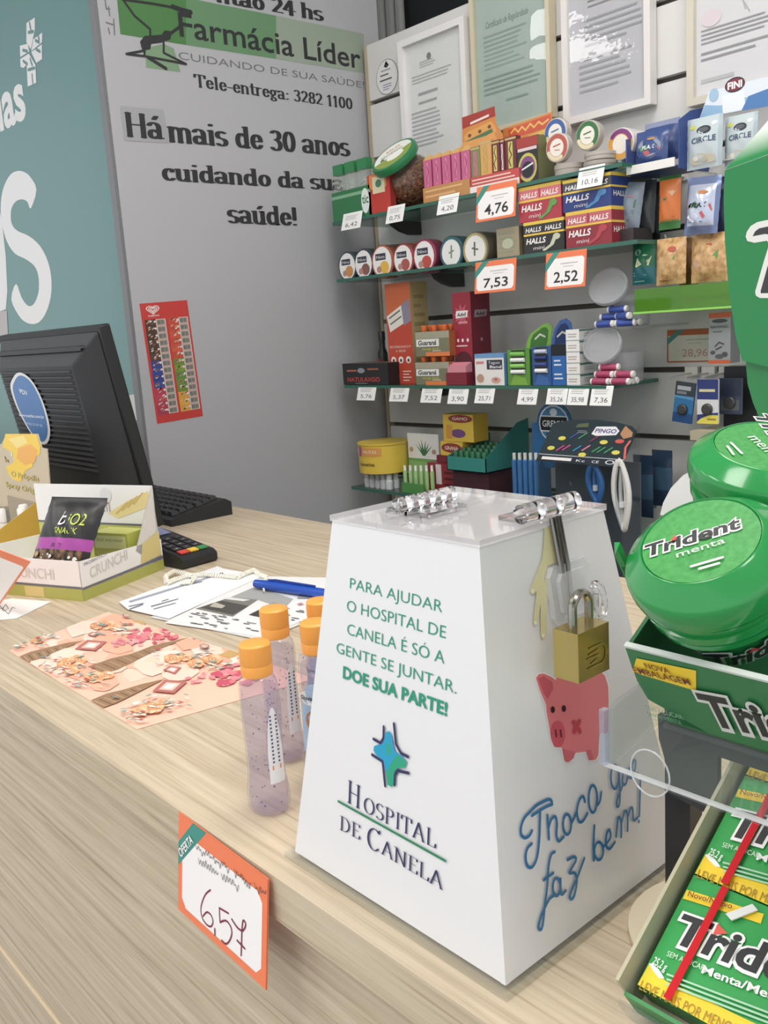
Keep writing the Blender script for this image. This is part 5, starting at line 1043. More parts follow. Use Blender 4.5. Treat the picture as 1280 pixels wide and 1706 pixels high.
# tubs of candy rolls
frost=clear('EEF0F3',1.4,.25,.3,'D8DADD')
def rolltub(px,py,yl,col,lab,tlab,rows,zb,n,ry):
    c=aY(px,py,yl); R=(aY(px+28,py,yl)-c).length
    t=thing('candy_tub',lab,'tub',c); nrm=V((.25,-.85,.45)).normalized(); F=Fr(c,nrm.cross(Z1).normalized()*-1,Z1); xx=Z1.cross(nrm).normalized(); F=Fr(c,xx,nrm.cross(xx))
    m=MB(); m.lathe(F,[(R*.8,-.012),(R*.92,-.004),(R*1.02,-.003),(R*1.04,.001),(R*1.0,.004),(R*.9,.0045),(R*.86,.0025),(.0001,.0025)],frost,36); m.build('lid',t)
    bx=V((c.x+.012,c.y+.045,zb)); 
    m=MB(); m.lathe(Fr(bx,X1,Y1),[(.024,.0005),(.026,.002),(.029,.045),(.0295,.047)],frost,30,cap=False); m.build('bowl',t)
    k=0
    for (dx,dz,ang,dy) in rows:
        p=V((c.x+dx,ry+dy,zb+dz)); d=V((math.cos(ang),math.sin(ang),0)); F=Fr(p,d.cross(Z1),Z1)
        F=Fr(p,Z1,d.cross(Z1)*-1) 
        if F.n.dot(d)<0: F=Fr(p,F.y,F.x)
        m=MB(); L=.034; m.lathe(F,[(.0038,0),(.005,.001),(.0052,.004),(.0052,L-.004),(.005,L-.001),(.0038,L)],C(col,.35),14,mats=[C('E9E4E0',.4)]*2+[C(col,.35)]+[C('E9E4E0',.4)]*2); r_=m.build('candy_roll'); tag(r_,tlab,'candy roll',col and ('blue candy rolls' if 'blue' in tlab else 'pink candy rolls'))
led=aY(1005,546,1.215)
m=MB(); m.box((led.x-.03,1.21,led.z-.004),(led.x+.075,YW-.001,led.z),clear('F2F5F4',1.5,.03,.08,'E0E4E2')); tag(m.build('acrylic_ledge'),'small clear acrylic ledge holding the blue candy rolls','ledge')
rolltub(1014,478,1.222,'3A56B0','upper frosted round candy tub with tilted lid over the blue rolls','blue wrapped candy roll heaped on the clear ledge',[(-.022,.0055,.0,0),(-.02,.0055,.1,.013),(.012,.0055,.2,.002),(.015,.0055,-.1,.02),(-.018,.016,.3,.006),(.01,.016,-.35,.01),(-.004,.0265,.1,.007)],led.z,7,1.218)
rolltub(1004,575,1.212,'B8446A','lower frosted round candy tub with tilted lid over the pink rolls','pink wrapped candy roll stacked at the right end of the lower shelf',[(-.012,.0055,.0,0),(-.012,.0055,.0,.0108),(-.012,.0055,.0,.0216),(-.012,.0055,.0,.0324),(.024,.0055,0,.0),(.024,.0055,0,.0108),(.024,.0055,.0,.0216),(-.008,.016,.0,.005),(-.008,.016,.0,.016),(.028,.016,0,.006),(-.004,.0265,.2,.01)],S3z+.0005,9,1.198)
# ---------------------------------------------------------------- BOTTOM SHELF
z4=S4z
yb4=thing('fruit_tub','yellow tub with fruit picture at the left end of the bottom shelf','tub',(xat(642,1.225,z4+.03),1.225,z4+.03))
ly=yb4.location; R4=(aY(670,760,1.225)-aY(614,760,1.225)).length/2; zt4=aY(642,740,1.2).z; zb4=aY(642,790,1.2).z
m=MB(); m.lathe(Fr((ly.x,1.225,zb4),X1,Y1),[(R4*.96,0),(R4,.001),(R4,zt4-zb4-.004),(R4*1.03,zt4-zb4-.003),(R4*1.03,zt4-zb4)],C('E6C23A',.4),30); m.build('tub',yb4)
yb4.location.z=zb4
for o in yb4.children: o.location=(0,0,0); 
class Cyl2:
    def __init__(s,c,r,a0): s.c=V(c); s.r=r; s.a0=a0
    def __call__(s,a,b,c=0): w=s.a0+a/s.r; return s.c+V(((s.r+c)*math.cos(w),(s.r+c)*math.sin(w),b))
m=MB(); Q=Cyl2((ly.x,1.225,zb4),R4,math.radians(-150)); h4=zt4-zb4
for i in range(12): m.poly([Q(R4*.15*i,h4*.62,.0003),Q(R4*.15*(i+1),h4*.62,.0003),Q(R4*.15*(i+1),h4*.9,.0003),Q(R4*.15*i,h4*.9,.0003)],C('E39A4A',.4))
m.disc(Q,R4*.25,h4*.7,R4*.16,h4*.14,C('6E8A3A',.4),12,.0005); m.disc(Q,R4*.5,h4*.75,R4*.14,h4*.16,C('EFE2C0',.4),12,.0005); m.disc(Q,R4*.75,h4*.78,R4*.12,h4*.18,C('B0507A',.4),12,.0006); m.text(Q,'Goicoechea',R4*.7,h4*.3,R4*.8,h4*.13,C('4A4A30',.5),.01,c=.0005); m.text(Q,'FRUTAS',R4*1.0,h4*.72,R4*.6,h4*.1,C('F0E6C0',.5),.01,c=.0007); m.text(Q,'250 g',R4*.2,h4*.1,R4*.4,h4*.1,C('7A6A20',.5),c=.0006)
m.build('tub_label',yb4)
k=0
for i in range(5):
    for j in range(2):
        x=ly.x-.034+.0165*i; y=1.206+.018*j; 
        m=MB(); hh=zb4-z4-.0006; m.lathe(Fr((x,y,z4+.0003),X1,Y1),[(.007,0),(.0074,.001),(.0074,hh*.55),(.006,hh*.6),(.006,hh-.001),(.0055,hh)],C('D9DCE2',.3),16)
        if hh>.01: tag(m.build('small_jar'),'small white capped jar under the yellow tub on the bottom shelf','jar','white capped jars under the yellow tub')
# aloe display
av=thing('aloe_display','white and green card display with aloe leaf holding green tubes','display box',aY(705,800,yi+.02))
a0=aY(681,762,yi+.05); a1=aY(730,724,yi+.05)
m=MB(); Fq=Fr((a0.x,yi+.05,a0.z),X1*(a1.x-a0.x),Z1*(a1.z-a0.z)); m.box((a0.x,yi+.05,z4+.0003),(a1.x,yi+.0515,a1.z),C('EEEDEA',.4))
ops(m,Fq,[('r',0,-.12,1,0,'6FAE5A'),('r',0,-1.3,1,-.12,'8CC070')]+[('p',[(.48,.12),(.56,.12),(.5+.05*k,.85-.05*abs(k))],'3E7E4E') for k in (-5,-3,-1,2,4,6)]+[('c',.12,.35,.06,.1,'C8A070'),('c',.85,.3,.07,.1,'B99A8A')]); m.build('back_card',av)
m=MB(); b0=aY(668,800,yi); m.box((b0.x,yi+.002,z4+.0003),(a1.x,yi+.0035,z4+.02),C('4E9A48',.4)); m.build('front_tray',av)
for i in range(6):
    x=xat(677+9*i,yi+.02,z4); zt_=aY(677+9*i,776,yi+.02).z; m=MB(); m.lathe(Fr((x,yi+.02,z4+.0005),X1,Y1),[(.0038,0),(.004,.001),(.0042,(zt_-z4)*.75),(.0028,(zt_-z4)*.8),(.0028,zt_-z4)],C('A9D08A',.35),12,mats=[C('9CC87E',.35)]*3+[C('EEF2EA',.3)]*2)
    tag(m.build('gel_tube'),'slim green tube with white cap standing in the aloe display','tube','green tubes in the aloe display')
# yellow cartons, red boxes
o,b1=carton('tablet_box','lower red and dark box with white panel beneath the yellow boxes','medicine box',715,770,770,z4,yi+.03,.05,'9E2C36','7A2430',pr=[('r',.25,.3,.42,.95,'E4DADA'),('x',.5,.2,.9,.8,3,'5A1A22')])
zy=aY(735,757,yi+.035).z
o,b2=carton('tablet_box','dark red box under the lower yellow box','medicine box',728,772,758,b1[3]+.0003,yi+.035,.04,'8A2A34')
o,b3=carton('yellow_box','lower yellow box with red oval behind the teal tray','box',735,772,735,b2[3]+.0003,yi+.035,.04,'ECC23C','CFA52E',pr=[('c',.5,.55,.46,.34,'A03A2E'),('t','GRANA',.2,.42,.6,.25,'F0DCC8',.02)],lt=738)
o,b4=carton('yellow_box','upper yellow box with red oval label behind the teal tray','box',740,790,690,b3[3]+.0003,yi+.038,.04,'E8C23A','CFA52E',pr=[('c',.58,.84,.4,.15,'9E382C'),('t','GAMO',.32,.79,.5,.11,'F0DCC8',.02),('c',.5,.3,.24,.16,'7A4A8A'),('r',.1,.1,.3,.6,'E09A3A')],lt=742)
# teal tray with green capped tubes
tt=thing('teal_tray','teal cardboard tray full of green capped tubes on the bottom shelf','display tray',aY(790,770,yi))
zt5=aY(748,760,yi).z; zb5=aY(748,783,yi).z; xa,xb=aY(745,775,yi).x,aY(810,780,yi).x; tcol='2F9086'; dp5=.12
m=MB(); m.box((xa,yi,zb5),(xb,yi+.0015,zt5),C(tcol,.45)); m.build('front_wall',tt)
m=MB(); m.prism(Fr((xb,yi,0),Y1,Z1),[(0,zb5),(dp5,zb5),(dp5,zt5+.06),(.09,zt5+.055),(0,zt5)],-.0015,0,C('2A7F78',.45)); m.build('side_wall',tt)
m=MB(); m.prism(Fr((xa,yi,0),Y1,Z1),[(0,zb5),(dp5,zb5),(dp5,zt5+.03),(0,zt5)],0,.0015,C('2A7F78',.45)); m.build('side_wall',tt)
m=MB(); m.box((xa,yi,zb5),(xb,yi+dp5,zb5+.0015),C('2A7F78',.45)); m.build('floor',tt)
m=MB(); m.box((xa+.004,yi+.01,z4+.0003),(xb-.004,yi+dp5-.01,zb5-.0003),C('4A2430',.5)); tag(m.build('dark_carton'),'dark closed carton carrying the teal tray','carton')
for j in range(4):
    for i in range(6):
        x=xa+.006+(xb-xa-.012)*(i+.5)/6; y=yi+.012+.022*j; z=zb5+.0016; r_=.0042; H_=.034+.003*j
        m=MB(); m.lathe(Fr((x,y,z),X1,Y1),[(r_,0),(r_,H_*.5),(r_*1.15,H_*.5),(r_*1.15,H_-.001),(r_,H_)],C('2A7A48',.35),12,mats=[C('A9A67E',.35)]*2+[C('257048',.35)]*2); tag(m.build('cream_tube'),'small tube with green cap standing in the teal tray','tube','green capped tubes in the teal tray')
# round club crest display in blue
gd=thing('crest_display','blue display with round blue, black and white club crest above the bottom shelf','display',aY(920,760,yi+.05)); gy=yi+.055
gc=aY(923,706,gy); gr=(aY(949,706,gy)-gc).length
m=MB(); GQ=Fr((gc.x,gy,gc.z),X1*gr,Z1*gr); m.lathe(Fr((gc.x,gy+.003,gc.z),X1,Z1),[(gr*1.12,0),(gr*1.12,.003)],C('2B6DA8',.4),40)
ops(m,GQ,[('c',0,0,.98,.98,'DDE6EC'),('c',0,0,.9,.9,'3F86BC'),('p',[(.88*math.cos(a),.88*math.sin(a)) for a in [math.radians(-25+50*i/8) for i in range(9)]]+[(.88*math.cos(a),.88*math.sin(a)) for a in [math.radians(155+50*i/8) for i in range(9)]],'1E2024'),('r',-.85,.36,.85,.42,'E8EEF2'),('r',-.85,-.42,.85,-.36,'E8EEF2'),('t','GREMIO',-.74,-.16,1.48,.34,'E8EEF2',.02),('c',0,.6,.24,.2,'D8E2EA'),('c',0,-.62,.22,.2,'E8DCC8'),('p',[(-.55,-.5),(-.25,-.5),(-.1,-.85)],'1E2024'),('p',[(.55,-.5),(.25,-.5),(.1,-.85)],'1E2024')]); m.build('crest',gd)
m=MB(); m.prism(Fr((0,gy+.004,0),X1,Z1),[((lambda p:(p.x,p.z))(aY(a,b,gy))) for a,b in ((884,780),(884,705),(900,702),(905,725),(945,725),(920,780))],-.002,0,C('2E75B5',.4)); m.prism(Fr((gc.x-.03,yi+.02,z4),Y1,Z1),[(0,.0),(.06,.0),(.06,.10),(0,.04)],-.001,.001,C('2E75B5',.4)); m.build('stand',gd)
for i in range(5):
    x=xat(860+9*i,yi+.012,z4); zt_=aY(860+9*i,755,yi+.012).z; m=MB(); m.lathe(Fr((x,yi+.012,z4+.0003),X1,Y1),[(.0045,0),(.0046,(zt_-z4)*.86),(.003,(zt_-z4)*.88),(.003,zt_-z4)],C('3A78B8',.35),12,mats=[C('3A78B8',.35)]*2+[C('E4E0D8',.35)]); tag(m.build('ball_pen'),'blue tube with pale tip standing before the club crest','tube','blue tubes before the club crest')
# cable display case
cc=thing('cable_case','clear acrylic cable display case with dark sloping header card','display case',aY(980,800,yi)); ac=clear('E9EEF0',1.49,.03,.05,'8A9498')
y0,y1=1.135,1.184; xa,xb=aY(893,775,y0).x,aY(1035,780,y0).x; zt6=aY(895,768,y0).z; 
top=[aY(893,768,y0),aY(1037,779,y0)]; zf=top[0].z
bk=[aY(960,700,y1),aY(1092,712,y1)]; zbk=(bk[0].z+bk[1].z)/2
m=MB(); zlo=z4-.1
m.poly([(xa,y0,zlo),(xb,y0,zlo),(xb,y0,zf),(xa,y0,zf)],ac); m.build('front_pane',cc)
m=MB(); m.poly([(xb,y0,zlo),(xb,y1,zlo),(xb,y1,zbk+.003),(xb,y0,zf)],ac); m.build('side_pane',cc)
m=MB(); m.poly([(xa,y0,zlo),(xa,y0,zf),(xa,y1,zbk),(xa,y1,zlo)],ac); m.build('side_pane',cc)
m=MB(); m.box((xa,y1,zlo),(xb,y1+.003,zf),C('4A5560',.3)); m.build('back_panel',cc)
HF=Fr((xa,y0,zf+.0004),X1*(xb-xa),V((0,y1-y0,zbk-zf))); n_=HF.n
m=MB(); nv=[(0,0),(1,0),(1,.85),(.93,.95),(.75,1.03),(.5,1.07),(.25,1.05),(.05,.98),(0,.92)]
m.prism(HF,nv,-.0008,0,C('24343C',.3))
ops(m,HF,[('r',.01,.02,.99,.16,'1F2A38'),('r',0,.165,1,.18,'C8CED2'),('r',.06,.05,.42,.12,'E4E2DE'),('t','Kc',.48,.05,.1,.06,'D8DCE0'),('t','CE',.66,.05,.08,.06,'D8DCE0'),('c',.86,.09,.05,.05,'D8DCE0'),('c',.86,.09,.035,.035,'1F2A38'),('p',[(.52,.72),(.58,.68),(.8,.72),(.82,.82),(.76,.92),(.54,.9)],'E4E4E8'),('t','PINGO',.55,.76,.24,.1,'5A4A8A',.03),('p',[(.86,.95),(.97,.8),(.98,.7),(.9,.64),(.84,.75)],'B9845A'),('n',[[(.98,.6),(.96,.45),(1.0,.2)]],.025,.03,'E2615A'),('c',.87,.58,.05,.05,'D8544E'),('p',[(.3,.86),(.45,.88),(.44,.98),(.32,.95)],'5A6446')]+[('c',x,y,.045,.05,'D9CF4A') for x,y in ((.12,.33),(.2,.58),(.52,.22),(.7,.54),(.88,.32))]+[('n',[[(x,y),(x+.06,y+.12)]],.02,.03,c) for x,y,c in ((.2,.28,'C84A8A'),(.27,.3,'C84A8A'),(.4,.3,'2E8AC8'),(.5,.32,'E07A9A'),(.62,.3,'3E9A5A'),(.68,.3,'3E9A5A'),(.4,.6,'3E9A6A'),(.3,.6,'3A5AA8'),(.55,.55,'8A3A5A'),(.76,.3,'3E9A5A'))]+[('x',.35,.72,.5,.8,2,'8A969C')]); m.build('header_card',cc)
for i in range(4):
    m=MB(); x=xa+(xb-xa)*(.2+.2*i); m.tube([(x,y1-.001,zf-.045),(x,y0+.05,zf-.045),(x,y0+.045,zf-.038)],.0014,C('C8CCCE',.25,1),8); m.build('peg',cc)
def loop(px,py,y,w,h,col,lab,r_):
    c=aY(px,py,y); pts=[]
    t=thing('cable',lab,'cable',(c.x,c.y,c.z-h),'coiled cables in the display case')
    for i in range(26):
        a=2*PI*i/26; x=w*math.sin(a)*(.72-.28*math.cos(2*a)); pts.append((c.x+x*.95-.004*math.cos(a),y+.0015*math.sin(a*2),c.z+h*math.cos(a)))
    m=MB(); m.tube(pts,r_,C(col,.4),10,True); m.build('coil',t)
    m=MB(); m.tube([(p[0]*.35+c.x*.65,y+.004,p[2]*.9+c.z*.1) for p in pts],r_*.7,C(col,.4),8,True); m.build('inner_coil',t)
    m=MB(); m.lathe(Fr((c.x,y,c.z-h*.35),X1,Y1),[(w*.3,0),(w*.3,.008)],C('E4E6EA',.4),12); m.build('tie',t)
loop(992,806,1.142,.013,.03,'2C74C4','blue coiled cable hanging inside the clear case front',.0042)
loop(1036,825,1.138,.0135,.052,'E4E2DC','long white coiled cable hanging at the case corner',.0042)
for i,(px,py,h_,lab) in enumerate(((1072,810,.05,'dark blue packaged cable hanging inside the case on the right side'),(1092,800,.045,'second dark blue packaged cable hanging deeper on the right side'))):
    c=aY(px,py,1.25); m=MB(); F_=Fr((c.x-.018,1.25+.02*i,c.z-h_),X1,Z1); pouch(m,F_,.036,h_*2,.006,lambda u,v:C('3A5A74',.3) if .3<v<.7 else C('2A3E58',.3),C('2A3E58',.3),8,10); tag(weld(m.build('packaged_cable')),lab,'cable','packaged cables in the display case')
def rtext(m,F,t,bl,br,tl,mat,bold=0,shear=0,c=None,outline=None,px=True):
    """text whose baseline runs from bl to br in the picture plane of F, turned rather than skewed"""
    a,b,d=(F.px(*p) if px else p for p in (bl,br,tl)); A_,B_=F(*a),F(*b); x=(B_-A_); w=x.length; Q=Fr(A_,x.normalized(),F.n.cross(x.normalized()))
    h=(F(*d)-A_).dot(Q.y); c=c or m.lift(F)
    if outline: m.text(Q,t,-w*.02,-h*.04,w*1.04,h*1.04,outline[0],outline[1],shear,c=c); c+=.00006
    m.text(Q,t,0,0,w,h,mat,bold,shear,c=c); F.lv=c+.00006
# ================================================================ FRAMED DOCUMENTS
PAP=C('DADCDA',.5)
def docframe(lab,il,it,ir,ib,fw,fcol,pane,lines,tiltx=0,paper=PAP,emb=False):
    y=YW-.018
    a=aY(il,ib,y); b=aY(ir,it,y); 
    x0,x1=a.x,b.x; z0=aY((il+ir)/2,ib,y).z; z1=aY((il+ir)/2,it,y).z
    t=thing('document_frame',lab,'picture frame',((x0+x1)/2,y,z0),'framed documents on the shop wall')
    F=turned(((x0+x1)/2,y,(z0+z1)/2),(0,1,0),tiltx); w,h=(x1-x0)/2,(z1-z0)/2
    fm=C(fcol,.4)
    m=MB()
    for a0,b0,a1,b1 in ((-w-fw,-h-fw,-w,h+fw),(w,-h-fw,w+fw,h+fw),(-w,-h-fw,w,-h),(-w,h,w,h+fw)): m.fbox(F,(a0,b0,-.016),(a1,b1,.003),fm)
    m.build('frame',t,bevel=.001)
    m=MB(); m.fbox(F,(-w,-h,-.010),(w,h,-.006),paper); Q=Fr(F(-w,-h,-.006),F.x*2*w,F.y*2*h); ops(m,Q,lines)
    m.build('document',t)
    m=MB(); m.poly([F(-w,-h,-.0005),F(w,-h,-.0005),F(w,h,-.0005),F(-w,h,-.0005)],pane); m.build('glass_pane',t)
plain=clear('FFFFFF',1.45,.05)
docframe('white framed typed document at the left end of the wall',681,58,767,262,.012,'E9E6E6',plain,[('c',.42,.86,.04,.03,'7A7F82'),('x',.25,.78,.6,.84,3,'A9ACAD'),('x',.1,.66,.85,.74,3,'AEB1B1'),('x',.2,.54,.6,.6,1,'9FA2A2'),('x',.2,.47,.6,.52,1,'9FA2A2'),('x',.06,.12,.7,.44,9,'AEB1B1')])
docframe('document in pale gold frame behind mirrored glass, second from left',796.5,-40,908,205,.008,'D2C8AA',wavypane('wavy_glass',22,.02,'EAF1EE'),[('t','Certificado de Regularidade',.14,.72,.6,.05,'6E7B78',-.004,.3),('x',.1,.42,.8,.68,8,'A9B5B1'),('x',.08,.24,.95,.38,4,'9FACA8'),('x',.4,.16,.8,.2,1,'9FACA8')],0,C('C3CDC9',.5))
docframe('white framed document under wrinkled plastic, third from left',949,-120,1073,180,.011,'E3DFDB',wavypane('wrinkled_plastic',45,.025,'F4F4F6'),[('x',.25,.6,.8,.75,5,'8F9295'),('x',.2,.38,.95,.56,5,'A4A7AA'),('x',.12,.12,.9,.34,6,'AAADB0')],0,C('CBCCD0',.5))
docframe('cream framed document at the right, partly behind the hanging pouches',1157,-160,1340,140,.011,'D3CBBB',plain,[('x',.02,.62,.45,.74,7,'AFB2B6'),('x',.3,.6,.8,.63,1,'8F9296'),('n',[[(.42,.56),(.48,.44),(.45,.5),(.52,.42)]],.01,.006,'A9ACB0'),('x',.05,.3,.95,.4,4,'8F9296'),('x',.05,.2,.8,.27,2,'8F9296'),('x',.05,.06,.5,.12,1,'B5B7BB'),('c',.15,.45,.1,.05,'D9CBD2')],0,C('D3D3D7',.5))
# oval sticker on the slats
e0=aY(645,128,YW-.0008); SF=Fr(e0,X1,Z1); rx=(aY(663,128,YW)-aY(627,128,YW)).length/2; rz=(aY(645,98,YW)-aY(645,158,YW)).length/2
m=MB(); m.lathe(Fr(e0,X1*rx,Z1*rz),[(1,-.0006),(1,.0)],C('8E9294',.5),32); m.disc(SF,0,0,rx*.95,rz*.95,C('E2E0DD',.45),32)
ops(m,Fr(e0,X1*rx,Z1*rz),[('p',[(-.25,.6),(0,.9),(.25,.6)],'6B7A4A'),('c',0,.62,.16,.1,'2E3A34'),('x',-.5,.3,.5,.5,1,'8E96A8'),('x',-.6,.05,.6,.25,1,'4E5660'),('x',-.65,-.25,.6,-.02,1,'4E5660'),('x',-.4,-.75,.4,-.35,3,'8A86B8')])
tag(m.build('sticker'),'oval white sticker with green emblem on the slatted wall','sticker')
# ================================================================ RIGHT PART OF THE WALL
yh=YW-.06
def hook(px,py,lab,y=None):
    y=y or yh; p=aY(px,py,y); m=MB(); m.tube([(p.x,YW-.0005,p.z),(p.x,y+.006,p.z),(p.x,y-.004,p.z-.001),(p.x,y-.008,p.z+.006)],.0016,C('E9E7E2',.3),8); m.box((p.x-.006,YW-.003,p.z-.006),(p.x+.006,YW-.0003,p.z+.006),C('E9E7E2',.3)); tag(m.build('wall_hook'),lab,'hook','white wall hooks')
def hang(name,lab,cat,l,r,t,b,y,fn,back,bulge=.008,deco=None,lean=0,group=None,tilt=0):
    x0=aY(l,(t+b)/2,y).x; x1=aY(r,(t+b)/2,y).x; z0=aY((l+r)/2,b,y).z; z1=aY((l+r)/2,t,y).z
    F=turned((x0,y,z0),(0,1,0),tilt); F=Fr(F.o,F.x,(F.y+V((0,lean,0))).normalized()); w,h=x1-x0,z1-z0
    m=MB(); B=pouch(m,F,w,h,bulge,fn,back,10,14)
    if deco: 
        class U:
            n=F.n
            def __call__(s,a,b,c=0): return B(a*w,b*h,c)
        u=U(); u.lv=.0006; ops(m,u,deco)
    return tag(weld(m.build(name)),lab,cat,group)
navy=C('3C5390',.25); nav2=C('22315C',.3)
# navy gum pouch in a white fronted blue tray
gt=thing('pouch_tray','blue tray with white front edge holding the navy gum pouches','display tray',aY(1085,290,1.22))
p0,p1=aY(1044,292,1.215),aY(1124,275,1.215); zt_=p0.z+.012
m=MB(); m.box((p0.x,1.215,p0.z),(p1.x,1.217,p0.z+.012),C('EDEBE6',.4)); m.build('front_strip',gt)
m=MB(); m.box((p0.x,1.2172,p0.z),(p1.x+.006,1.30,p0.z+.0015),C('3A4F86',.4)); m.build('floor',gt)
m=MB(); a=aY(1036,280,1.217); m.prism(Fr((p0.x-.0005,1.217,0),Y1,Z1),[(0,p0.z),(.08,p0.z),(.08,p0.z+.06),(0,p0.z+.05)],-.0015,0,C('4A5A9A',.4)); m.build('side_wall',gt)
m=MB(); m.prism(Fr((p1.x+.0065,1.217,0),Y1,Z1),[(0,p0.z-.004),(.08,p0.z-.004),(.08,p0.z+.085),(.03,p0.z+.075),(0,p0.z+.06)],-.0015,0,C('2C4A94',.4)); m.build('side_wall',gt)
logo=[('c',.5,.5,.42,.3,'5A6E9A'),('c',.5,.5,.36,.25,'8E9AB4'),('p',[(.2,.52),(.5,.6),(.66,.58),(.6,.44),(.24,.42)],'4E8E58'),('p',[(.34,.4),(.8,.48),(.84,.36),(.4,.28)],'C85A5A'),('t','PLAX',.3,.45,.4,.1,'E4EAF0',.03,.2),('c',.56,.72,.12,.03,'D0923A')]
hang('gum_pouch','navy gum pouch with green and red logo standing in the blue tray','pouch',1058,1112,215,278,1.232,lambda u,v:navy,nav2,.010,logo,.12)
hang('gum_pouch','navy gum pouch behind, leaning back in the blue tray with crimped top showing','pouch',1072,1130,200,270,1.27,lambda u,v:navy if v<.85 else C('8792B4',.3),nav2,.008,None,.1)
hang('silver_pouch','shiny silver and blue gum pouch hanging right below the blue tray','pouch',1140,1196,292,388,1.225,lambda u,v:C('C6CFE8',.22,.5) if .14<v<.84 and .07<u<.93 else C('7686B4',.25,.4),navy,.009,[('p',[(.2,.5),(.5,.66),(.6,.6),(.4,.44)],'4F9A5A'),('p',[(.5,.36),(.8,.52),(.86,.4),(.6,.26)],'D05A5E'),('t','PLAX',.25,.46,.45,.09,'2A2E46',.03,.2),('p',[(.1,.3),(.3,.4),(.5,.3),(.3,.2)],'F2F4FA'),('c',.55,.72,.16,.03,'D0803A'),('x',.15,.18,.8,.24,1,'6A7AAE')],.05,tilt=.06)
hang('silver_pouch','dark navy pouch hanging behind the shiny silver one','pouch',1172,1212,296,392,1.262,lambda u,v:C('2A3456',.3),C('20283F',.3),.007,None,.03)
hang('candy_packet','orange and green candy packet hanging below the blue tray','pouch',1098,1134,292,382,1.24,lambda u,v:C('3F7F3E',.3) if v<.13 or v>.9 else C('E2742F',.3),C('B95A24',.3),.007,[('p',[(.04,.62),(.5,.68),(.46,.56),(.06,.5)],'3A7A52'),('p',[(.5,.7),(.9,.72),(.7,.6)],'E0B07A'),('x',.15,.2,.8,.36,3,'C8642A')]+[('p',[(.05+.1*k,.13),(.12+.1*k,.19),(.15+.1*k,.13)],'3F7F3E') for k in range(9)],.04)
hang('grey_pouch','grey blue candy pouch with green word hanging left of the orange packet','pouch',1020,1064,300,386,1.235,lambda u,v:C('8291A2',.35),C('4E5660',.4),.012,[('p',[(.3,.62),(.85,.66),(.85,.5),(.3,.48)],'3E7E5E'),('r',.45,.7,.75,.73,'C87A8A'),('t','MENTOS',.25,.36,.6,.1,'4A6A86',.0,.2),('x',.2,.22,.8,.3,1,'5E7084')],.05,tilt=.14)
hang('grey_pouch','darker grey candy pouch behind the grey blue one','pouch',1056,1090,300,388,1.262,lambda u,v:C('4C5258',.35),C('3A3E44',.4),.012,[('p',[(.2,.8),(.5,.86),(.5,.76),(.25,.72)],'C99A4A')],.03,tilt=.05)
hang('grey_pouch','blackish pouch deepest behind the grey pouches','pouch',1062,1100,305,402,1.29,lambda u,v:C('33373A',.4),C('2A2D30',.4),.010,None,.02)
hang('green_packet','dark green snack packet hanging left of the cookie packets','pouch',1054,1092,408,474,1.24,lambda u,v:C('1F6B4A',.3) if v>.4 else C('1F6A74',.3),C('175038',.3),.008,[('c',.3,.82,.14,.08,'8EAEA2'),('p',[(.2,.42),(.5,.5),(.8,.46),(.9,.7),(.6,.76),(.3,.66)],'CFCFA0'),('p',[(.3,.5),(.7,.56),(.6,.66)],'5E8E5A'),('x',.1,.2,.85,.34,2,'58A4A8'),('x',.1,.05,.7,.12,1,'8EC0A4')],.04)
ck=noisy('cookie_wrapper','A8763F','DDB074',110,.3,lo=.3,hi=.6)
ckd=C('8A5E34',.4)
cd_=[('p',[(.36,.1),(.46,.1),(.66,.72),(.58,.76)],'C8643E'),('p',[(.56,.5),(.72,.62),(.66,.42)],'5E9A4E'),('c',.6,.75,.14,.06,'C8543E'),('x',.15,.06,.5,.12,1,'9A6A3A')]
hang('cookie_packet','brown cookie packet hanging above the green tray, left of two','pouch',1094,1143,396,474,1.235,lambda u,v:ck,ckd,.009,cd_,.04,group=None)
hang('cookie_packet','brown cookie packet with red stripe hanging above the green tray, right of two','pouch',1152,1214,388,470,1.238,lambda u,v:ck,ckd,.010,[('p',[(.36,.08),(.52,.08),(.62,.78),(.46,.78)],'D8573E'),('p',[(.62,.5),(.8,.66),(.74,.4)],'5E9A4E'),('c',.2,.4,.08,.08,'C9A0A0')],.04)
hang('cookie_packet','brown cookie packet edge showing between the two front cookie packets','pouch',1132,1164,396,478,1.272,lambda u,v:ckd,ckd,.009,None,.04)
for px,py,lab in ((1105,290,'white hook carrying the orange packet'),(1160,284,'white hook carrying the silver pouch'),(1055,405,'white hook carrying the green packet'),(1113,398,'white hook carrying the left cookie packet'),(1176,392,'white hook carrying the right cookie packet')): hook(px,py,lab)
# pale blue sweet pouches with header card
fy=1.265; m=MB(); a=aY(1168,196,fy); b=aY(1282,130,fy); HQ=Fr((0,fy,0),X1,Z1)
pp=lambda L: [((lambda p:(p.x,p.z))(aY(x,y,fy))) for x,y in L]
m.prism(HQ,pp([(1166,197),(1182,152),(1285,126),(1285,176)]),-.0012,0,C('DDE8F2',.4)); HQ.lv=.0003
m.pr(HQ,pp([(1167,196),(1175,175),(1200,176),(1250,160),(1285,150),(1285,176)]),C('8FBBE2',.4)); m.pr(HQ,pp([(1205,190),(1203,160),(1240,150),(1243,182)]),C('E9F0F6',.4)); m.pr(HQ,pp([(1236,184),(1248,160),(1285,146),(1285,176)]),C('4A7FC4',.4))
for rx_,rz_,c in ((.0145,.0095,'23242A'),(.0128,.0079,'8A3040')): p=pp([(1225,141)])[0]; m.disc(HQ,p[0],p[1],rx_,rz_,C(c,.4),24)
m.text(HQ,'FINI',p[0]-.0105,p[1]-.0045,.021,.009,C('F2F2F4',.4),.04); p=pp([(1190,158)])[0]; m.disc(HQ,p[0],p[1],.007,.0085,C('9FC4E4',.4))
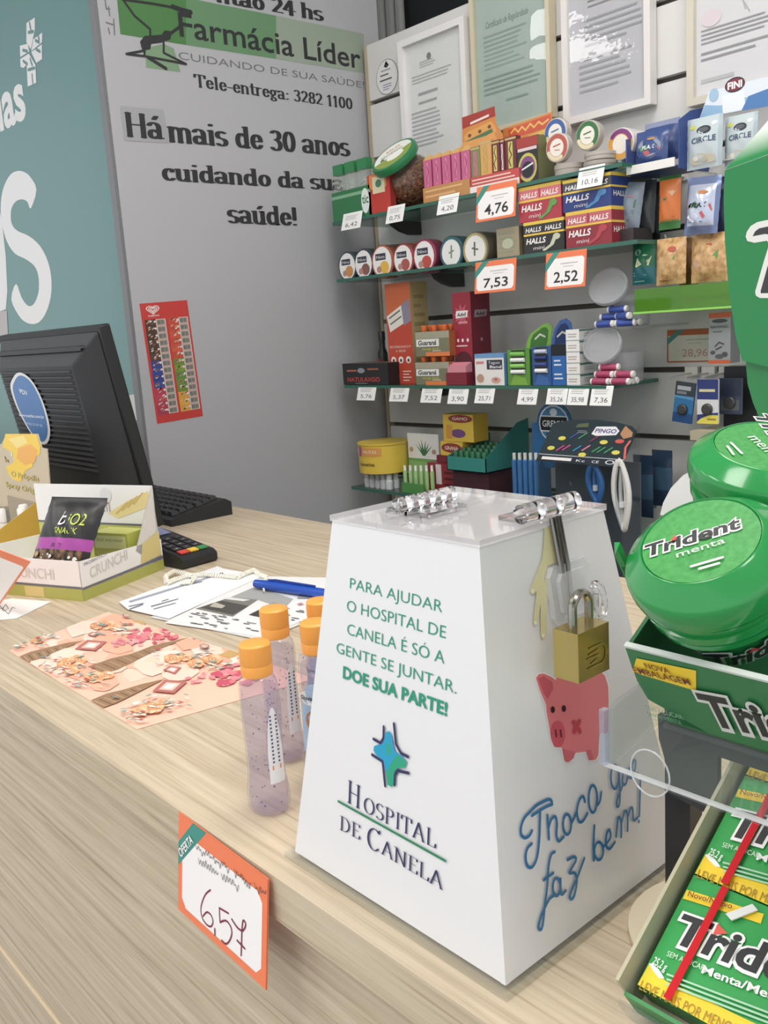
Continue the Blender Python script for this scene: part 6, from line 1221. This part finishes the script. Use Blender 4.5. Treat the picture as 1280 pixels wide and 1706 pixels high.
tag(m.build('header_card'),'pale blue header card with dark oval logo above the sweet pouches','card')
for i,(l,r,t,b,y,lab) in enumerate(((1145,1204,194,280,1.235,'left pale blue sweet pouch with black oval and yellow dot under the header card'),(1208,1262,190,274,1.25,'right pale blue sweet pouch with black oval, partly behind the tall green card'))):
    hang('sweet_pouch',lab,'pouch',l,r,t,b,y,lambda u,v:C('BFCDD2',.3) if .05<u<.95 else C('A9BCC6',.3),C('9FB0BA',.3),.007,[('c',.2,.82,.1,.04,'D6D24A'),('c',.52,.74,.2,.08,'2C3038'),('c',.52,.74,.14,.05,'5A626C'),('t','CIRCLE',.18,.5,.68,.11,'3C5478',.02),('p',[(.1,.2),(.4,.3),(.8,.24),(.84,.1),(.2,.08)],'D2CBB4'),('c',.3,.2,.08,.05,'E6E2D4'),('c',.55,.17,.08,.05,'C8BFA4'),('c',.8,.84,.08,.04,'EEF2F4')],.03,group=None)
m=MB(); a,b=aY(1141,282,1.25),aY(1146,200,1.25); m.box((a.x,1.243,a.z),(aY(1262,262,1.25).x,1.2435+.02,a.z+.0015),C('B9C6CC',.4)); tag(m.build('pouch_ledge'),'pale narrow ledge under the sweet pouches','ledge')
# green acrylic tray
gtz=aY(1058,520,1.21); gx1=aY(1225,505,1.21).x; ga=clear('8FD060',1.49,.04,.35,'7CC23E')
gt=thing('green_acrylic_tray','translucent bright green acrylic tray below the cookie packets','tray',((gtz.x+gx1)/2,1.27,gtz.z))
zz1=aY(1060,482,1.21).z
m=MB(); m.box((gtz.x,1.21,gtz.z),(gx1,1.213,zz1),ga); m.build('front_wall',gt)
m=MB(); m.box((gtz.x,1.2135,gtz.z),(gx1,YW-.001,gtz.z+.003),ga); m.build('floor',gt)
m=MB(); m.box((gtz.x,1.2135,gtz.z+.0035),(gtz.x+.003,YW-.001,zz1),ga); m.build('side_wall',gt)
m=MB(); m.box((gtz.x-.002,1.2085,gtz.z-.003),(gx1,1.2145,gtz.z-.0002),C('8FE04A',.25)); m.build('bottom_rim',gt)
# orange sign on the slats and battery pack
sy=YW-.0015; SQ=Fr((0,sy,0),X1,Z1); A_=aY(1112,604,sy); B_=aY(1232,547,sy)
m=MB(); F=Fr(A_,X1,Z1); w,h=B_.x-A_.x,aY(1112,550,sy).z-A_.z; m.fbox(F,(0,0,-.0008),(w,h,0),C('C2602F',.45)); m.rect(F,w*.02,h*.04,w*.98,h*.82,C('D9D6C4',.45)); m.pr(F,[(0,h*.52),(0,h*.72),(w*.16,h),(w*.26,h)],C('4F9086',.45)); m.text(F,'28,96',w*.22,h*.17,w*.36,h*.24,C('C98A80',.5),-.005); m.rect(F,w*.28,h*.66,w*.72,h*.7,C('B5B8A8',.5)); m.rect(F,w*.3,h*.56,w*.5,h*.59,C('C0C2B4',.5))
tag(m.build('offer_card',flat=True),'orange bordered price sign reading 28,96 fixed to the slats','price card')
b0=aY(1181,606,1.262); b1=aY(1218,516,1.262); m=MB(); F=Fr(b0,X1,Z1); w,h=b1.x-b0.x,aY(1181,522,1.262).z-b0.z
m.box((b0.x,1.262,b0.z),(b1.x,1.29,b0.z+h),C('6E7276',.4),mf=C('A2A7AC',.35)); Q=Fr(b0,X1*w,Z1*h); ops(m,Q,[('r',0,.9,1,1,'E8622C'),('r',0,0,1,.07,'E8622C'),('c',.5,.84,.36,.04,'4A4E54'),('t','RAYOVAC',.1,.7,.8,.05,'4A4E54',.02),('x',.2,.6,.8,.66,1,'6E7278'),('n',[[(.3,.34),(.5,.42),(.7,.38)],[(.35,.28),(.6,.33)]],.06,.03,'4A4E54'),('c',.2,.22,.12,.04,'54585E'),('c',.75,.18,.14,.05,'54585E'),('c',.5,.14,.2,.05,'5E6268')]); tag(m.build('battery_pack',bevel=.001),'grey battery pack with orange ends hanging beside the price sign','battery pack')
rail=thing('hook_rail','row of white clips along a slat above the battery cards','rail',aY(1180,618,YW-.01))
for i,px in enumerate((1155,1183,1212)):
    p=aY(px,618,YW-.004); m=MB(); m.box((p.x-.011,YW-.010,p.z-.006),(p.x+.011,YW-.0005,p.z+.007),C('DAD7D0',.4)); m.tube([(p.x,YW-.01,p.z-.003),(p.x,1.265,p.z-.003)],.0013,C('BDBBB5',.3),8); m.build('clip',rail,bevel=.001)
def cardpk(l,r,t,b,y,lab,base,deco,tilt=0):
    x0,x1=aY(l,(t+b)/2,y).x,aY(r,(t+b)/2,y).x; z0,z1=aY((l+r)/2,b,y).z,aY((l+r)/2,t,y).z; F=turned((x0,y,z0),(0,1,0),tilt); w,h=x1-x0,z1-z0
    m=MB(); m.fbox(F,(0,0,-.004),(w,h,0),C(base,.3)); Q=Fr(F.o,F.x*w,F.y*h); ops(m,Q,deco)
    m.lathe(Fr(F(w*.5,h*.33,.0001),F.x,F.y),[(w*.26,0),(w*.26,.003),(w*.22,.0045),(w*.0001,.0045)],C('55585A',.3,.6),20); tag(m.build('battery_card',bevel=.0008),lab,'battery card','button cell cards below the clips')
cardpk(1120,1152,634,702,1.262,'tilted blue button cell card, leftmost below the clips','2E78B4',[('r',0,.66,1,1,'3A4048'),('r',.1,.8,.8,.9,'AEB6BC'),('r',.1,.7,.6,.77,'7E868E'),('r',0,0,1,.24,'234E8A'),('p',[(0,.6),(0,.66),(1,.66),(1,.58)],'4E9AD0')],.12)
cardpk(1162,1197,632,706,1.258,'white, navy and yellow button cell card right of the blue one','E4E5E8',[('r',0,.55,1,1,'2E3F86'),('r',.1,.72,.85,.78,'E0D9A0'),('p',[(0,0),(1,0),(1,.2),(.6,.2),(.2,.12),(0,.04)],'E8D94A'),('p',[(0,.04),(.2,.12),(.6,.2),(1,.2),(1,.26),(0,.2)],'2E3F86'),('r',.5,.08,.9,.12,'A08A2A')])
cardpk(1198,1236,630,690,1.285,'dark button cell card behind the white one at the right','3A4860',[('r',0,.5,1,1,'2A3550'),('r',.1,.1,.9,.4,'5A6268')])
m=MB(); a=aY(1206,715,1.315); b=aY(1262,610,1.315); m.box((a.x,1.315,a.z),(b.x,YW-.001,b.z),C('24272E',.4)); tag(m.build('dark_card'),'large dark card hanging behind the button cell cards','card')
m=MB(); a=aY(1150,722,1.24); b=aY(1215,706,1.24); m.box((a.x,1.24,a.z-.01),(b.x,1.30,a.z+.004),C('B9AF92',.5)); m.box((a.x+.012,1.235,a.z-.032),(b.x-.01,1.27,a.z-.0103),C('5A2E2A',.5)); tag(m.build('small_carton'),'small beige and maroon carton below the button cell cards','box')
# ================================================================ GUM DISPLAY AT THE RIGHT
SAT=1.0
E_=V((0,.8355,.5495)); Nn=V((0,-.5495,.8355)); XL=-.17; XR=-.02
gd=thing('gum_display_stand','clear acrylic counter stand on round cream base holding gum cartons','display stand',(-.13,.325,0))
acl=clear('F3F6F6',1.49,.03,.05,'E6E8EA'); lip=clear('EEF0F6',1.45,.1,.32,'C3C6D6')
m=MB(); m.lathe(Fr((-.1695,.325,.0003),X1,Y1),[(.0405,0),(.042,.0006),(.042,.0028),(.041,.0034)],C('D9CDB2',.45),40); m.build('base',gd)
pxa,pxb=aY(1114,1335,.327).x,aY(1150,1335,.327).x
pxb=min(pxb,-.1725); pxa=min(pxa,pxb-.012); m=MB(); m.box((pxa,.327,.0035),(pxb,.337,.15),C('2F3032',.25)); m.build('post',gd,bevel=.001)
# dark bracket plate seen through the acrylic
BPy=.318; bp=[aY(x,y,BPy) for x,y in ((1096,1190),(1330,1260),(1108,1318),(1112,1280),(1098,1230))]
m=MB(); m.prism(Fr((0,BPy,0),X1,Z1),[(bp[0].x,bp[0].z),(bp[1].x,bp[1].z),(bp[1].x,.0845),(-.1725,.0845),(-.1725,bp[2].z-.004),(bp[2].x,bp[2].z),(bp[3].x,bp[3].z),(bp[4].x,bp[4].z)],-.003,0,C('38393C',.3)); m.build('bracket_plate',gd)
# lower tray
Lo=V((XL-.002,.2424,.028))-Nn*.0255
m=MB(); F=Fr(Lo,X1,E_); m.fbox(F,(0,-.004,-.002),(XR-XL+.004,.15,0),acl); m.fbox(F,(0,-.004,0),(XR-XL+.004,-.002,.012),acl); m.build('lower_tray',gd)
# upper tray
uf=V((-.16,.2285,.1192)); ub=V((-.16,.2366,.1566))-Nn*.0395; U2=ub+E_*.10
xr=-.01
m=MB()
for a,b in ((uf,ub),(ub,U2)):
    d=V((0,0,-.002)); m.hexa([a+d,V((xr,a.y,a.z))+d,V((xr,b.y,b.z))+d,b+d],[a,V((xr,a.y,a.z)),V((xr,b.y,b.z)),b],acl)
m.build('upper_tray_floor',gd)
m=MB(); m.prism(Fr((-.16,0,0),Y1,Z1),[(uf.y,uf.z+.0004),(ub.y,ub.z+.0004),(U2.y,U2.z),(U2.y-.01,U2.z+.03),(.262,.142),(.234,.1395),(.2295,.138)],-.002,0,acl); m.build('upper_tray_side',gd)
m=MB(); m.box((-.1625,.2276,.1184),(xr,.2288,.1195),clear('F4F6F7',1.5,.05,.5,'EEF0F1')); m.build('front_edge',gd,bevel=.0004)
m=MB(); m.box((-.1625,.2255,.1200),(-.1605,.2283,.1385),lip); m.build('side_edge',gd)
m=MB(); RQ=Fr((0,.2275,0),X1,Z1); c_=aY(1083,1288,.2275); m.tube([(c_.x+.0068*math.cos(2*PI*i/24),.2275,c_.z+.0075*math.sin(2*PI*i/24)) for i in range(24)],.0003,clear('F0F2F4',1.5,.05,.45,'E8EAEC'),6,True); m.build('finger_hole_rim',gd)
# open gum carton
gc_=thing('gum_carton','open green gum carton tilted on the lower tray of the stand','carton',(XL,.2424,.028))
O1=V((XL,.2424,.028)); CF_=Fr(O1,X1,E_); cl=.15; board=C('B5B096',.55); gr_=C('2F8F4C',.4)
m=MB(); m.fbox(CF_,(0,0,-.0225),(.0014,cl,0),board); m.build('side_wall',gc_)
m=MB(); m.fbox(CF_,(0.0015,-.0014,-.0225),(.15,0,-.0075),C('3E8A50',.4)); QF=Fr(CF_(0,-.0015,-.0225),X1,Nn); m.text(QF,'Trident',.05,.003,.05,.009,WHITE,.03,.2); m.build('front_wall',gc_)
m=MB(); m.fbox(CF_,(.0015,0.0002,-.0225),(.15,cl,-.0212),board); m.build('floor',gc_)
m=MB(); m.fbox(CF_,(.0015,cl,-.0225),(.15,cl+.0014,-.002),board); m.build('back_wall',gc_)
# packs
P1=Fr(aX(1062,1640,-.166),X1,E_); P1.o=O1+E_*.0041-Nn*.008+X1*.004
def kp(L): return [P1.px(1000+x/4.004,1280+y/4.004) for x,y in L]
GREEN=C('2FA04E',.35); YEL=C('F7D330',.4); KBL=C('26262A',.4); MAR=C('7A3A20',.5); PW=.135; PH=.0462
packs=(('gum_pack','front gum pack in the open carton, lowest and largest in view'),('gum_pack','middle gum pack in the open carton, behind the front one'),('gum_pack','rearmost gum pack in the open carton, under the clear upper tray'))
for k,(nm,lab) in enumerate(packs):
    t=thing('gum_pack',lab,'gum pack',P1.o+E_*(PH+.0006)*k-Nn*.012,'green gum packs in the open carton')
    Q=Fr(P1.o+E_*(PH+.0006)*k,X1,E_)
    if PH*(k+1)>.1305: pass
    hh=min(PH,cl-.006-(PH+.0006)*k)
    m=MB(); m.fbox(Q,(0,0,-.0120),(PW,hh,0),GREEN); Q.lv=.0002
    def cl_(pts): return [(min(max(x,0),PW),min(max(y,0),hh)) for x,y in pts]
    m.pr(Q,cl_(kp([(330,1305),(395,1385),(440,1420),(620,1500),(900,1640),(1200,1780),(1300,1990),(900,1850),(500,1620),(245,1460)])),YEL)
    m.pr(Q,cl_(kp([(328,1302),(350,1305),(395,1345),(432,1405),(395,1402),(350,1345)])),WHITE)
    m.pr(Q,cl_(kp([(580,812),(850,895),(1095,975),(1075,1040),(820,955),(555,872)])),YEL)
    m.build('carton',t,bevel=.0004)
    m=MB(); P2=Fr(Q.o,X1,E_); P2.lv=.0006
    def rt(s,bl,br,tl,mat,bold=0,shear=0,outline=None):
        a,b,c=kp([bl])[0],kp([br])[0],kp([tl])[0]; rtext(m,P2,s,a,b,c,mat,bold,shear,outline=outline,px=False)
    rt('LEVE MAIS POR MENOS',(262,1478),(900,1785),(285,1412),C('A8842A',.5),0)
    rt('Trident',(488,1160),(1600,1578),(530,958),KBL,.03,.14,(WHITE,.085))
    m.pr(P2,kp([(790,1042),(856,1112),(758,1118)]),C('E0574E',.4),P2.lv+.0001); P2.lv+=.0002
    rt('Menta/Menthe',(680,1372),(1330,1620),(690,1315),WHITE,.02)
    rt('25,2 g',(352,1312),(440,1362),(370,1258),WHITE,.01)
    rt('SEM AÇÚCAR',(450,1262),(700,1362),(462,1225),C('D6EBD8',.4))
    for r_ in range(3):
        a,b=kp([(455,1385+34*r_),(1150,1650+34*r_)]); m.nib(P2,[[a,b]],.0004,.0007,C('A8D6B4',.4))
    rt('Novo/Nuevo',(592,866),(885,952),(602,828),MAR,.01)
    m.build('lettering',t)
    m=MB(); g=kp([(845,985),(1025,920),(1060,960),(885,1030)]); m.prism(P2,g,.0011,.0018,C('E4E4E2',.4)); m.build('gum_stick_picture',t)
    m=MB(); a,b=kp([(452,1560)])[0],kp([(880,740)])[0]; y0_,y1_=max(a[1],.0),min(b[1],hh)
    s=(b[0]-a[0])/(b[1]-a[1]); xa=a[0]-s*a[1]
    m.prism(P2,[(xa-.0012,.0002),(xa+.0016,.0002),(xa+.0016+s*hh,hh-.0002),(xa-.0012+s*hh,hh-.0002)],.0019,.0022,clear('E8303A',1.4,.1,.75,'E0303A')); m.build('tear_strip',t)
# upper green carton with tubs
O2=V((-.16,.2366,.1566)); NF=Fr(O2,X1,Nn); G2=C('2E7A48',.4); G3=C('26663C',.45); dpt=.0375
uc=thing('tub_carton','green carton tray with yellow flash holding the round gum tubs on the upper tray','carton',O2)
k6=lambda x,y:(1000+x/4.571,1020+y/4.571)
m=MB(); ol=[NF.px(*p) for p in ((1042,1078),(1052,1108),(1062,1135),(1080,1165),(1086,1196))]
yb_=-dpt; pts=[(0,0)]+[(x,max(y,yb_)) for x,y in ol[1:-1]]+[(.017,yb_),(.15,yb_),(.15,0)]
m.prism(NF,pts,-.0014,0,G2); m.fbox(NF,(0,0.0001,-.0016),(.15,.0011,.0002),C('D5DCD6',.45))
ppoly(m,NF,[k6(280,345),k6(735,440),k6(735,595),k6(248,450)],YEL)
m.build('front_wall',uc)
m=MB(); NF2=Fr(O2,X1,Nn); NF2.lv=.0006
rtext(m,NF2,'NOVA',k6(358,415),k6(545,458),k6(362,378),MAR,.01); rtext(m,NF2,'EMBALAGEM',k6(275,448),k6(705,545),k6(282,405),MAR,.01)
rtext(m,NF2,'Trident',k6(880,840),k6(2150,1110),k6(860,612),KBL,.03,.14,outline=(C('DCDDD8',.45),.09)); rtext(m,NF2,'SEM AÇÚCAR',k6(370,722),k6(650,800),k6(372,692),C('8FC0A0',.5)); rtext(m,NF2,'SABOR MENTA',k6(380,765),k6(640,838),k6(382,738),C('6FA884',.5))
m.build('lettering',uc)
m=MB(); F=Fr(O2,E_,Nn); m.prism(F,[(0.0002,0),(0.0002,-dpt*.6),(.02,-dpt),(.10,-dpt),(.10,-.004)],-.0,.0014,G3); m.build('side_wall',uc)
m=MB(); F=Fr(O2-Nn*dpt,X1,E_); m.fbox(F,(.0015,0,-.0012),(.15,.10,0),G3); m.build('floor',uc)
m=MB(); m.fbox(F,(.0015,.1005,.0),(.15,.1019,.03),G3); m.build('back_wall',uc)
tubg=C('279048',.18,0,.5,0,.3); tubl=noisy('speckled_green_label','2F8A3E','429A4A',500,.45); tubd=C('217A42',.28)
def tub(Lc,n,R,H,lab,bl,br,tl,mbl,mbr,mtl,lines=(),clasp=True,body=True):
    t=thing('gum_tub',lab,'tub',Lc-n*H,'round green gum tubs on the carton tray')
    x=(RT-n*RT.dot(n)).normalized(); F=Fr(Lc,x,n.cross(x))
    m=MB(); m.lathe(F,[(R*.5,-H),(R*.58,-H+.002),(R*.80,-H*.6),(R*.80,-H*.58)],tubd,44); m.build('body',t)
    m=MB(); m.lathe(F,[(R*.80,-H*.60),(R*.87,-H*.59),(R*.885,-H*.535),(R*.85,-H*.525),(R*.86,-H*.51),(R*.92,-H*.50),(R*.935,-H*.43),(R*.90,-H*.42),(R*.91,-H*.375)],tubg,44); m.build('collar',t)
    m=MB(); m.lathe(F,[(R*.91,-H*.34),(R*.975,-H*.33),(R,-H*.26),(R*.998,-H*.18),(R*.985,-H*.145),(R*.955,-H*.12),(R*.745,-H*.014),(R*.725,-H*.003),(R*.71,.0),(R*.695,-.0008)],tubg,56); m.build('lid',t)
    m=MB(); m.lathe(F,[(R*.694,-.002),(R*.692,-.0003),(R*.0001,-.0003)],tubl,48); LQ=Fr(F(0,0,-.0003),F.x,F.y); LQ.lv=.0003
    rtext(m,LQ,'Trident',bl,br,tl,KBL,.03,.14,outline=(WHITE,.085)); rtext(m,LQ,'menta',mbl,mbr,mtl,C('DDEEDB',.4),.0)
    for a,b in lines: m.nib(LQ,[[LQ.px(*a),LQ.px(*b)]],.0009,.0009,C('D5EAD3',.4))
    if clasp: m.pr(LQ,[LQ.px(*p) for p in ((1119,905),(1126,893),(1129,901))],C('D8433C',.4),LQ.lv+.0001)
    m.build('lid_label',t)
    if clasp:
        m=MB(); d=(-V((1,.25,0))-n*0); d=(d-n*d.dot(n)).normalized(); s=n.cross(d); c=Lc-n*H*.24+d*R
        m.hexa([c+d*.0035+s*.0015+n*.005,c+d*.0015+s*.0015+n*.008,c+d*.0015-s*.0015+n*.008,c+d*.0035-s*.0015+n*.008],[c+d*.0035+s*.0015-n*.010,c+d*.0015+s*.0015-n*.010,c+d*.0015-s*.0015-n*.010,c+d*.0035-s*.0015-n*.010],tubg)
        m.hexa([c-d*.001+s*.0015,c+d*.003+s*.0015,c+d*.003-s*.0015,c-d*.001-s*.0015],[c-d*.001+s*.0015-n*.004,c+d*.003+s*.0015-n*.004,c+d*.003-s*.0015-n*.004,c-d*.001-s*.0015-n*.004],tubg); m.build('clasp',t)
    if body:
        class CB_:
            def __init__(s): s.n=n
            def __call__(s,a,b,c=0):
                w=s.w0+a/(R*.8); r=R*.80+(b+H*.64)/(H*.36)*R*.22+c+.0005; return F(r*math.cos(w),r*math.sin(w),b)
        q=CB_(); q.w0=math.radians(-128)
        m=MB()
        h=H*.2; w=R*1.5
        m.text(q,'Trident',0,-H*.87,w,h,C('D9DDD8',.4),.085,.14,c=.0002); m.text(q,'Trident',0,-H*.87,w,h,KBL,.03,.14,c=.0004)
        m.pr(q,[(w*.40,-H*.67),(w*.47,-H*.74),(w*.36,-H*.72)],C('D8433C',.4),.0006); m.build('body_lettering',t)
T1=aX(1166,898,-.1365)
tub(T1,Nn,.0247,.0425,'front round green gum tub with logo lid leaning on the carton front',(1078,929),(1237,880),(1078,909),(1129,931),(1210,906),(1129,920),(((1153,946),(1205,931)),((1167,950),(1199,941))))
n2=(Nn+RT*.42+Z1*.2).normalized()
T2=aX(1284,742,-.143)
tub(T2,n2,.0255,.038,'rear round green gum tub behind the front one at the right edge',(1256,692),(1330,790),(1264,674),(1245,730),(1290,768),(1252,716),(((1218,740),(1236,758)),((1212,746),(1222,760))),False,False)
# tall green header card with white wing
hy=.366
hc=thing('header_card','tall green gum header card with large outlined letter T at the right edge','header card',aY(1250,600,hy))
HF=Fr((0,hy,0),X1,Z1); hp=lambda L:[HF.px(*p) for p in L]
m=MB(); m.prism(HF,hp([(1208,284),(1206,330),(1208,400),(1214,480),(1226,560),(1237,601),(1400,640),(1400,215)]),-.0012,0,C('27854A',.3))
k7=lambda L:[(1000+x/4.571,160+y/4.571) for x,y in L]
wt_=C('E9E9E4',.4)
m.pr(HF,hp(k7([(1112,1070),(1120,1035),(1150,990),(1200,960),(1270,945),(1800,900),(1800,1100),(1480,1080),(1340,1500),(1345,1540),(1220,1538),(1190,1520),(1184,1490),(1250,1260),(1290,1130),(1275,1102),(1180,1118),(1125,1105)])),wt_)
m.pr(HF,hp(k7([(1165,1068),(1185,1030),(1215,1008),(1280,994),(1780,950),(1780,1050),(1420,1040),(1290,1500),(1228,1502),(1226,1485),(1290,1260),(1330,1060),(1260,1050)])),C('3A3A3C',.4))
m.build('front_face',hc)
m=MB(); a,b=aY(1208,283,hy),aY(1400,214,hy)
T_=[V((a.x,hy,a.z)),V((b.x,hy,b.z)),V((b.x+.0,hy+.03,b.z+.05)),V((a.x+.022,hy+.03,a.z+.028))]
gradm=D.materials.new('faded_green_print'); gradm.use_nodes=True; nt=gradm.node_tree; bb_=nt.nodes['Principled BSDF']; tc=nt.nodes.new('ShaderNodeTexCoord'); sp=nt.nodes.new('ShaderNodeSeparateXYZ'); rp=nt.nodes.new('ShaderNodeValToRGB'); rp.color_ramp.elements[0].color=lin('27854A'); rp.color_ramp.elements[1].color=lin('F4F6F2'); rp.color_ramp.elements[0].position=.03; rp.color_ramp.elements[1].position=.3
nt.links.new(tc.outputs['Generated'],sp.inputs[0]); nt.links.new(sp.outputs['Y'],rp.inputs[0]); nt.links.new(rp.outputs[0],bb_.inputs['Base Color']); bb_.inputs['Roughness'].default_value=.3
m.poly(T_,gradm); m.build('folded_top',hc)
m=MB(); m.prism(HF,hp([(1238,603),(1241,640),(1250,672),(1262,700),(1400,720),(1400,640)]),-.004,-.0025,C('2A8246',.15)); m.build('lower_flap',hc)
m=MB(); W2=.352; WF=Fr((0,W2,0),X1,Z1); wp=lambda L:[WF.px(*p) for p in L]
m.prism(WF,wp([(1100,858),(1105,838),(1118,813),(1138,792),(1165,778),(1200,772),(1320,790),(1320,880)]),-.0012,0,C('EDECEA',.4)); m.build('white_wing',hc)
